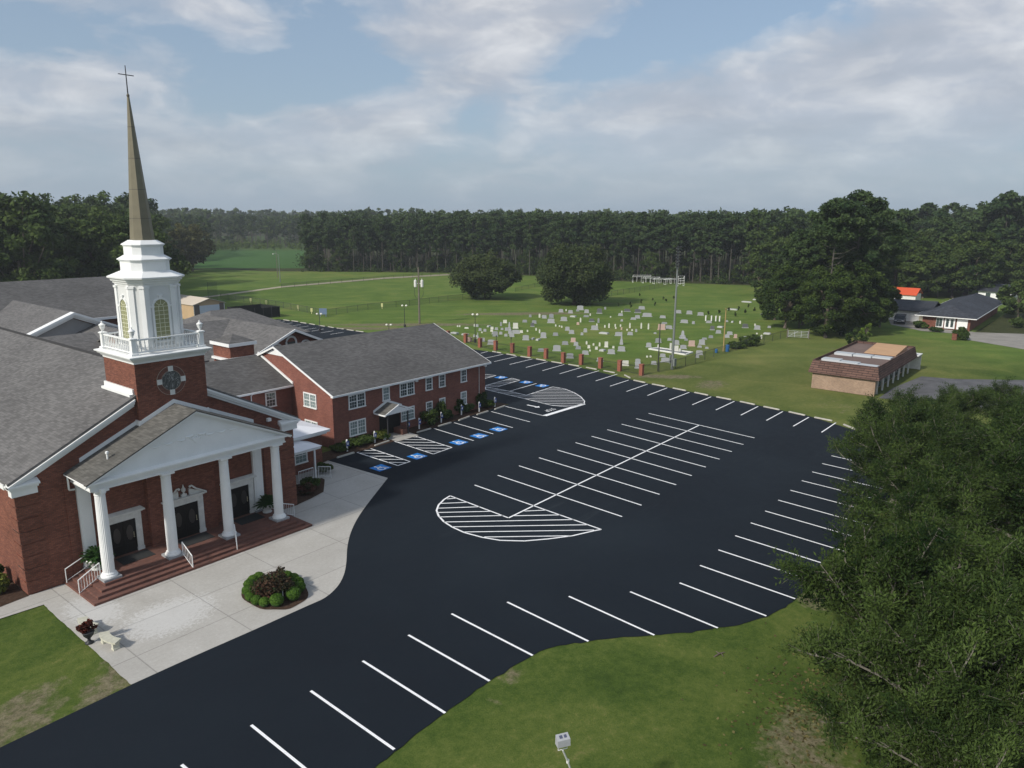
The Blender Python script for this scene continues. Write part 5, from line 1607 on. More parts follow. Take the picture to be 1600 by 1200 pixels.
# ------------------------------------------------------------------ rails at the steps
def rail(name, label, p0, z0, p1, z1, n=7, h=.85, mid=True):
    """p0,z0 lower foot; p1,z1 upper foot"""
    a = np.array([p0[0], p0[1], z0]); b_ = np.array([p1[0], p1[1], z1])
    m_ = MB()
    up_ = np.array([0, 0, h])
    m_.tube([a, a + up_], .025, 6); m_.tube([b_, b_ + up_], .025, 6)
    m_.tube([a + up_, b_ + up_], .028, 6)
    if mid: m_.tube([a + up_ * .14, b_ + up_ * .14], .018, 5)
    for k in range(1, n):
        t = k / n; p = a + (b_ - a) * t
        m_.tube([p + up_ * .14, p + up_], .011, 4)
    o = m_.build(name, WHITE, None)
    return tag(o, label, 'handrail', 'white handrails')


rail('metal_handrail', 'white picket handrail at the left end of the portico steps', G2(125, 930), .01, (14.75, 40.85), .56, 8)
rail('metal_handrail', 'white handrail in front of the second portico column', G2(302, 890), .01, (18.95, 40.0), .56, 6)
rail('metal_handrail', 'white handrail in front of the third portico column', G2(371, 862), .01, (22.25, 40.0), .56, 6)
rail('metal_handrail', 'white picket handrail at the right end of the portico steps', G2(460, 807), .01, (26.0, 40.9), .56, 8)
rail('metal_handrail', 'plain white rail against the wall at the left end of the steps', (13.62, 42.5), .14, (14.7, 42.5), .56, 1, .8)
rail('metal_handrail', 'plain white rail against the wall at the right end of the steps', (27.0, 42.5), .14, (26.1, 42.5), .56, 1, .8)
rail('metal_handrail', 'white picket rail left of the side entry porch post', (31.3, 46.35), .02, (32.6, 46.35), .02, 9, .9)
rail('metal_handrail', 'white picket rail right of the side entry porch post', (33.0, 46.25), .02, (33.6, 45.5), .02, 8, .9)
for x0, x1, y0, y1, lab in ((16.2, 18.0, 41.35, 42.45, 'left'), (19.6, 21.5, 41.0, 42.15, 'centre'), (23.5, 25.2, 41.35, 42.45, 'right')):
    m_ = MB(); m_.box(x0, x1, y0, y1, PZ, PZ + .018)
    tag(m_.build('doormat', MATBLK), 'dark rubber mat before the %s church door' % lab, 'doormat', 'doormats at the church doors')
# ================================================================== foliage
nr = np.random.default_rng(7)


def unit(v): return v / (np.linalg.norm(v, axis=-1, keepdims=True) + 1e-9)


def leaves(rng, C, size, outward, up=0.5, elong=1.6, rnd=0.9):
    """C (N,3) leaf centres -> (N,4,3) small faces leaning outward and up"""
    n = len(C)
    nor = unit(outward * 0.6 + np.array([0, 0, up]) + rng.normal(size=(n, 3)) * rnd)
    t = unit(np.cross(nor, rng.normal(size=(n, 3))))
    b = np.cross(nor, t)
    s = (size * rng.uniform(.6, 1.3, n))[:, None]
    a = t * s * elong * .5; c = b * s * .5
    return np.stack([C - a, C + c * .9 - a * .1, C + a, C - c * .9 + a * .15], 1)


def clump_crown(rng, cen, rad, per, size, flat=.7, up=.5, elong=1.5, centre=None, tvar=.28):
    K = len(cen)
    per = np.maximum(4, (per * (rad / rad.mean()) ** 2)).astype(int)
    idx = np.repeat(np.arange(K), per)
    d = unit(rng.normal(size=(len(idx), 3)))
    r = rng.uniform(0, 1, len(idx)) ** .45
    off = d * (r * rad[idx])[:, None]; off[:, 2] *= flat
    P = cen[idx] + off
    ct = rng.uniform(-1, 1, K) * tvar
    tint = np.clip(.45 + ct[idx] + rng.normal(size=len(idx)) * .13, 0, 1)
    if centre is None: centre = cen.mean(0)
    outw = unit(P - centre) * .6 + d * .6
    return leaves(rng, P, size, outw, up, elong), tint


def quads_of(mb):
    """quads of an MB built of four-sided faces only"""
    v = np.array(mb.v, float)
    q = [f for f in mb.f if len(f) == 4]
    return v[np.array(q)]


def joined(name, leafV, tint, barkV, lm, bm_):
    V = np.concatenate([leafV, barkV]); T_ = np.concatenate([tint, np.full(len(barkV), .5)])
    me = quad_mesh(name, V, T_)
    me.materials.append(lm); me.materials.append(bm_)
    mi = np.zeros(len(V), dtype=np.int32); mi[len(leafV):] = 1
    me.polygons.foreach_set('material_index', mi)
    return me


BARK = mat('bark', (.12, .10, .08), .95, noise=(5, .3))
BARKP = mat('pine_bark', (.085, .078, .066), .95, noise=(4, .3))
BARKG = mat('grey_twigs', (.15, .14, .115), .9, noise=(5, .2))
L_PINE = leaf_mat('pine_needles', (.019, .042, .016), (.078, .116, .040), .2)
L_OAK = leaf_mat('oak_leaves', (.020, .036, .013), (.072, .092, .032), .2)
L_BROAD = leaf_mat('broad_leaves', (.018, .040, .012), (.100, .142, .036), .24)
L_NEAR = leaf_mat('near_leaves', (.010, .026, .006), (.085, .128, .032), .25)
L_MAG = leaf_mat('evergreen_leaves', (.016, .036, .010), (.078, .115, .024), .18)
L_LIGHT = leaf_mat('light_leaves', (.06, .11, .02), (.20, .27, .05), .25)
L_BOX = leaf_mat('boxwood_leaves', (.035, .085, .012), (.11, .20, .03), .15)
L_RED = leaf_mat('red_leaves', (.022, .040, .016), (.135, .045, .040), .2)
L_FERN = leaf_mat('fern_leaves', (.015, .045, .012), (.05, .12, .025), .2)
L_DRY = leaf_mat('dry_leaves', (.06, .05, .02), (.17, .15, .06), .2)


def pine_geo(rng, h, crown_from=.55, width=.17, n=30, per=46, size=.55, curve=.02, dead=3):
    tb = MB()
    bend = rng.normal(size=2) * h * curve
    f = lambda t: np.array([bend[0] * t * t, bend[1] * t * t, h * t])
    tb.tube([f(t) for t in (0, .3, .6, .97)], [h * .0085, h * .007, h * .0055, h * .002], 5, cap=False)
    cen = []; rad = []
    for k in range(n):
        t = crown_from + (1 - crown_from) * ((k + rng.random()) / n) ** .85
        u = (t - crown_from) / (1 - crown_from)
        wmax = h * width * (0.45 + 1.25 * u) * (1.0 - u ** 3.2) + h * .02
        a = rng.random() * 6.283; rr = wmax * rng.uniform(.25, 1.0)
        c = f(t) + np.array([math.cos(a) * rr, math.sin(a) * rr, rr * .12])
        cen.append(c); rad.append(h * rng.uniform(.032, .062))
        if rng.random() < .6: tb.tube([f(t - .03), c], [h * .0028, h * .001], 3, cap=False)
    for k in range(dead):                                  # dead limbs below the crown
        t = rng.uniform(crown_from - .22, crown_from); a = rng.random() * 6.28; L = h * (.05 if dead < 10 else rng.uniform(.07, .16))
        d_ = np.array([math.cos(a), math.sin(a), .12])
        tb.tube([f(t), f(t) + d_ * L * .5, f(t) + (d_ + np.array([0, 0, .25])) * L], [h * .003, h * .002, h * .0008], 4, cap=False)
    V, T_ = clump_crown(rng, np.array(cen), np.array(rad), per, size, .62, .6, 1.5, centre=f(.75))
    return V, T_, quads_of(tb)


def broad_geo(rng, h, w, n=60, per=60, size=.5, base=.18, low=False, flat=.75, dome=1.0, trunk=.022):
    cz = h * (base + (1 - base) * .48); rz = h * (1 - base) * .52; rx = w / 2
    d = unit(rng.normal(size=(n * 2, 3)))
    lob = 1 + .16 * np.sin(d[:, 0] * 5 + rng.random() * 6) * np.cos(d[:, 1] * 4 + rng.random() * 6) + .10 * np.sin(d[:, 2] * 7 + rng.random() * 6)
    r = rng.uniform(.45, .98, n * 2) ** .6 * lob
    P = d * r[:, None] * np.array([rx, rx, rz]) * .86 + np.array([0, 0, cz])
    if not low:
        P = P[P[:, 2] > h * base * .9]
    P = P[:n]
    P[:, 2] = np.maximum(P[:, 2], h * .06)
    rad = rng.uniform(.10, .19, len(P)) * w * .62
    V, T_ = clump_crown(rng, P, rad, per, size, flat, .55, 1.5, centre=np.array([0, 0, cz * .8]))
    tb = MB()
    tb.tube([(0, 0, 0), (0.02 * h, 0, h * .15), (0, .015 * h, cz * .9)], [h * trunk * 1.3, h * trunk, h * trunk * .6], 6, cap=False)
    for k in range(min(16, len(P))):
        q = P[k * len(P) // 16 % len(P)]
        st = np.array([0, 0, rng.uniform(h * .12, cz * .8)])
        tb.tube([st, (st + q) / 2 + np.array([0, 0, h * .03]), q], [h * trunk * .45, h * trunk * .28, h * .003], 4, cap=False)
    return V, T_, quads_of(tb)


def near_geo(rng, h, w, limbs=18, sec=9, twigs=9, per=48, leaf=.15):
    """open feathery tree: limbs, side branches, twigs, leaf sprays along the twigs"""
    tb = MB(); TW = []
    tb.tube([(0, 0, 0), (.05 * w * rng.normal(), .05 * w * rng.normal(), h * .3), (0, 0, h * .62)], [h * .032, h * .026, h * .012], 8, cap=False)
    for i in range(limbs):
        a = 2 * math.pi * (i * .618 + rng.uniform(-.06, .06)); el = rng.uniform(-.25, 1.2) if i % 3 else rng.uniform(.9, 1.5)
        st = np.array([0, 0, h * rng.uniform(.22, .55)])
        L = 1.0 * rng.uniform(.82, 1.12)
        end = np.array([math.cos(a) * math.cos(el) * w * .5 * L, math.sin(a) * math.cos(el) * w * .5 * L, h * .42 + math.sin(el) * h * .54 * L])
        midp = (st + end) / 2 + np.array([0, 0, h * .05]) + rng.normal(size=3) * .03 * h
        path = [st, midp, end]
        tb.tube(path, [h * .012, h * .007, h * .002], 5, cap=False)
        for j in range(sec):
            t = .22 + .78 * (j + rng.random()) / sec
            p = (st * (1 - t) + midp * t) if t < .5 else None
            tt = t * 2 if t < .5 else (t - .5) * 2
            p = st + (midp - st) * tt if t < .5 else midp + (end - midp) * tt
            dirm = unit(end - midp) if t > .5 else unit(midp - st)
            dv = unit(dirm * .8 + rng.normal(size=3) * .75 + np.array([0, 0, .30]))
            sl = w * .17 * rng.uniform(.7, 1.35) * (1.15 - .5 * t)
            e2 = p + dv * sl
            tb.tube([p, (p + e2) / 2 + rng.normal(size=3) * .03 * sl, e2], [h * .0042, h * .0028, h * .0010], 4, cap=False)
            for k in range(twigs):
                s = .15 + .85 * (k + rng.random()) / twigs
                q = p + (e2 - p) * s
                tv = unit(dv * .9 + rng.normal(size=3) * .65 + np.array([0, 0, .22]))
                tl = w * .075 * rng.uniform(.6, 1.4)
                e3 = q + tv * tl
                if (k + j) % 2 == 0: tb.tube([q, e3], [h * .0013, h * .0006], 3, cap=False)
                TW.append((q, e3, rng.uniform(-1, 1)))
    A = np.array([t[0] for t in TW]); B = np.array([t[1] for t in TW]); ct = np.array([t[2] for t in TW])
    # sprays of one side branch share a tone
    idx = np.repeat(np.arange(len(TW)), per)
    s = rng.uniform(.0, 1.12, len(idx))[:, None]
    P = A[idx] + (B[idx] - A[idx]) * s + rng.normal(size=(len(idx), 3)) * np.array([1, 1, .6]) * w * .019
    grp = (idx // (twigs))
    gt = rng.uniform(-.32, .30, grp.max() + 1)
    tint = np.clip(.44 + gt[grp] + ct[idx] * .08 + rng.normal(size=len(idx)) * .07, 0, 1)
    n = len(P)
    ax = unit(unit(B[idx] - A[idx]) + rng.normal(size=(n, 3)) * .55)
    nor = unit(rng.normal(size=(n, 3)) * .8 + np.array([0, 0, .9]))
    bb = unit(np.cross(nor, ax))
    sz = (leaf * rng.uniform(.6, 1.4, n))[:, None]
    a_ = ax * sz * .95; c_ = bb * sz * .19
    V = np.stack([P - a_ * .6, P + c_, P + a_ * .6, P - c_], 1)
    return V, tint, quads_of(tb)


def tree_thing(name, label, cat, geo, lm, bm_, loc, rz=0.0, group=None, sc=1.0):
    V, T_, bk = geo
    o = thing(name, label, cat, loc, rz, group)
    me = quad_mesh('crown', V, T_); me.materials.append(lm)
    link('crown', me, None, o)
    mb = quad_mesh('trunk', bk, np.full(len(bk), .5)); mb.materials.append(bm_)
    link('trunk', mb, None, o)
    o.scale = (sc, sc, sc)
    return o


# ---- the near trees on the right
NG = [near_geo(np.random.default_rng(11 + i), h, w_, leaf=lf) for i, (h, w_, lf) in enumerate(((8.0, 9.6, .15), (8.6, 9.0, .15), (7.0, 7.6, .125)))]
protos = []
near_spots = ((66, 11.0, 0, .74, 'leafy near tree farthest along the right edge of the car park'),
              (57.5, 10.9, 1, .84, 'leafy near tree overhanging the bays at mid right'),
              (50.4, 9.0, 0, .90, 'leafy near tree whose boughs hide the ends of several parking stripes'),
              (42.8, 6.0, 1, .84, 'leafy near tree at the bend of the car park edge'),
              (36.8, 5.3, 2, 1.0, 'leafy near tree beside the lawn at the lower right'),
              (30.6, 5.2, 2, 1.12, 'feathery near tree rising from the bare earth at the lower right'),
              (26.0, 3.2, 2, 1.0, 'feathery near tree closest to the bottom right corner'),
              (73.5, 9.4, 1, .66, 'near tree in front of the old asphalt yard'),
              (64, 4.0, 1, .84, 'near tree at the right border, level with the shop yard'),
              (53, 2.6, 0, 1.05, 'near tree at the right border, middle of the thicket'),
              (43.5, 1.6, 1, 1.04, 'near tree at the right border in the lower thicket'),
              (35.6, .9, 0, .92, 'near tree at the right border just above the corner'),
              (28.8, 1.2, 1, .92, 'near tree at the bottom right corner, behind the closest one'),
              (23.2, 1.6, 2, .80, 'small near tree filling the very corner at the bottom right'),
              (80, 6.2, 0, .64, 'near tree at the far right edge under the shop yard'))
first = {}
for x, y, k, s, lab in near_spots:
    rz = (x * 1.7 + y) % 6.28
    if k not in first:
        first[k] = tree_thing('leafy_tree', lab, 'tree', NG[k], L_NEAR, BARKG, (x, y, 0), rz, 'near trees beside the car park', s)
    else:
        dup(first[k], (x, y, 0), rz, lab, (s, s, s))
# undergrowth below them
ug = []; ut = []
r5 = np.random.default_rng(5)
for i in range(150):
    x = r5.uniform(25, 82); y = r5.uniform(-1 if x > 36 else 2, 9.2 if x > 40 else 3.5 + (x - 25) * .33)
    c = np.array([[x, y, r5.uniform(.2, .9)]])
    V, T_ = clump_crown(r5, c + r5.normal(size=(3, 3)) * np.array([.5, .5, .15]), np.array([.55, .5, .6]), 60, .17, .7)
    ug.append(V); ut.append(T_)
me = quad_mesh('undergrowth', np.concatenate(ug), np.concatenate(ut)); me.materials.append(L_MAG)
tag(link('undergrowth', me), 'low dark undergrowth beneath the near trees', 'undergrowth', kind='stuff')
me = quad_mesh('dead_leaves', leaves(r5, np.column_stack([r5.normal(29.3, 2.2, 900), r5.normal(7.2, 1.5, 900), np.full(900, .0)]), .13, np.zeros((900, 3)), 1.0, 1.3, .5), r5.random(900)); me.materials.append(L_DRY)
tag(link('leaf_litter', me, None, None, (0, 0, -.01)), 'dry fallen leaves and twigs on bare earth at the lower right', 'leaf litter', kind='stuff')

# ---- two oaks in the field
g = broad_geo(np.random.default_rng(21), 11.2, 17.5, 230, 150, .34, .05, True, trunk=.03)
tree_thing('oak_tree', 'wide dark oak standing on the field left of its taller neighbour', 'tree', g, L_OAK, BARK, (*G2(757, 467), 0), .4, 'two dark oaks by the cemetery')
g = broad_geo(np.random.default_rng(22), 13.8, 20.5, 260, 150, .36, .08, True, trunk=.035)
tree_thing('oak_tree', 'taller dark oak at the back corner of the cemetery', 'tree', g, L_OAK, BARK, (*G2(897, 476), 0), 1.4, 'two dark oaks by the cemetery')

# ---- pine plantation: the front rows tree by tree
PM = []
for i in range(7):
    rg = np.random.default_rng(40 + i)
    V, T_, bk = pine_geo(rg, 18.6, (.42, .52, .58, .34, .48, .62, .44)[i], .15, 46, 58, .48)
    PM.append(joined('pine_tree', V, T_, bk, L_PINE, BARKP))
BM = []
for i in range(5):
    rg = np.random.default_rng(60 + i)
    V, T_, bk = broad_geo(rg, 16.0, (13, 11, 14.5, 10, 12.5)[i], 80, 130, .44, .08, True)
    BM.append(joined('broadleaf_tree', V, T_, bk, L_BROAD, BARK))


def inst(name, me, x, y, s, rz, lab, cat, grp, sz=None):
    o = bpy.data.objects.new(name, me); col.objects.link(o)
    o.location = (x, y, -.05); o.rotation_euler = (0, 0, rz); o.scale = (s, s, sz or s)
    return tag(o, lab, cat, grp)


edge = [G2(478, 423.5), G2(560, 424.5), G2(700, 426), G2(840, 430), G2(960, 437.5), G2(1080, 441), G2(1190, 445), G2(1262, 449)]
edge = [np.array(p) for p in edge]
seglen = [np.linalg.norm(b - a) for a, b in zip(edge, edge[1:])]
tot = sum(seglen)
def along(t):
    d = t * tot
    for a, b, L in zip(edge, edge[1:], seglen):
        if d <= L: return a + (b - a) * d / L
        d -= L
    return edge[-1]
r8 = np.random.default_rng(8)
pine_pts = []
for row, (off, cnt) in enumerate(((1.5, 52), (6.5, 52), (12, 50), (18, 46), (25, 40))):
    for k in range(cnt):
        p = along((k + r8.uniform(.1, .9)) / cnt)
        dd = p / np.linalg.norm(p)
        q = p + dd * (off + r8.uniform(-2, 2))
        s = r8.uniform(.80, 1.10) * (1.0 + .06 * (q[0] > 205))
        inst('pine_tree', PM[r8.integers(7)], q[0], q[1], s, r8.random() * 6.28, 'slender bare-trunked pine at the front of the plantation behind the field', 'pine tree', 'pines in the front rows of the plantation')
for k in range(34):
    p = along(r8.random()); dd = p / np.linalg.norm(p); q = p + dd * r8.uniform(0, 9)
    inst('broadleaf_tree', BM[r8.integers(5)], q[0], q[1], r8.uniform(.25, .62), r8.random() * 6.28, 'young leafy tree filling a gap between the front pines', 'tree', 'young broadleaf trees among the front pines')
# the depth of the plantation and the far woods, beyond counting
def woods(name, label, pts, hts, kinds, nl, size, lm, trunks=True):
    VV = []; TT = []; BB = []
    for (x, y), h, kd in zip(pts, hts, kinds):
        rg = r8
        if kd == 0:
            c0, c1, wd = .50, 1.0, .15
        else:
            c0, c1, wd = .12, 1.0, .30
        K = 9
        t = c0 + (c1 - c0) * rg.random(K) ** .8
        u = (t - c0) / (1 - c0)
        wr = h * wd * np.sqrt(np.clip(1 - (2 * u - (.75 if kd == 0 else .9)) ** 2 * .75, .1, 1))
        a = rg.random(K) * 6.28; rr = wr * rg.uniform(.2, 1, K)
        cen = np.column_stack([x + np.cos(a) * rr, y + np.sin(a) * rr, t * h])
        rad = h * rg.uniform(.05, .10, K)
        V, T_ = clump_crown(rg, cen, rad, nl / K, size, .7, .6, 1.4, centre=np.array([x, y, h * .5]))
        T_ = np.clip(T_ + rg.uniform(-.18, .18), 0, 1)
        VV.append(V); TT.append(T_)
        if trunks and kd == 0:
            m_ = MB(); m_.tube([(x, y, 0), (x, y, h * .9)], [h * .011, h * .004], 4, cap=False); BB.append(quads_of(m_))
    V = np.concatenate(VV); T_ = np.concatenate(TT)
    B = np.concatenate(BB) if BB else np.zeros((0, 4, 3))
    me = joined(name, V, T_, B, lm, BARKP)
    return tag(link(name, me), label, 'woods', kind='stuff')


pts = []; hts = []
for k in range(620):
    p = along(r8.random()); dd = p / np.linalg.norm(p)
    q = p + dd * (28 + 95 * r8.random() ** 1.3)
    pts.append(q); hts.append(r8.uniform(16.0, 21.2) + (1.2 if q[0] > 215 else 0))
woods('pine_wood', 'dark depth of the pine plantation behind its front rows', pts, hts, [0] * len(pts), 230, .85, L_PINE)
# undergrowth along the plantation's foot
VV = []; TT = []
for k in range(420):
    p = along(r8.random()); dd = p / np.linalg.norm(p); q = p + dd * r8.uniform(-1, 30)
    h = r8.uniform(.8, 3.4) if r8.random() < .7 else r8.uniform(3, 7.5)
    V, T_ = clump_crown(r8, np.array([[q[0], q[1], h * .4]]) + r8.normal(size=(4, 3)) * np.array([1.4, 1.4, .25 * h]), np.full(4, .42 * h + .35), 44, .42, .8)
    VV.append(V); TT.append(T_)
me = quad_mesh('brush', np.concatenate(VV), np.concatenate(TT)); me.materials.append(L_BROAD)
tag(link('brush', me), 'bushy green growth along the foot of the pine plantation', 'brush', kind='stuff')
# far wooded horizon
pts = []; hts = []; kd = []
for k in range(1500):
    px = r8.uniform(200, 1640); d0 = 560 + 900 * r8.random() ** 1.2
    dr = ray(px, 380); q = dr[:2] / np.linalg.norm(dr[:2]) * d0
    if px < 560 and d0 < 700: d0 = 700; q = dr[:2] / np.linalg.norm(dr[:2]) * (d0 + r8.random() * 400)
    if px < 330 and r8.random() < .5: q = q * .8
    pts.append(q); hts.append(r8.uniform(20, 26)); kd.append(int(r8.random() < .6))
woods('far_woods', 'hazy unbroken woods along the horizon', pts, hts, kd, 110, 2.1, L_BROAD, False)
pts = []; hts = []; kd = []
for k in range(260):
    px = r8.uniform(255, 520); dr = ray(px, 400); d0 = r8.uniform(500, 720) if px > 330 else r8.uniform(380, 700)
    q = dr[:2] / np.linalg.norm(dr[:2]) * d0
    pts.append(q); hts.append(r8.uniform(15, 20)); kd.append(int(r8.random() < .3))
woods('mixed_woods', 'mixed woods beyond the crop field', pts, hts, kd, 260, 1.1, L_BROAD)
pts = []; hts = []; kd = []
for k in range(300):
    q = np.array(G2(r8.uniform(325, 520), r8.uniform(378, 391.5)))
    pts.append(q); hts.append(r8.uniform(1.5, 4.5)); kd.append(1)
woods('young_trees', 'bright young trees and scrub between the crop field and the woods', pts, hts, kd, 60, .7, L_LIGHT, False)

# left woods
labL = 'rounded broadleaf tree in the dark woods behind the church roofs'
for k in range(46):
    px = -60 + 345 * ((k * .618) % 1.0); dist = 172 + (k % 5) * 15 + r8.uniform(-5, 5)
    if px > 225: px = px - 200; dist += 20
    dr = ray(px, 420); q = dr[:2] / np.linalg.norm(dr[:2]) * dist
    s = r8.uniform(1.25, 1.55) if px < 215 else r8.uniform(1.0, 1.25)
    inst('broadleaf_tree', BM[r8.integers(5)], q[0], q[1], s, r8.random() * 6.28, labL, 'tree', 'broadleaf trees in the woods behind the church')
pts = []; hts = []; kd = []
for k in range(170):
    px = r8.uniform(-80, 262); dist = r8.uniform(235, 420); dr = ray(px, 400); q = dr[:2] / np.linalg.norm(dr[:2]) * dist
    if px > 290: q *= 1.25
    pts.append(q); hts.append(r8.uniform(21, 26) if px < 240 else r8.uniform(18, 21)); kd.append(1)
woods('broadleaf_wood', 'depth of the broadleaf woods behind the church', pts, hts, kd, 480, .85, L_BROAD, False)
x, y = G2(301, 424)
V, T_, bk = broad_geo(np.random.default_rng(71), 17.5, 17, 110, 60, .65, .15)
tree_thing('broadleaf_tree', 'lone brownish-green tree at the near end of the crop field', 'tree', (V, T_, bk), leaf_mat('olive_leaves', (.045, .050, .016), (.17, .165, .055), .25), BARK, (x, y, 0))
V, T_, bk = broad_geo(np.random.default_rng(72), 7, 6, 30, 40, .4, .15)
x, y = G2(278, 432); tree_thing('broadleaf_tree', 'small pale-trunked tree beside the lone tree at the field end', 'tree', (V, T_, bk), L_BROAD, BARKG, (x, y, 0))

# ---- right-hand group in front of the woods
rs = [  # px, base py, height, width, kind, label
    (1288, 527, 22.6, 0, 'p', 'tall rugged pine with bare lower limbs towering over the gate'),
    (1330, 520, 24.0, 0, 'p', 'tall broad-topped pine right of the rugged one'),
    (1248, 512, 17.5, 0, 'p', 'shorter leaning pine left of the rugged one'),
    (1362, 503, 21.5, 0, 'p', 'dark-topped pine behind the evergreen clump'),
    (1312, 508, 22.5, 0, 'p', 'pine between the two tallest pines'),
    (1262, 506, 18.5, 0, 'p', 'middling pine rising between the leaning pine and the rugged one'),
    (1226, 513, 13, 11, 'b', 'spreading evergreen left of the farm gate'),
    (1254, 508, 15.5, 12, 'b', 'dense evergreen behind the farm gate'),
    (1290, 528, 13.2, 11, 'b', 'dense evergreen just right of the farm gate'),
    (1325, 524, 14.5, 11.5, 'b', 'large dense evergreen in the middle of the clump'),
    (1352, 519, 12.0, 9, 'b', 'dense evergreen at the right of the clump'),
    (1374, 511, 9.0, 6.5, 'b', 'rounded evergreen beside the garage drive'),
    (1210, 500, 9, 8, 'b', 'low-boughed evergreen over the last headstones'),
]
for i, (px, py, h, w_, kd_, lab) in enumerate(rs):
    x, y = G2(px, py)
    if kd_ == 'p':
        g = pine_geo(np.random.default_rng(80 + i), h, (.70, .42, .42, .40, .45, .4)[i], (.18, .27, .20, .24, .22, .2)[i], 95, 140, .34, .03, 16 if i == 0 else 5)
        tree_thing('pine_tree', lab, 'pine tree', g, L_PINE, BARKP, (x, y, 0), i)
    else:
        g = broad_geo(np.random.default_rng(80 + i), h, w_, 100, 230, .26, .03, True)
        tree_thing('evergreen_tree', lab, 'tree', g, L_MAG, BARK, (x, y, 0), i)
labR = 'tree in the unbroken woods behind the houses on the right'
for k in range(60):
    px = 1400 + 260 * ((k * .618) % 1.0); dist = 222 + (k % 5) * 20 + r8.uniform(-5, 5)
    if 1520 < px: dist += 22
    dr = ray(px, 420); q = dr[:2] / np.linalg.norm(dr[:2]) * dist
    pine = k % 3 == 0
    if pine: inst('pine_tree', PM[r8.integers(7)], q[0], q[1], r8.uniform(1.0, 1.25), r8.random() * 6, 'tall pine ' + labR[4:], 'pine tree', 'pines in the woods on the right')
    else: inst('broadleaf_tree', BM[r8.integers(5)], q[0], q[1], r8.uniform(.85, 1.15), r8.random() * 6, 'rounded ' + labR, 'tree', 'broadleaf trees in the woods on the right')
for k in range(16):
    px = 1195 + k * 14; dr = ray(px, 430); q = dr[:2] / np.linalg.norm(dr[:2]) * (205 + (k * 37) % 45)
    inst('broadleaf_tree', BM[k % 5], q[0], q[1], r8.uniform(.9, 1.2), k, 'rounded tree in the shade behind the evergreen clump', 'tree', 'broadleaf trees behind the evergreen clump')
pts = []; hts = []; kd = []
for k in range(420):
    px = r8.uniform(1170, 1720); dist = r8.uniform(235, 480) if px < 1400 else r8.uniform(300, 520)
    dr = ray(px, 400); q = dr[:2] / np.linalg.norm(dr[:2]) * dist
    pts.append(q); hts.append(r8.uniform(19, 24) + (2.5 if px > 1500 else 0)); kd.append(int(r8.random() < .5))
woods('mixed_wood', 'depth of the mixed woods on the right', pts, hts, kd, 400, .85, L_BROAD)
for (px, dist, h, lab) in ((1567, 255, 27, 'tallest pine on the right skyline'), (1590, 262, 25.5, 'pine at the right border of the skyline'), (1540, 262, 24.5, 'pine stepping down left of the tallest skyline pine'), (1440, 300, 25, 'pair of skyline pines, the left one'), (1484, 310, 25, 'flat-topped skyline pine right of the pair')):
    dr = ray(px, 400); q = dr[:2] / np.linalg.norm(dr[:2]) * dist
    tree_thing('pine_tree', lab, 'pine tree', pine_geo(np.random.default_rng(int(px)), h, .5, .2, 60, 44, .8), L_PINE, BARKP, (q[0], q[1], 0))
x, y = G2(1590, 497)
tree_thing('broadleaf_tree', 'bright round-headed tree at the right border beside the ranch house', 'tree', broad_geo(np.random.default_rng(91), 8.5, 9.0, 70, 80, .40, .05, True), L_BROAD, BARK, (x, y, 0))
x, y = G2(1450, 462)
tree_thing('broadleaf_tree', 'broad mid-green tree rising behind the dark ranch roof', 'tree', broad_geo(np.random.default_rng(92), 15.5, 19, 110, 80, .6, .05, True), L_BROAD, BARK, (x, y, 0))
x, y = G2(1500, 465)
tree_thing('broadleaf_tree', 'second broad tree behind the ranch roof, nearer the white house', 'tree', broad_geo(np.random.default_rng(93), 16.5, 18, 110, 80, .6, .05, True), L_BROAD, BARK, (x + 8, y, 0))
x, y = G2(1336, 549)
tree_thing('small_tree', 'small tree with a pale green top behind the shop roof', 'tree', broad_geo(np.random.default_rng(94), 3.6, 3.6, 30, 70, .20, .05, True), L_BROAD, BARK, (x, y, 0))
x, y = G2(1342, 549)
tree_thing('small_tree', 'yellow-green sapling beside the small tree behind the shop', 'tree', broad_geo(np.random.default_rng(95), 4.3, 2.2, 22, 60, .18, .45), L_LIGHT, BARK, (x + .6, y - .6, 0))


def bush(name, label, px, py, h, w_, lm, seed, size=.14, n=16, per=150, grp=None, z=0.03, xy=None, cat='shrub'):
    rg = np.random.default_rng(seed)
    P = rg.normal(size=(n, 3)); P = unit(P) * rg.uniform(.2, .72, (n, 1)) * np.array([w_ / 2, w_ / 2, h / 2]) + np.array([0, 0, h * .48])
    V, T_ = clump_crown(rg, P, np.full(n, w_ * .20), per, size, min(1.0, h / w_), .5, 1.4, centre=np.array([0, 0, h * .3]))
    V[..., 2] = np.maximum(V[..., 2], 0.0)
    x, y = xy or G2(px, py)
    me = quad_mesh(name, V, T_); me.materials.append(lm)
    return tag(link(name, me, None, None, (x, y, z)), label, cat, grp)


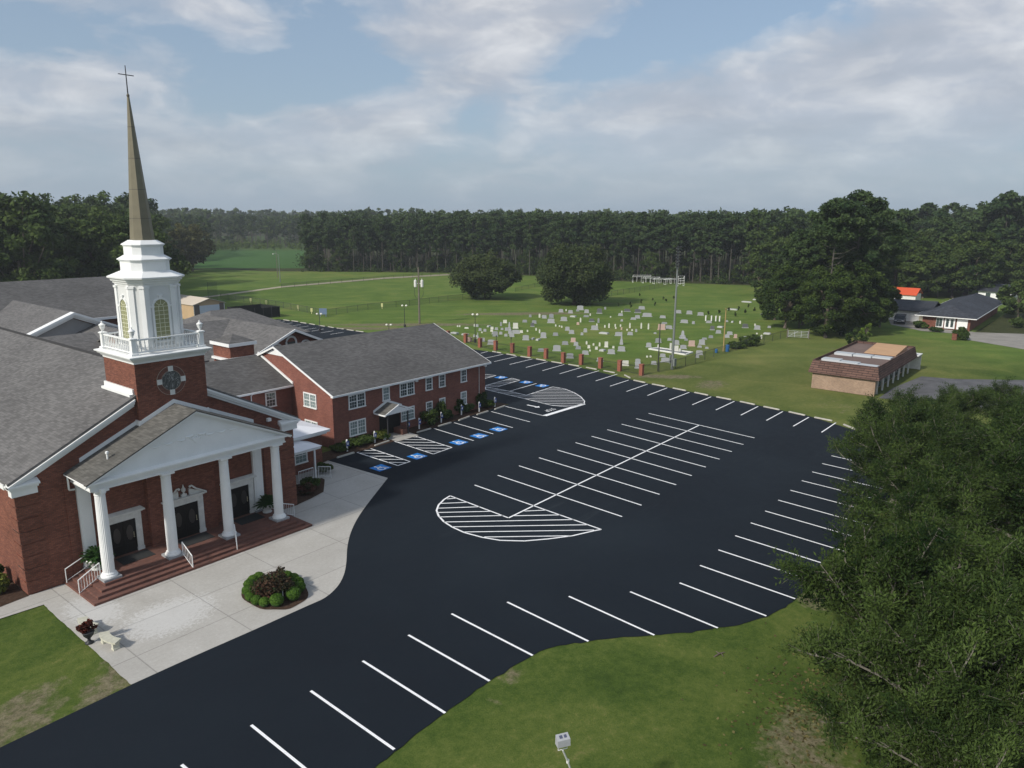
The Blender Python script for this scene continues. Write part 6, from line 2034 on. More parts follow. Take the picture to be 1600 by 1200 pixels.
for a in ((552, 697, .9, 2.4, L_MAG, 'low dark green shrub left of the annex entrance'), (570, 692, .8, 2.0, L_BROAD, 'low green shrub second from the annex entrance'), (596, 686, .8, 2.2, leaf_mat('yellow_leaves', (.07, .09, .015), (.20, .22, .05), .2), 'yellow-green shrub just left of the annex entrance'),
          (671, 665, 1.7, 2.3, L_MAG, 'tall dark shrub under the fourth ground-floor window'), (688, 657, 2.3, 2.2, L_BROAD, 'tall bright green shrub before an annex window'), (700, 655, 1.0, 1.8, L_MAG, 'low dark shrub right of the tall bright one'), (717, 647, 1.7, 1.7, L_MAG, 'dark rounded shrub at mid annex'),
          (731, 644, .9, 1.8, L_BROAD, 'low green shrub right of the dark rounded one'), (750, 638, 2.0, 2.0, L_MAG, 'dark shrub at the far corner of the annex'), (762, 637, 1.0, 1.8, L_MAG, 'low shrub beyond the annex corner'), (533, 704, .6, 2.0, L_MAG, 'low dark shrub by the electrical cabinet')):
    bush('shrub', a[5], a[0], a[1], a[2], a[3], a[4], int(a[0]))
bush('shrub', 'dark shrub in the bed right of the portico', 0, 0, .8, 1.6, L_MAG, 301, xy=(31.4, 45.0))
bush('shrub', 'reddish shrub in the bed right of the portico', 0, 0, .8, 1.4, L_RED, 302, xy=(30.3, 44.0))
bush('shrub', 'dark shrub behind the side entry rail', 0, 0, .9, 1.5, L_MAG, 303, xy=(34.0, 46.9))
bush('shrub', 'yellow-green shrub at the left corner of the church', 0, 0, 1.1, 1.3, MATS['yellow_leaves'], 304, xy=(11.0, 44.2))
bush('shrub', 'dark shrub behind the yellow-green one by the church wall', 0, 0, 1.3, 1.3, L_MAG, 305, xy=(11.1, 45.7))
bush('shrub', 'low brown-green shrub at the left border of the picture', 0, 0, .7, 1.2, L_DRY, 306, xy=(10.2, 44.3))
bush('shrub', 'dark shrub at the garage end of the ranch house', 1437, 513, 1.6, 3.0, L_MAG, 307, .3)
bush('shrub', 'round shrub by the brick pier at the ranch house drive', 1501, 531, 2.4, 3.2, L_MAG, 308, .3)
bush('shrub', 'low shrub under the ranch house window', 1463, 518, .8, 3.0, L_BROAD, 309, .3)
bush('shrub', 'bright shrub at the right border on the lawn', 1588, 512, 2.0, 3.0, L_BROAD, 310, .3)
bush('shrub', 'overgrown bush on the cemetery fence near the gate', 1172, 540, 1.9, 4.0, L_BROAD, 311, .3)
bush('shrub', 'low bush against the cemetery fence by the blue bin', 1150, 544, 1.0, 3.0, L_MAG, 312, .3)

# ---- planted island
isx, isy = 20.15, 32.95
pts_ = [(isx + (2.35 + .10 * math.sin(5 * a)) * math.cos(a), isy + (1.75 + .08 * math.sin(7 * a)) * math.sin(a)) for a in [2 * math.pi * i / 40 for i in range(40)]]
pts_ = []
for i in range(40):
    a = 2 * math.pi * i / 40
    pts_.append(G2(429.5 + (52 + 1.5 * math.sin(5 * a)) * math.cos(a), 926 + (28 + math.sin(7 * a)) * math.sin(a)))
sheet('island_bed', pts_, .035, MULCH, kind='structure')
rg = np.random.default_rng(130)
bd = unit(rg.normal(size=(1500, 3))); bd[:, 2] = np.abs(bd[:, 2]) * 1.0 - .25 * (rg.random(1500) < .35)
bd = unit(bd)
BV = leaves(rg, bd * np.array([.42, .42, .40]) * rg.uniform(.86, 1.05, (1500, 1)) + np.array([0, 0, .36]), .075, bd * 2.0, .2, 1.3, .6)
BV[..., 2] = np.maximum(BV[..., 2], 0)
bme = quad_mesh('leaf_shell', BV, np.clip(.5 + rg.normal(size=1500) * .18, 0, 1)); bme.materials.append(L_BOX)
core = MB(); core.lathe([(.22, .0), (.37, .16), (.40, .36), (.33, .57), (.18, .70), (.03, .74)], 0, 0, 12)
cme = core.mesh('core', True); cme.materials.append(mat('boxwood_core', (.03, .07, .012), .95, noise=(9, .4)))
bx = None
for i, (px, py) in enumerate(((433, 944), (413.5, 945), (401, 942), (392, 936), (387.5, 927), (390, 917.5), (396, 911), (405, 906.5), (449, 904.5), (459, 908.5), (466.5, 914.5), (468.5, 922), (459, 934.5))):
    x, y = G2(px, py + 3)
    where = ('nearest the kerb', 'second from the kerb, clockwise', 'third clockwise from the kerb', 'fourth clockwise from the kerb', 'leftmost of the ring', 'just behind the leftmost', 'behind left', 'at the back left beside the red shrub', 'at the back right beside the red shrub', 'second from the back right', 'third from the back right', 'rightmost of the ring', 'large, right of the white marker')[i]
    lab = 'clipped round boxwood in the island ring, ' + where
    sc_ = (.84, .64, .64, .68, .70, .70, .70, .72, .70, .72, .72, .74, .90)[i]
    if bx is None:
        bx = thing('boxwood', lab, 'shrub', (x, y, .035), i, 'clipped boxwoods round the island')
        link('core', cme, None, bx); link('leaf_shell', bme, None, bx); bx.scale = (sc_,) * 3
    else: dup(bx, (x, y, .035), i * 1.3, lab, (sc_,) * 3)
bush('red_shrub', 'tall dark red shrub at the centre of the planted island', 428, 934, 1.5, 2.3, L_RED, 131, .11, 40, 150)
bush('red_shrub', 'spiky reddish shrub behind the centre of the island', 436, 921, 1.5, 1.2, L_RED, 132, .10, 14, 110)
m_ = MB(); m_.tube([(0, 0, 0), (0, 0, .82)], [.022, .022], 6); m_.box(-.03, .03, -.02, .02, .82, .86)
x, y = G2(442.5, 938); tag(m_.build('marker_stake', WHITE, None, (x, y, .03)), 'thin white stake in front of the island shrubs', 'stake')

# ferns in pots
def fern(label, x, y, z, s=1.0):
    o = thing('potted_fern', label, 'potted fern', (x, y, z), group='potted ferns on the portico'); o.scale = (s,) * 3
    m_ = MB(); m_.lathe([(.20, 0), (.23, .03), (.16, .08), (.20, .16), (.32, .36), (.36, .40), (.34, .44), (.30, .40)], 0, 0, 16); m_.build('pot', WHITE2, o, smooth=True)
    rg = np.random.default_rng(int(x * 10)); Q = []
    for k in range(130):
        a = rg.random() * 6.28; el = rg.uniform(.1, 1.45); L = rg.uniform(.4, .72)
        for j in range(14):
            t = (j + 1) / 14
            p = np.array([math.cos(a) * math.cos(el) * L * t, math.sin(a) * math.cos(el) * L * t, .42 + math.sin(el) * L * t - .34 * t * t * L])
            for s_ in (-1, 1):
                sd_ = np.array([-math.sin(a), math.cos(a), .05]) * s_ * .13 * (1 - t * .7)
                fw_ = np.array([math.cos(a), math.sin(a), 0]) * .03
                Q.append([p - fw_, p + sd_ * .6 - fw_, p + sd_ + fw_, p + fw_])
    Q = np.array(Q)
    me = quad_mesh('fronds', Q, rg.random(len(Q))); me.materials.append(L_FERN); link('fronds', me, None, o)
fern('bushy potted fern at the left end of the portico', 15.06, 42.0, PZ + .02, 1.5)
fern('bushy potted fern at the right end of the portico', 25.78, 42.0, PZ + .02, 1.4)
fern('dark potted fern on the walk at the annex entrance', 43.0, 50.0, .03, .7)

# stone benches and the urn of red leaves
def bench(label, x, y, rz):
    o = thing('stone_bench', label, 'bench', (x, y, .012), rz, 'stone benches at the edge of the forecourt')
    m_ = MB(); n_ = 9; R_ = 1.5; out_ = []; inn = []
    for i in range(n_):
        a = R(-26 + 52 * i / (n_ - 1)); out_.append(((R_ + .22) * math.sin(a), (R_ + .22) * math.cos(a) - R_)); inn.append(((R_ - .22) * math.sin(a), (R_ - .22) * math.cos(a) - R_))
    m_.slab([(p[0], p[1], .45) for p in inn + out_[::-1]], .08); m_.build('seat', mat('bench_stone', (.50, .49, .40), .85, noise=(5, .15)), o)
    for s_ in (-1, 1):
        q = MB(); a = R(19) * s_; cx1, cy1 = R_ * math.sin(a), R_ * math.cos(a) - R_
        q.rings([[(cx1 - w2, cy1 - .15, z), (cx1 + w2, cy1 - .15, z), (cx1 + w2, cy1 + .15, z), (cx1 - w2, cy1 + .15, z)] for w2, z in ((.13, 0), (.13, .05), (.08, .12), (.08, .26), (.13, .37))])
        q.build('leg', MATS['bench_stone'], o)
bench('curved stone bench nearer the church, behind the black urn', 12.35, 36.75, R(94))
bench('curved stone bench nearer the car park, in front of the black urn', 12.45, 34.55, R(94))
o = thing('urn_planter', 'black urn holding a dark red leafy plant between two stone benches', 'planter', (*G2(140, 1005), .012))
m_ = MB(); m_.lathe([(.19, 0), (.19, .05), (.10, .10), (.06, .22), (.10, .28), (.22, .42), (.25, .56), (.28, .60), (.24, .60)], 0, 0, 16); m_.build('urn', mat('black_urn', (.03, .032, .036), .5), o, smooth=True)
rg = np.random.default_rng(77); P = rg.normal(size=(14, 3)) * np.array([.17, .17, .10]) + np.array([0, 0, .86])
V, T_ = clump_crown(rg, P, np.full(14, .13), 40, .11, .9); me = quad_mesh('red_plant', V, T_); me.materials.append(leaf_mat('coleus', (.05, .018, .012), (.20, .045, .028), .2)); link('red_plant', me, None, o)

# ================================================================== cemetery
GR1 = mat('pale_granite', (.35, .36, .375), .6, noise=(1.2, .12)); GR2 = mat('grey_granite', (.27, .28, .30), .6, noise=(1.2, .15))
MARB = mat('white_marble', (.62, .62, .56), .6, noise=(1.5, .12)); PINK = mat('pink_granite', (.50, .36, .31), .6, noise=(1.2, .12)); DGR = mat('dark_granite', (.12, .125, .13), .35)


def slab_mesh(nm, m1, m2, round_=True):
    b_ = MB(); b_.box(-.5, .5, -.17, .17, 0, .14); b_.cur = 1
    n_ = 7
    prof = [(-.42, .14), (.42, .14), (.42, .84)] + ([(.42 * math.cos(math.pi * i / n_), .84 + .14 * math.sin(math.pi * i / n_)) for i in range(1, n_)] if round_ else []) + [(-.42, .84)]
    if not round_: prof = [(-.42, .14), (.42, .14), (.42, .96), (-.42, .96)]
    b_.prism_y(prof, -.09, .09)
    me = b_.mesh(nm); me.materials.append(m1); me.materials.append(m2); return me
def tablet():
    b_ = MB(); n_ = 6
    b_.prism_y([(-.42, 0), (.42, 0), (.42, .75)] + [(.42 * math.cos(math.pi * i / n_), .75 + .25 * math.sin(math.pi * i / n_)) for i in range(1, n_)] + [(-.42, .75)], -.12, .12)
    me = b_.mesh('headstone'); me.materials.append(MARB); return me
def obel(nm='obelisk'):
    b_ = MB()
    b_.rings([[(-w2, -w2, z), (w2, -w2, z), (w2, w2, z), (-w2, w2, z)] for w2, z in ((.5, 0), (.5, .12), (.38, .13), (.38, .34), (.42, .35), (.24, .38), (.15, .93), (.01, 1.0))])
    me = b_.mesh(nm); me.materials.append(GR1); return me
def ledger():
    b_ = MB(); b_.box(-.5, .5, -.5, .5, 0, .18); b_.box(-.42, .42, -.42, .42, .181, .26); me = b_.mesh('grave_ledger'); me.materials.append(mat('ledger_stone', (.42, .43, .42), .8, noise=(1, .15))); return me
HM = {'s': (slab_mesh('headstone', GR1, GR1), 'pale grey granite headstone with a curved top on the cemetery lawn'), 'g': (slab_mesh('headstone', GR2, GR2), 'darker grey granite headstone on the cemetery lawn'),
      'w': (slab_mesh('headstone', MARB, MARB, False), 'square white headstone on the cemetery lawn'), 'p': (slab_mesh('headstone', PINK, PINK, False), 'pinkish granite headstone on the cemetery lawn'),
      'k': (slab_mesh('headstone', GR1, DGR, True), 'headstone with a dark polished face on a pale base'),
      't': (tablet(), 'small thin white marble tablet on the cemetery lawn'), 'o': (obel(), ''), 'f': (ledger(), 'flat pale grave ledger lying on the cemetery lawn')}
HG = {'s': 'pale granite headstones', 'g': 'darker granite headstones', 'w': 'square white headstones', 'p': 'pinkish headstones', 'k': 'headstones with dark faces', 't': 'thin marble tablets', 'f': 'flat grave ledgers'}


def stone(px, py, w_px, h_px, kd, lab=None):
    x, y = G2(px, py); dd = math.hypot(x, y); m_per = dd * 1.02 / FPX
    w_ = max(.3, w_px * m_per * (1.12 if kd not in 't' else 1.0)); h = max(.25, h_px * m_per * 1.0)
    me, lb = HM[kd]
    o = bpy.data.objects.new(me.name.split('.')[0], me); col.objects.link(o)
    o.location = (x, y, -.03)
    face = math.pi / 2 + .15 + r8.uniform(-.06, .06)
    o.rotation_euler = (0, 0, -math.pi / 2 + .12 + r8.uniform(-.05, .05) + (0.5 if kd != 'f' else 0))
    dep = 1.0 if kd != 'f' else max(.9, h_px * m_per * 3.0)
    o.scale = (w_, dep if kd != 't' else .7, h if kd != 'f' else 1.0)
    if kd == 'o': o.scale = (w_, w_, h)
    tag(o, lab or lb, 'headstone' if kd not in 'fo' else ('grave ledger' if kd == 'f' else 'obelisk'), None if lab else HG[kd])


A_ = [(150, 405, 1, 2.5, 't'), (182, 405, 1, 2.5, 't'), (290, 430, 6, 2, 'w'), (455, 402, 4, 4, 's'), (413, 400, 1, 4, 't'), (502, 464, 4.5, 4, 's'), (577, 476, 4.5, 4, 's'), (530, 500, 1, 1.5, 't'), (688, 442, 4.5, 4, 'w'), (683, 478, 4, 3, 'w'), (757, 452, 5, 4, 's'),
      (845, 450, 4, 3, 's'), (828, 388, 3, 6, 'g'), (890, 345, 6, 5, 'w'), (912, 463, 4.5, 5, 's'), (1145, 497, 5, 4, 'w'), (1242, 482, 1.6, 3, 't'), (1215, 612, 10, 8, 's'), (1325, 600, 3, 1, 'f'), (1410, 614, 4, 1, 'f'), (1490, 578, 9, 9, 's'),
      (1377, 462, 2, 4, 't'), (1430, 502, 2, 6, 't'), (1285, 252, 4, 4, 'g'), (1505, 272, 7, 5, 's'), (1200, 333, 7, 4, 'g'), (1347, 352, 7, 5, 'g'), (1318, 400, 6, 6, 'k'), (740, 552, 8, 8, 'g'), (825, 520, 5, 4, 's'), (905, 552, 5, 4, 's'), (272, 532, 9, 2, 'f'),
      (410, 562, 3, 4, 's'), (450, 562, 3, 3, 's'), (335, 632, 8, 7, 'p'), (540, 632, 7, 6, 's'), (675, 682, 11, 8, 's'), (105, 512, 10, 2, 'f'), (640, 405, 3, 1, 'f'), (715, 520, 6, 4, 's'), (970, 510, 6, 5, 's'), (1000, 560, 7, 6, 's')]
for x, y, w_, h, k in A_: stone(700 + x / 10, 470 + y / 10, w_, h, k)
B_ = [(565, 277, 7, 5, 's'), (645, 257, 1.3, 3, 't'), (713, 292, 7, 5, 's'), (865, 242, 10, 7, 's'), (825, 262, 5, 3, 'g'), (965, 287, 7, 5.5, 's'), (1022, 330, 2, 3.5, 't'), (1165, 297, 8, 8, 'k'), (415, 362, 7, 6, 'g'), (410, 445, 11, 7, 's'), (610, 412, 10, 6.5, 's'), (870, 432, 2.5, 7, 't'),
      (1045, 425, 8, 5, 'k'), (1150, 440, 3, 7, 'g'), (830, 470, 4, 4, 'p'), (483, 497, 1.5, 3, 't'), (543, 502, 1.5, 2, 't'), (577, 517, 1.5, 3, 't'), (665, 562, 7, 6, 's'), (730, 612, 8, 6, 's'), (945, 587, 5.5, 6, 's'), (893, 632, 4, 4, 's'), (1090, 552, 11, 7, 's'), (1125, 502, 1.3, 5, 't'),
      (1250, 515, 1.6, 4, 't'), (1315, 520, 2.5, 7, 't'), (1412, 500, 1.6, 4, 't'), (1420, 535, 1.6, 3, 't'), (1495, 502, 1.8, 3.5, 't'), (1510, 548, 2, 4, 'p'), (480, 642, 8, 5, 'g'), (755, 742, 7.5, 7, 'p'), (800, 797, 7, 6, 's'), (835, 852, 8, 5, 'g'), (630, 782, 9.5, 5.5, 'g'), (965, 777, 2.5, 5, 't'), (1073, 795, 1.8, 3.5, 't'),
      (1168, 807, 3, 6, 't'), (1272, 822, 5.5, 9, 'w'), (1000, 837, 4, 5, 'w'), (1118, 857, 4, 4.5, 'w'), (1383, 837, 3, 3.5, 'w'), (1018, 885, 1.6, 2.5, 't'), (500, 882, 12, 9.5, 's'), (945, 937, 10, 6.5, 's'), (1350, 927, 11, 7.5, 's'), (1215, 882, 7, 1.5, 'f'), (705, 995, 11, 8, 'g'), (270, 890, 13, 5, 'g'), (1175, 1042, 10, 6, 's'),
      (1510, 885, 11, 8, 's'), (1460, 645, 10, 6, 's'), (1240, 612, 13, 2, 'f'), (1495, 332, 7, 4, 's'), (1515, 282, 2, 3, 't'), (1340, 357, 1.5, 1.6, 't'), (1515, 417, 3.5, 3, 's'), (1255, 232, 3, 4, 'g'), (300, 350, 7, 3, 's'), (760, 350, 8, 1.4, 'f'), (960, 350, 8, 3, 'g')]
for x, y, w_, h, k in B_: stone(820 + x / 10, 460 + y / 10, w_, h, k)
C_ = [(400, 267, 9.5, 4.5, 'k'), (565, 287, 9.5, 6, 'k'), (625, 232, 9.5, 5, 's'), (710, 347, 14, 6, 's'), (495, 392, 8, 3.5, 's'), (560, 372, 7.5, 5, 's'), (955, 367, 8.5, 4, 's'), (1200, 292, 8, 5, 's'), (1370, 307, 8.5, 5.5, 's'), (1545, 327, 9, 5, 's'), (1290, 442, 11, 5, 's'), (1435, 457, 4, 4, 's'), (440, 522, 1.3, 8, 't'), (618, 532, 2, 9, 't'),
      (730, 542, 2, 9, 't'), (935, 550, 11, 9, 'p'), (1050, 537, 10, 5.5, 's'), (980, 460, 8, 3, 'g'), (445, 632, 8, 5, 's'), (398, 562, 2, 2.5, 't'), (477, 567, 2, 2.5, 't'), (540, 582, 3, 4.5, 's'), (835, 612, 4, 2, 's'), (735, 822, 8, 7, 's'), (885, 752, 9, 7, 'g'), (885, 838, 1.3, 6, 't'), (1060, 717, 6, 4, 's'), (1170, 782, 8, 7, 's'),
      (1405, 807, 9.5, 9, 'p'), (1320, 717, 5, 3, 'g'), (1275, 847, 9.5, 6, 's'), (1565, 782, 9, 8, 's'), (1525, 942, 10, 7, 's'), (1495, 985, 5, 4, 's'), (365, 1112, 11, 8.5, 'w'), (560, 1152, 8, 9, 's'), (565, 1072, 8, 7, 's'), (815, 1092, 8, 5.5, 's'), (995, 1055, 13, 7, 's'), (955, 972, 8, 5, 's'), (710, 980, 3, 2, 't'), (765, 978, 2, 1.8, 't'), (1530, 825, 6, 3, 's')]
for x, y, w_, h, k in C_: stone(940 + x / 10, 460 + y / 10, w_, h, k)
D_ = [(15, 517, 6, 5, 's'), (105, 527, 4, 4, 's'), (300, 515, 9, 4, 's'), (523, 502, 4.5, 3, 's'), (597, 508, 3, 1.5, 'f'), (690, 525, 3, 5, 't'), (755, 577, 9.5, 7, 'k'), (905, 597, 9.5, 7, 's'), (877, 550, 3, 3.5, 't'), (1055, 577, 5, 3.5, 's'), (343, 603, 7, 7, 'k'), (445, 572, 8, 2, 'f'), (420, 645, 8.5, 5.5, 's'),
      (560, 662, 9, 5.5, 's'), (525, 697, 8, 5, 's'), (632, 702, 5, 6.5, 'p'), (762, 720, 8.5, 5.5, 's'), (955, 715, 2.5, 7, 't'), (900, 655, 2, 2, 't'), (325, 702, 7, 4.5, 'g'), (245, 720, 8, 3, 'g'), (275, 835, 5, 3, 's'), (183, 818, 6, 2.5, 's'), (700, 808, 4, 5, 's'), (1030, 655, 10, 1.5, 'f'), (600, 352, 14, 1.5, 'f'), (775, 258, 14, 1, 'f'), (1000, 415, 12, 1.2, 'f'), (880, 228, 6, 1.5, 'f')]
for x, y, w_, h, k in D_: stone(1070 + x / 8, 440 + y / 8, w_, h, k) if False else stone(1070 + x / 8, 440 + y / 8, w_ * .9, h * .9, k)
for i, x in enumerate((262, 333, 388, 435)):
    px, py = 1070 + x / 8, 440 + (490 + i * 2) / 8
    m_ = MB(); m_.box(-.11, .11, -.11, .11, 0, .95); m_.rings([[(-w2, -w2, z), (w2, -w2, z), (w2, w2, z), (-w2, w2, z)] for w2, z in ((.15, .95), (.15, 1.02), (.02, 1.1))])
    tag(m_.build('plot_post', WHITE2, None, (*G2(px, py), -.03)), 'slim white corner post of a grave plot at the back of the cemetery', 'post', 'white grave plot posts')
stone(970.8, 538, 4.5, 20, 'o', 'tall white obelisk in the middle of the cemetery')
stone(795.8, 516, 5.5, 13, 'o', 'broad pale pillar monument among crowded graves at the left of the cemetery')
stone(805.5, 513, 8, 9, 'w', 'large square pale monument beside the pillar at the left of the cemetery')
stone(806, 521, 12, 6, 's', 'wide pale family headstone in front of the large square monument')
stone(799, 524, 7, 4, 's', 'low pale headstone touching the wide family headstone')
stone(746.5, 529, 3, 10, 'o', 'small white obelisk behind the brick pillars')
stone(843, 496, 3, 6, 't', 'cream upright tablet at the back left of the cemetery')
stone(1066.5, 528.5, 8.5, 12, 'o', 'stepped pale monument right of the light mast')
# bordered plot with its white pillar
P_ = [G2(940 + x / 10, 460 + y / 10) for x, y in ((740, 857), (880, 842), (1420, 912), (1310, 947))]
pt = thing('family_plot', 'rectangular family plot with a white kerb and dark gravel beside the light mast', 'grave plot', (*P_[0], -.03))
m_ = MB()
for a, b_ in zip(P_, P_[1:] + P_[:1]):
    a = np.array(a) - np.array(P_[0]); b_ = np.array(b_) - np.array(P_[0]); d = (b_ - a) / np.linalg.norm(b_ - a); n = np.array([-d[1], d[0]]) * .13
    m_.hexa([(*(a - n), 0), (*(b_ - n), 0), (*(b_ + n), 0), (*(a + n), 0)], [(*(a - n), .2), (*(b_ - n), .2), (*(b_ + n), .2), (*(a + n), .2)])
m_.build('kerb', WHITE2, pt)
m_ = MB(); m_.slab([(p[0] - P_[0][0], p[1] - P_[0][1], .07) for p in P_], .06); m_.build('gravel', mat('dark_gravel', (.11, .12, .13), .9, noise=(3, .4)), pt)
stone(1047.5, 547.5, 2.6, 12, 'w', 'narrow white pillar stone at the edge of the bordered plot')
stone(1056, 549, 7.5, 9.5, 'w', 'white family headstone inside the bordered plot')
stone(1062, 549.5, 2, 5, 't', 'small white figure-like stone beside the headstone in the bordered plot')
for i, (x, y) in enumerate(((290, 425), (430, 405), (550, 380), (633, 438), (673, 362), (755, 408), (793, 330), (868, 382))):
    bush('cypress_shrub', 'narrow dark shrub at the unused back of the cemetery', 1070 + x / 8, 440 + y / 8, 1.3, .55, L_OAK, 400 + i, .16, 8, 40, 'narrow dark shrubs at the back of the cemetery', -.03)
for i, (x, y) in enumerate(((445, 180), (620, 140), (460, 230), (258, 200), (835, 180), (965, 90), (1005, 120), (1125, 80), (795, 110), (595, 30))):
    bush('cypress_shrub', 'narrow dark shrub at the unused back of the cemetery', 940 + x / 10, 460 + y / 10, 1.2, .5, L_OAK, 420 + i, .16, 8, 40, 'narrow dark shrubs at the back of the cemetery', -.03)

# brick pillar wall with iron panels
PB = [(700, 530), (727.5, 535), (750, 542.5), (774.5, 547), (800.5, 551), (827.5, 556.5), (853, 560), (880, 566.5), (908, 569.5), (938, 575), (968, 579.5), (1002, 586)]
PBW = [np.array(G2(*p)) for p in PB]
wall = thing('cemetery_fence', 'black iron fence hung between red brick pillars along the cemetery', 'fence', (*PBW[-1], 0))
O_ = PBW[-1]
for k, p in enumerate(PBW):
    q = p - O_
    m_ = MB(); m_.box(q[0] - .24, q[0] + .24, q[1] - .24, q[1] + .24, -.05, 1.36); m_.box(q[0] - .28, q[0] + .28, q[1] - .28, q[1] + .28, 1.361, 1.44)
    m_.build('brick_pillar', mat('pillar_brick', (.26, .095, .062), .9, noise=(4, .2)), wall)
for a, b_ in zip(PBW, PBW[1:]):
    a = a - O_; b_ = b_ - O_; d = (b_ - a) / np.linalg.norm(b_ - a); a = a + d * .24; b_ = b_ - d * .24
    m_ = MB(); L = np.linalg.norm(b_ - a)
    for z in (.12, 1.05): m_.tube([(*a, z), (*b_, z)], .022, 4)
    n_ = int(L / .16)
    for k in range(1, n_): m_.tube([(*(a + d * L * k / n_), .03), (*(a + d * L * k / n_), 1.2)], .011, 3, cap=False)
    m_.build('iron_panel', DARKM, wall)
for px, py, h in ((775.5, 551, 2.4), (798.5, 554, 2.4)):
    m_ = MB(); m_.tube([(0, 0, 0), (0, 0, h)], .04, 6); m_.lathe([(.09, h), (.11, h + .12), (.02, h + .25)], 0, 0, 8)
    tag(m_.build('gate_post', DARKM, None, (*G2(px, py), 0)), 'black iron gate post with a finial in the cemetery fence', 'gate post', 'cemetery gate posts')


def mesh_mat():
    m_ = bpy.data.materials.new('chain_link'); m_.use_nodes = True
    t = m_.node_tree; p = t.nodes['Principled BSDF']; p.inputs['Base Color'].default_value = (.05, .055, .055, 1); p.inputs['Roughness'].default_value = .6
    p.inputs['Alpha'].default_value = .22
    return m_
CHAIN = mesh_mat()


def chain(label, pts, h=1.2, sp=3.0, pm=None, name='chain_link_fence', alpha=None):
    W_ = [np.array(G2(*p)) for p in pts]; O = W_[0]
    o = thing(name, label, 'fence', (*O, 0))
    m_ = MB(); f_ = MB()
    cnt = 0
    for a, b_ in zip(W_, W_[1:]):
        a = a - O; b_ = b_ - O; L = np.linalg.norm(b_ - a); n_ = max(1, int(L / sp))
        m_.tube([(*a, h), (*b_, h)], .028, 4); f_.face([(*a, 0), (*b_, 0), (*b_, h), (*a, h)])
        for k in range(n_):
            q = MB(); p = a + (b_ - a) * k / n_; q.tube([(*p, 0), (*p, h + .06)], .035, 5)
            if cnt < 95: q.build('post', pm or GREYM, o)
            cnt += 1
    m_.build('top_rail', pm or GREYM, o); f_.build('wire_mesh', alpha or CHAIN, o)
    return o


chain('chain-link fence from the last brick pillar past the light mast to the gate', [(1004, 586), (1055, 577), (1115, 558), (1150, 547.5), (1207, 533), (1231, 526.5)], 1.25, 2.6, DARKM)
chain('dark chain-link fence round the far ball field', [(345, 467), (420, 477.5), (480, 488.5), (508, 494)], 1.3, 3.0, DARKM)
chain('chain-link fence along the near side of the ball field', [(508, 494), (575, 484), (640, 478), (700, 470.5), (745, 466)], 1.3, 3.2, DARKM)
chain('fence line across the back of the cemetery', [(946, 464), (1000, 455.5), (1062, 444)], 1.3, 3.0, DARKM)
chain('low fence along the sandy track', [(440, 449.5), (600, 436.5), (700, 429.5)], 1.1, 4.0, DARKM)
chain('farther fence beyond the two oaks', [(805, 456), (835, 449), (845, 446)], 1.1, 4.0, DARKM)
bs = chain('tall dark backstop screen at the corner of the ball field', [(326, 471), (341, 470)], 4.5, 2.0, DARKM, 'backstop', None)
for px, py, c_ in ((392, 472.5, 0), (416, 476), (466, 484), (487, 489)) if False else ((392, 472.5, 0), (416, 476, 0), (466, 484, 0), (487, 489, 0), (597, 481, 0)):
    m_ = MB(); m_.box(-.2, .2, -.03, .03, .45, 1.2); m_.box(-.05, .05, -.02, .02, 0, .45)
    tag(m_.build('fence_sign', mat('yellow_sign', (.75, .72, .35), .6), None, (*G2(px, py + 1.5), 0), -.6), 'small pale yellow board on the ball field fence', 'sign', 'yellow boards on the ball field fence')
m_ = MB(); m_.box(-.75, .75, -.05, .05, .5, 1.7); m_.box(-.6, -.5, -.04, .04, 0, .5); m_.box(.5, .6, -.04, .04, 0, .5)
tag(m_.build('field_sign', mat('sign_slate_blue', (.16, .22, .34), .5), None, (*G2(505, 495), 0), -.75), 'blue-grey sign board at the corner of the ball field fence', 'sign')
# farm gate
gt = thing('farm_gate', 'white tubular farm gate in the shade of the evergreens', 'gate', (*G2(1231, 528), 0))
m_ = MB(); b_ = np.array(G2(1262, 529.5)) - np.array(G2(1231, 528))
for z in (.25, .5, .75, 1.0, 1.25): m_.tube([(0, 0, z), (*b_, z)], .028, 5)
for t in (0, .33, .66, 1): m_.tube([(*(b_ * t), .2), (*(b_ * t), 1.3)], .04, 5)
m_.tube([(0, 0, .25), (*(b_ * .5), 1.25)], .03, 5); m_.build('rail', mat('gate_shaded_white', (.42, .44, .46), .6), gt)  # white tubes coloured grey, with the shade under the evergreens put in
m_ = MB(); m_.tube([(-.1, .1, 0), (-.1, .1, 1.6)], .09, 6); m_.tube([(b_[0] + .1, b_[1] - .1, 0), (b_[0] + .1, b_[1] - .1, 1.6)], .09, 6); m_.build('post', PWOOD, gt)

# ================================================================== poles and lamps
x, y = G2(1050, 577)
o = thing('light_mast', 'tall galvanised light mast with a ladder of floodlights beside the cemetery', 'light mast', (x, y, 0))
m_ = MB(); m_.tube([(0, 0, 0), (0, 0, 8), (0, 0, 16.1)], [.19, .13, .08], 10); m_.build('pole', GALV, o)
for k in range(7):
    m_ = MB(); z = 16.0 - k * .40; m_.box(-.55, .55, -.04, .04, z - .03, z + .03); m_.build('crossarm', GALV, o)
    m_ = MB()
    for s_ in (-.4, .4): m_.lathe([(.05, z + .03), (.14, z + .08), (.17, z + .22), (.02, z + .26)], s_, -.12, 8)
    m_.build('floodlight', DARKM, o)
m_ = MB(); m_.box(-.30, .30, -.45, -.22, .5, 1.5); m_.box(-.2, .2, .22, .4, .8, 1.9); m_.build('control_box', GALV, o)
o = thing('utility_pole', 'wooden utility pole carrying two white transformers behind the annex roof', 'utility pole', (*G2(655.5, 506), 0))
m_ = MB(); m_.tube([(0, 0, 0), (0, 0, 10.6)], [.19, .12], 10); m_.build('pole', PWOOD, o)
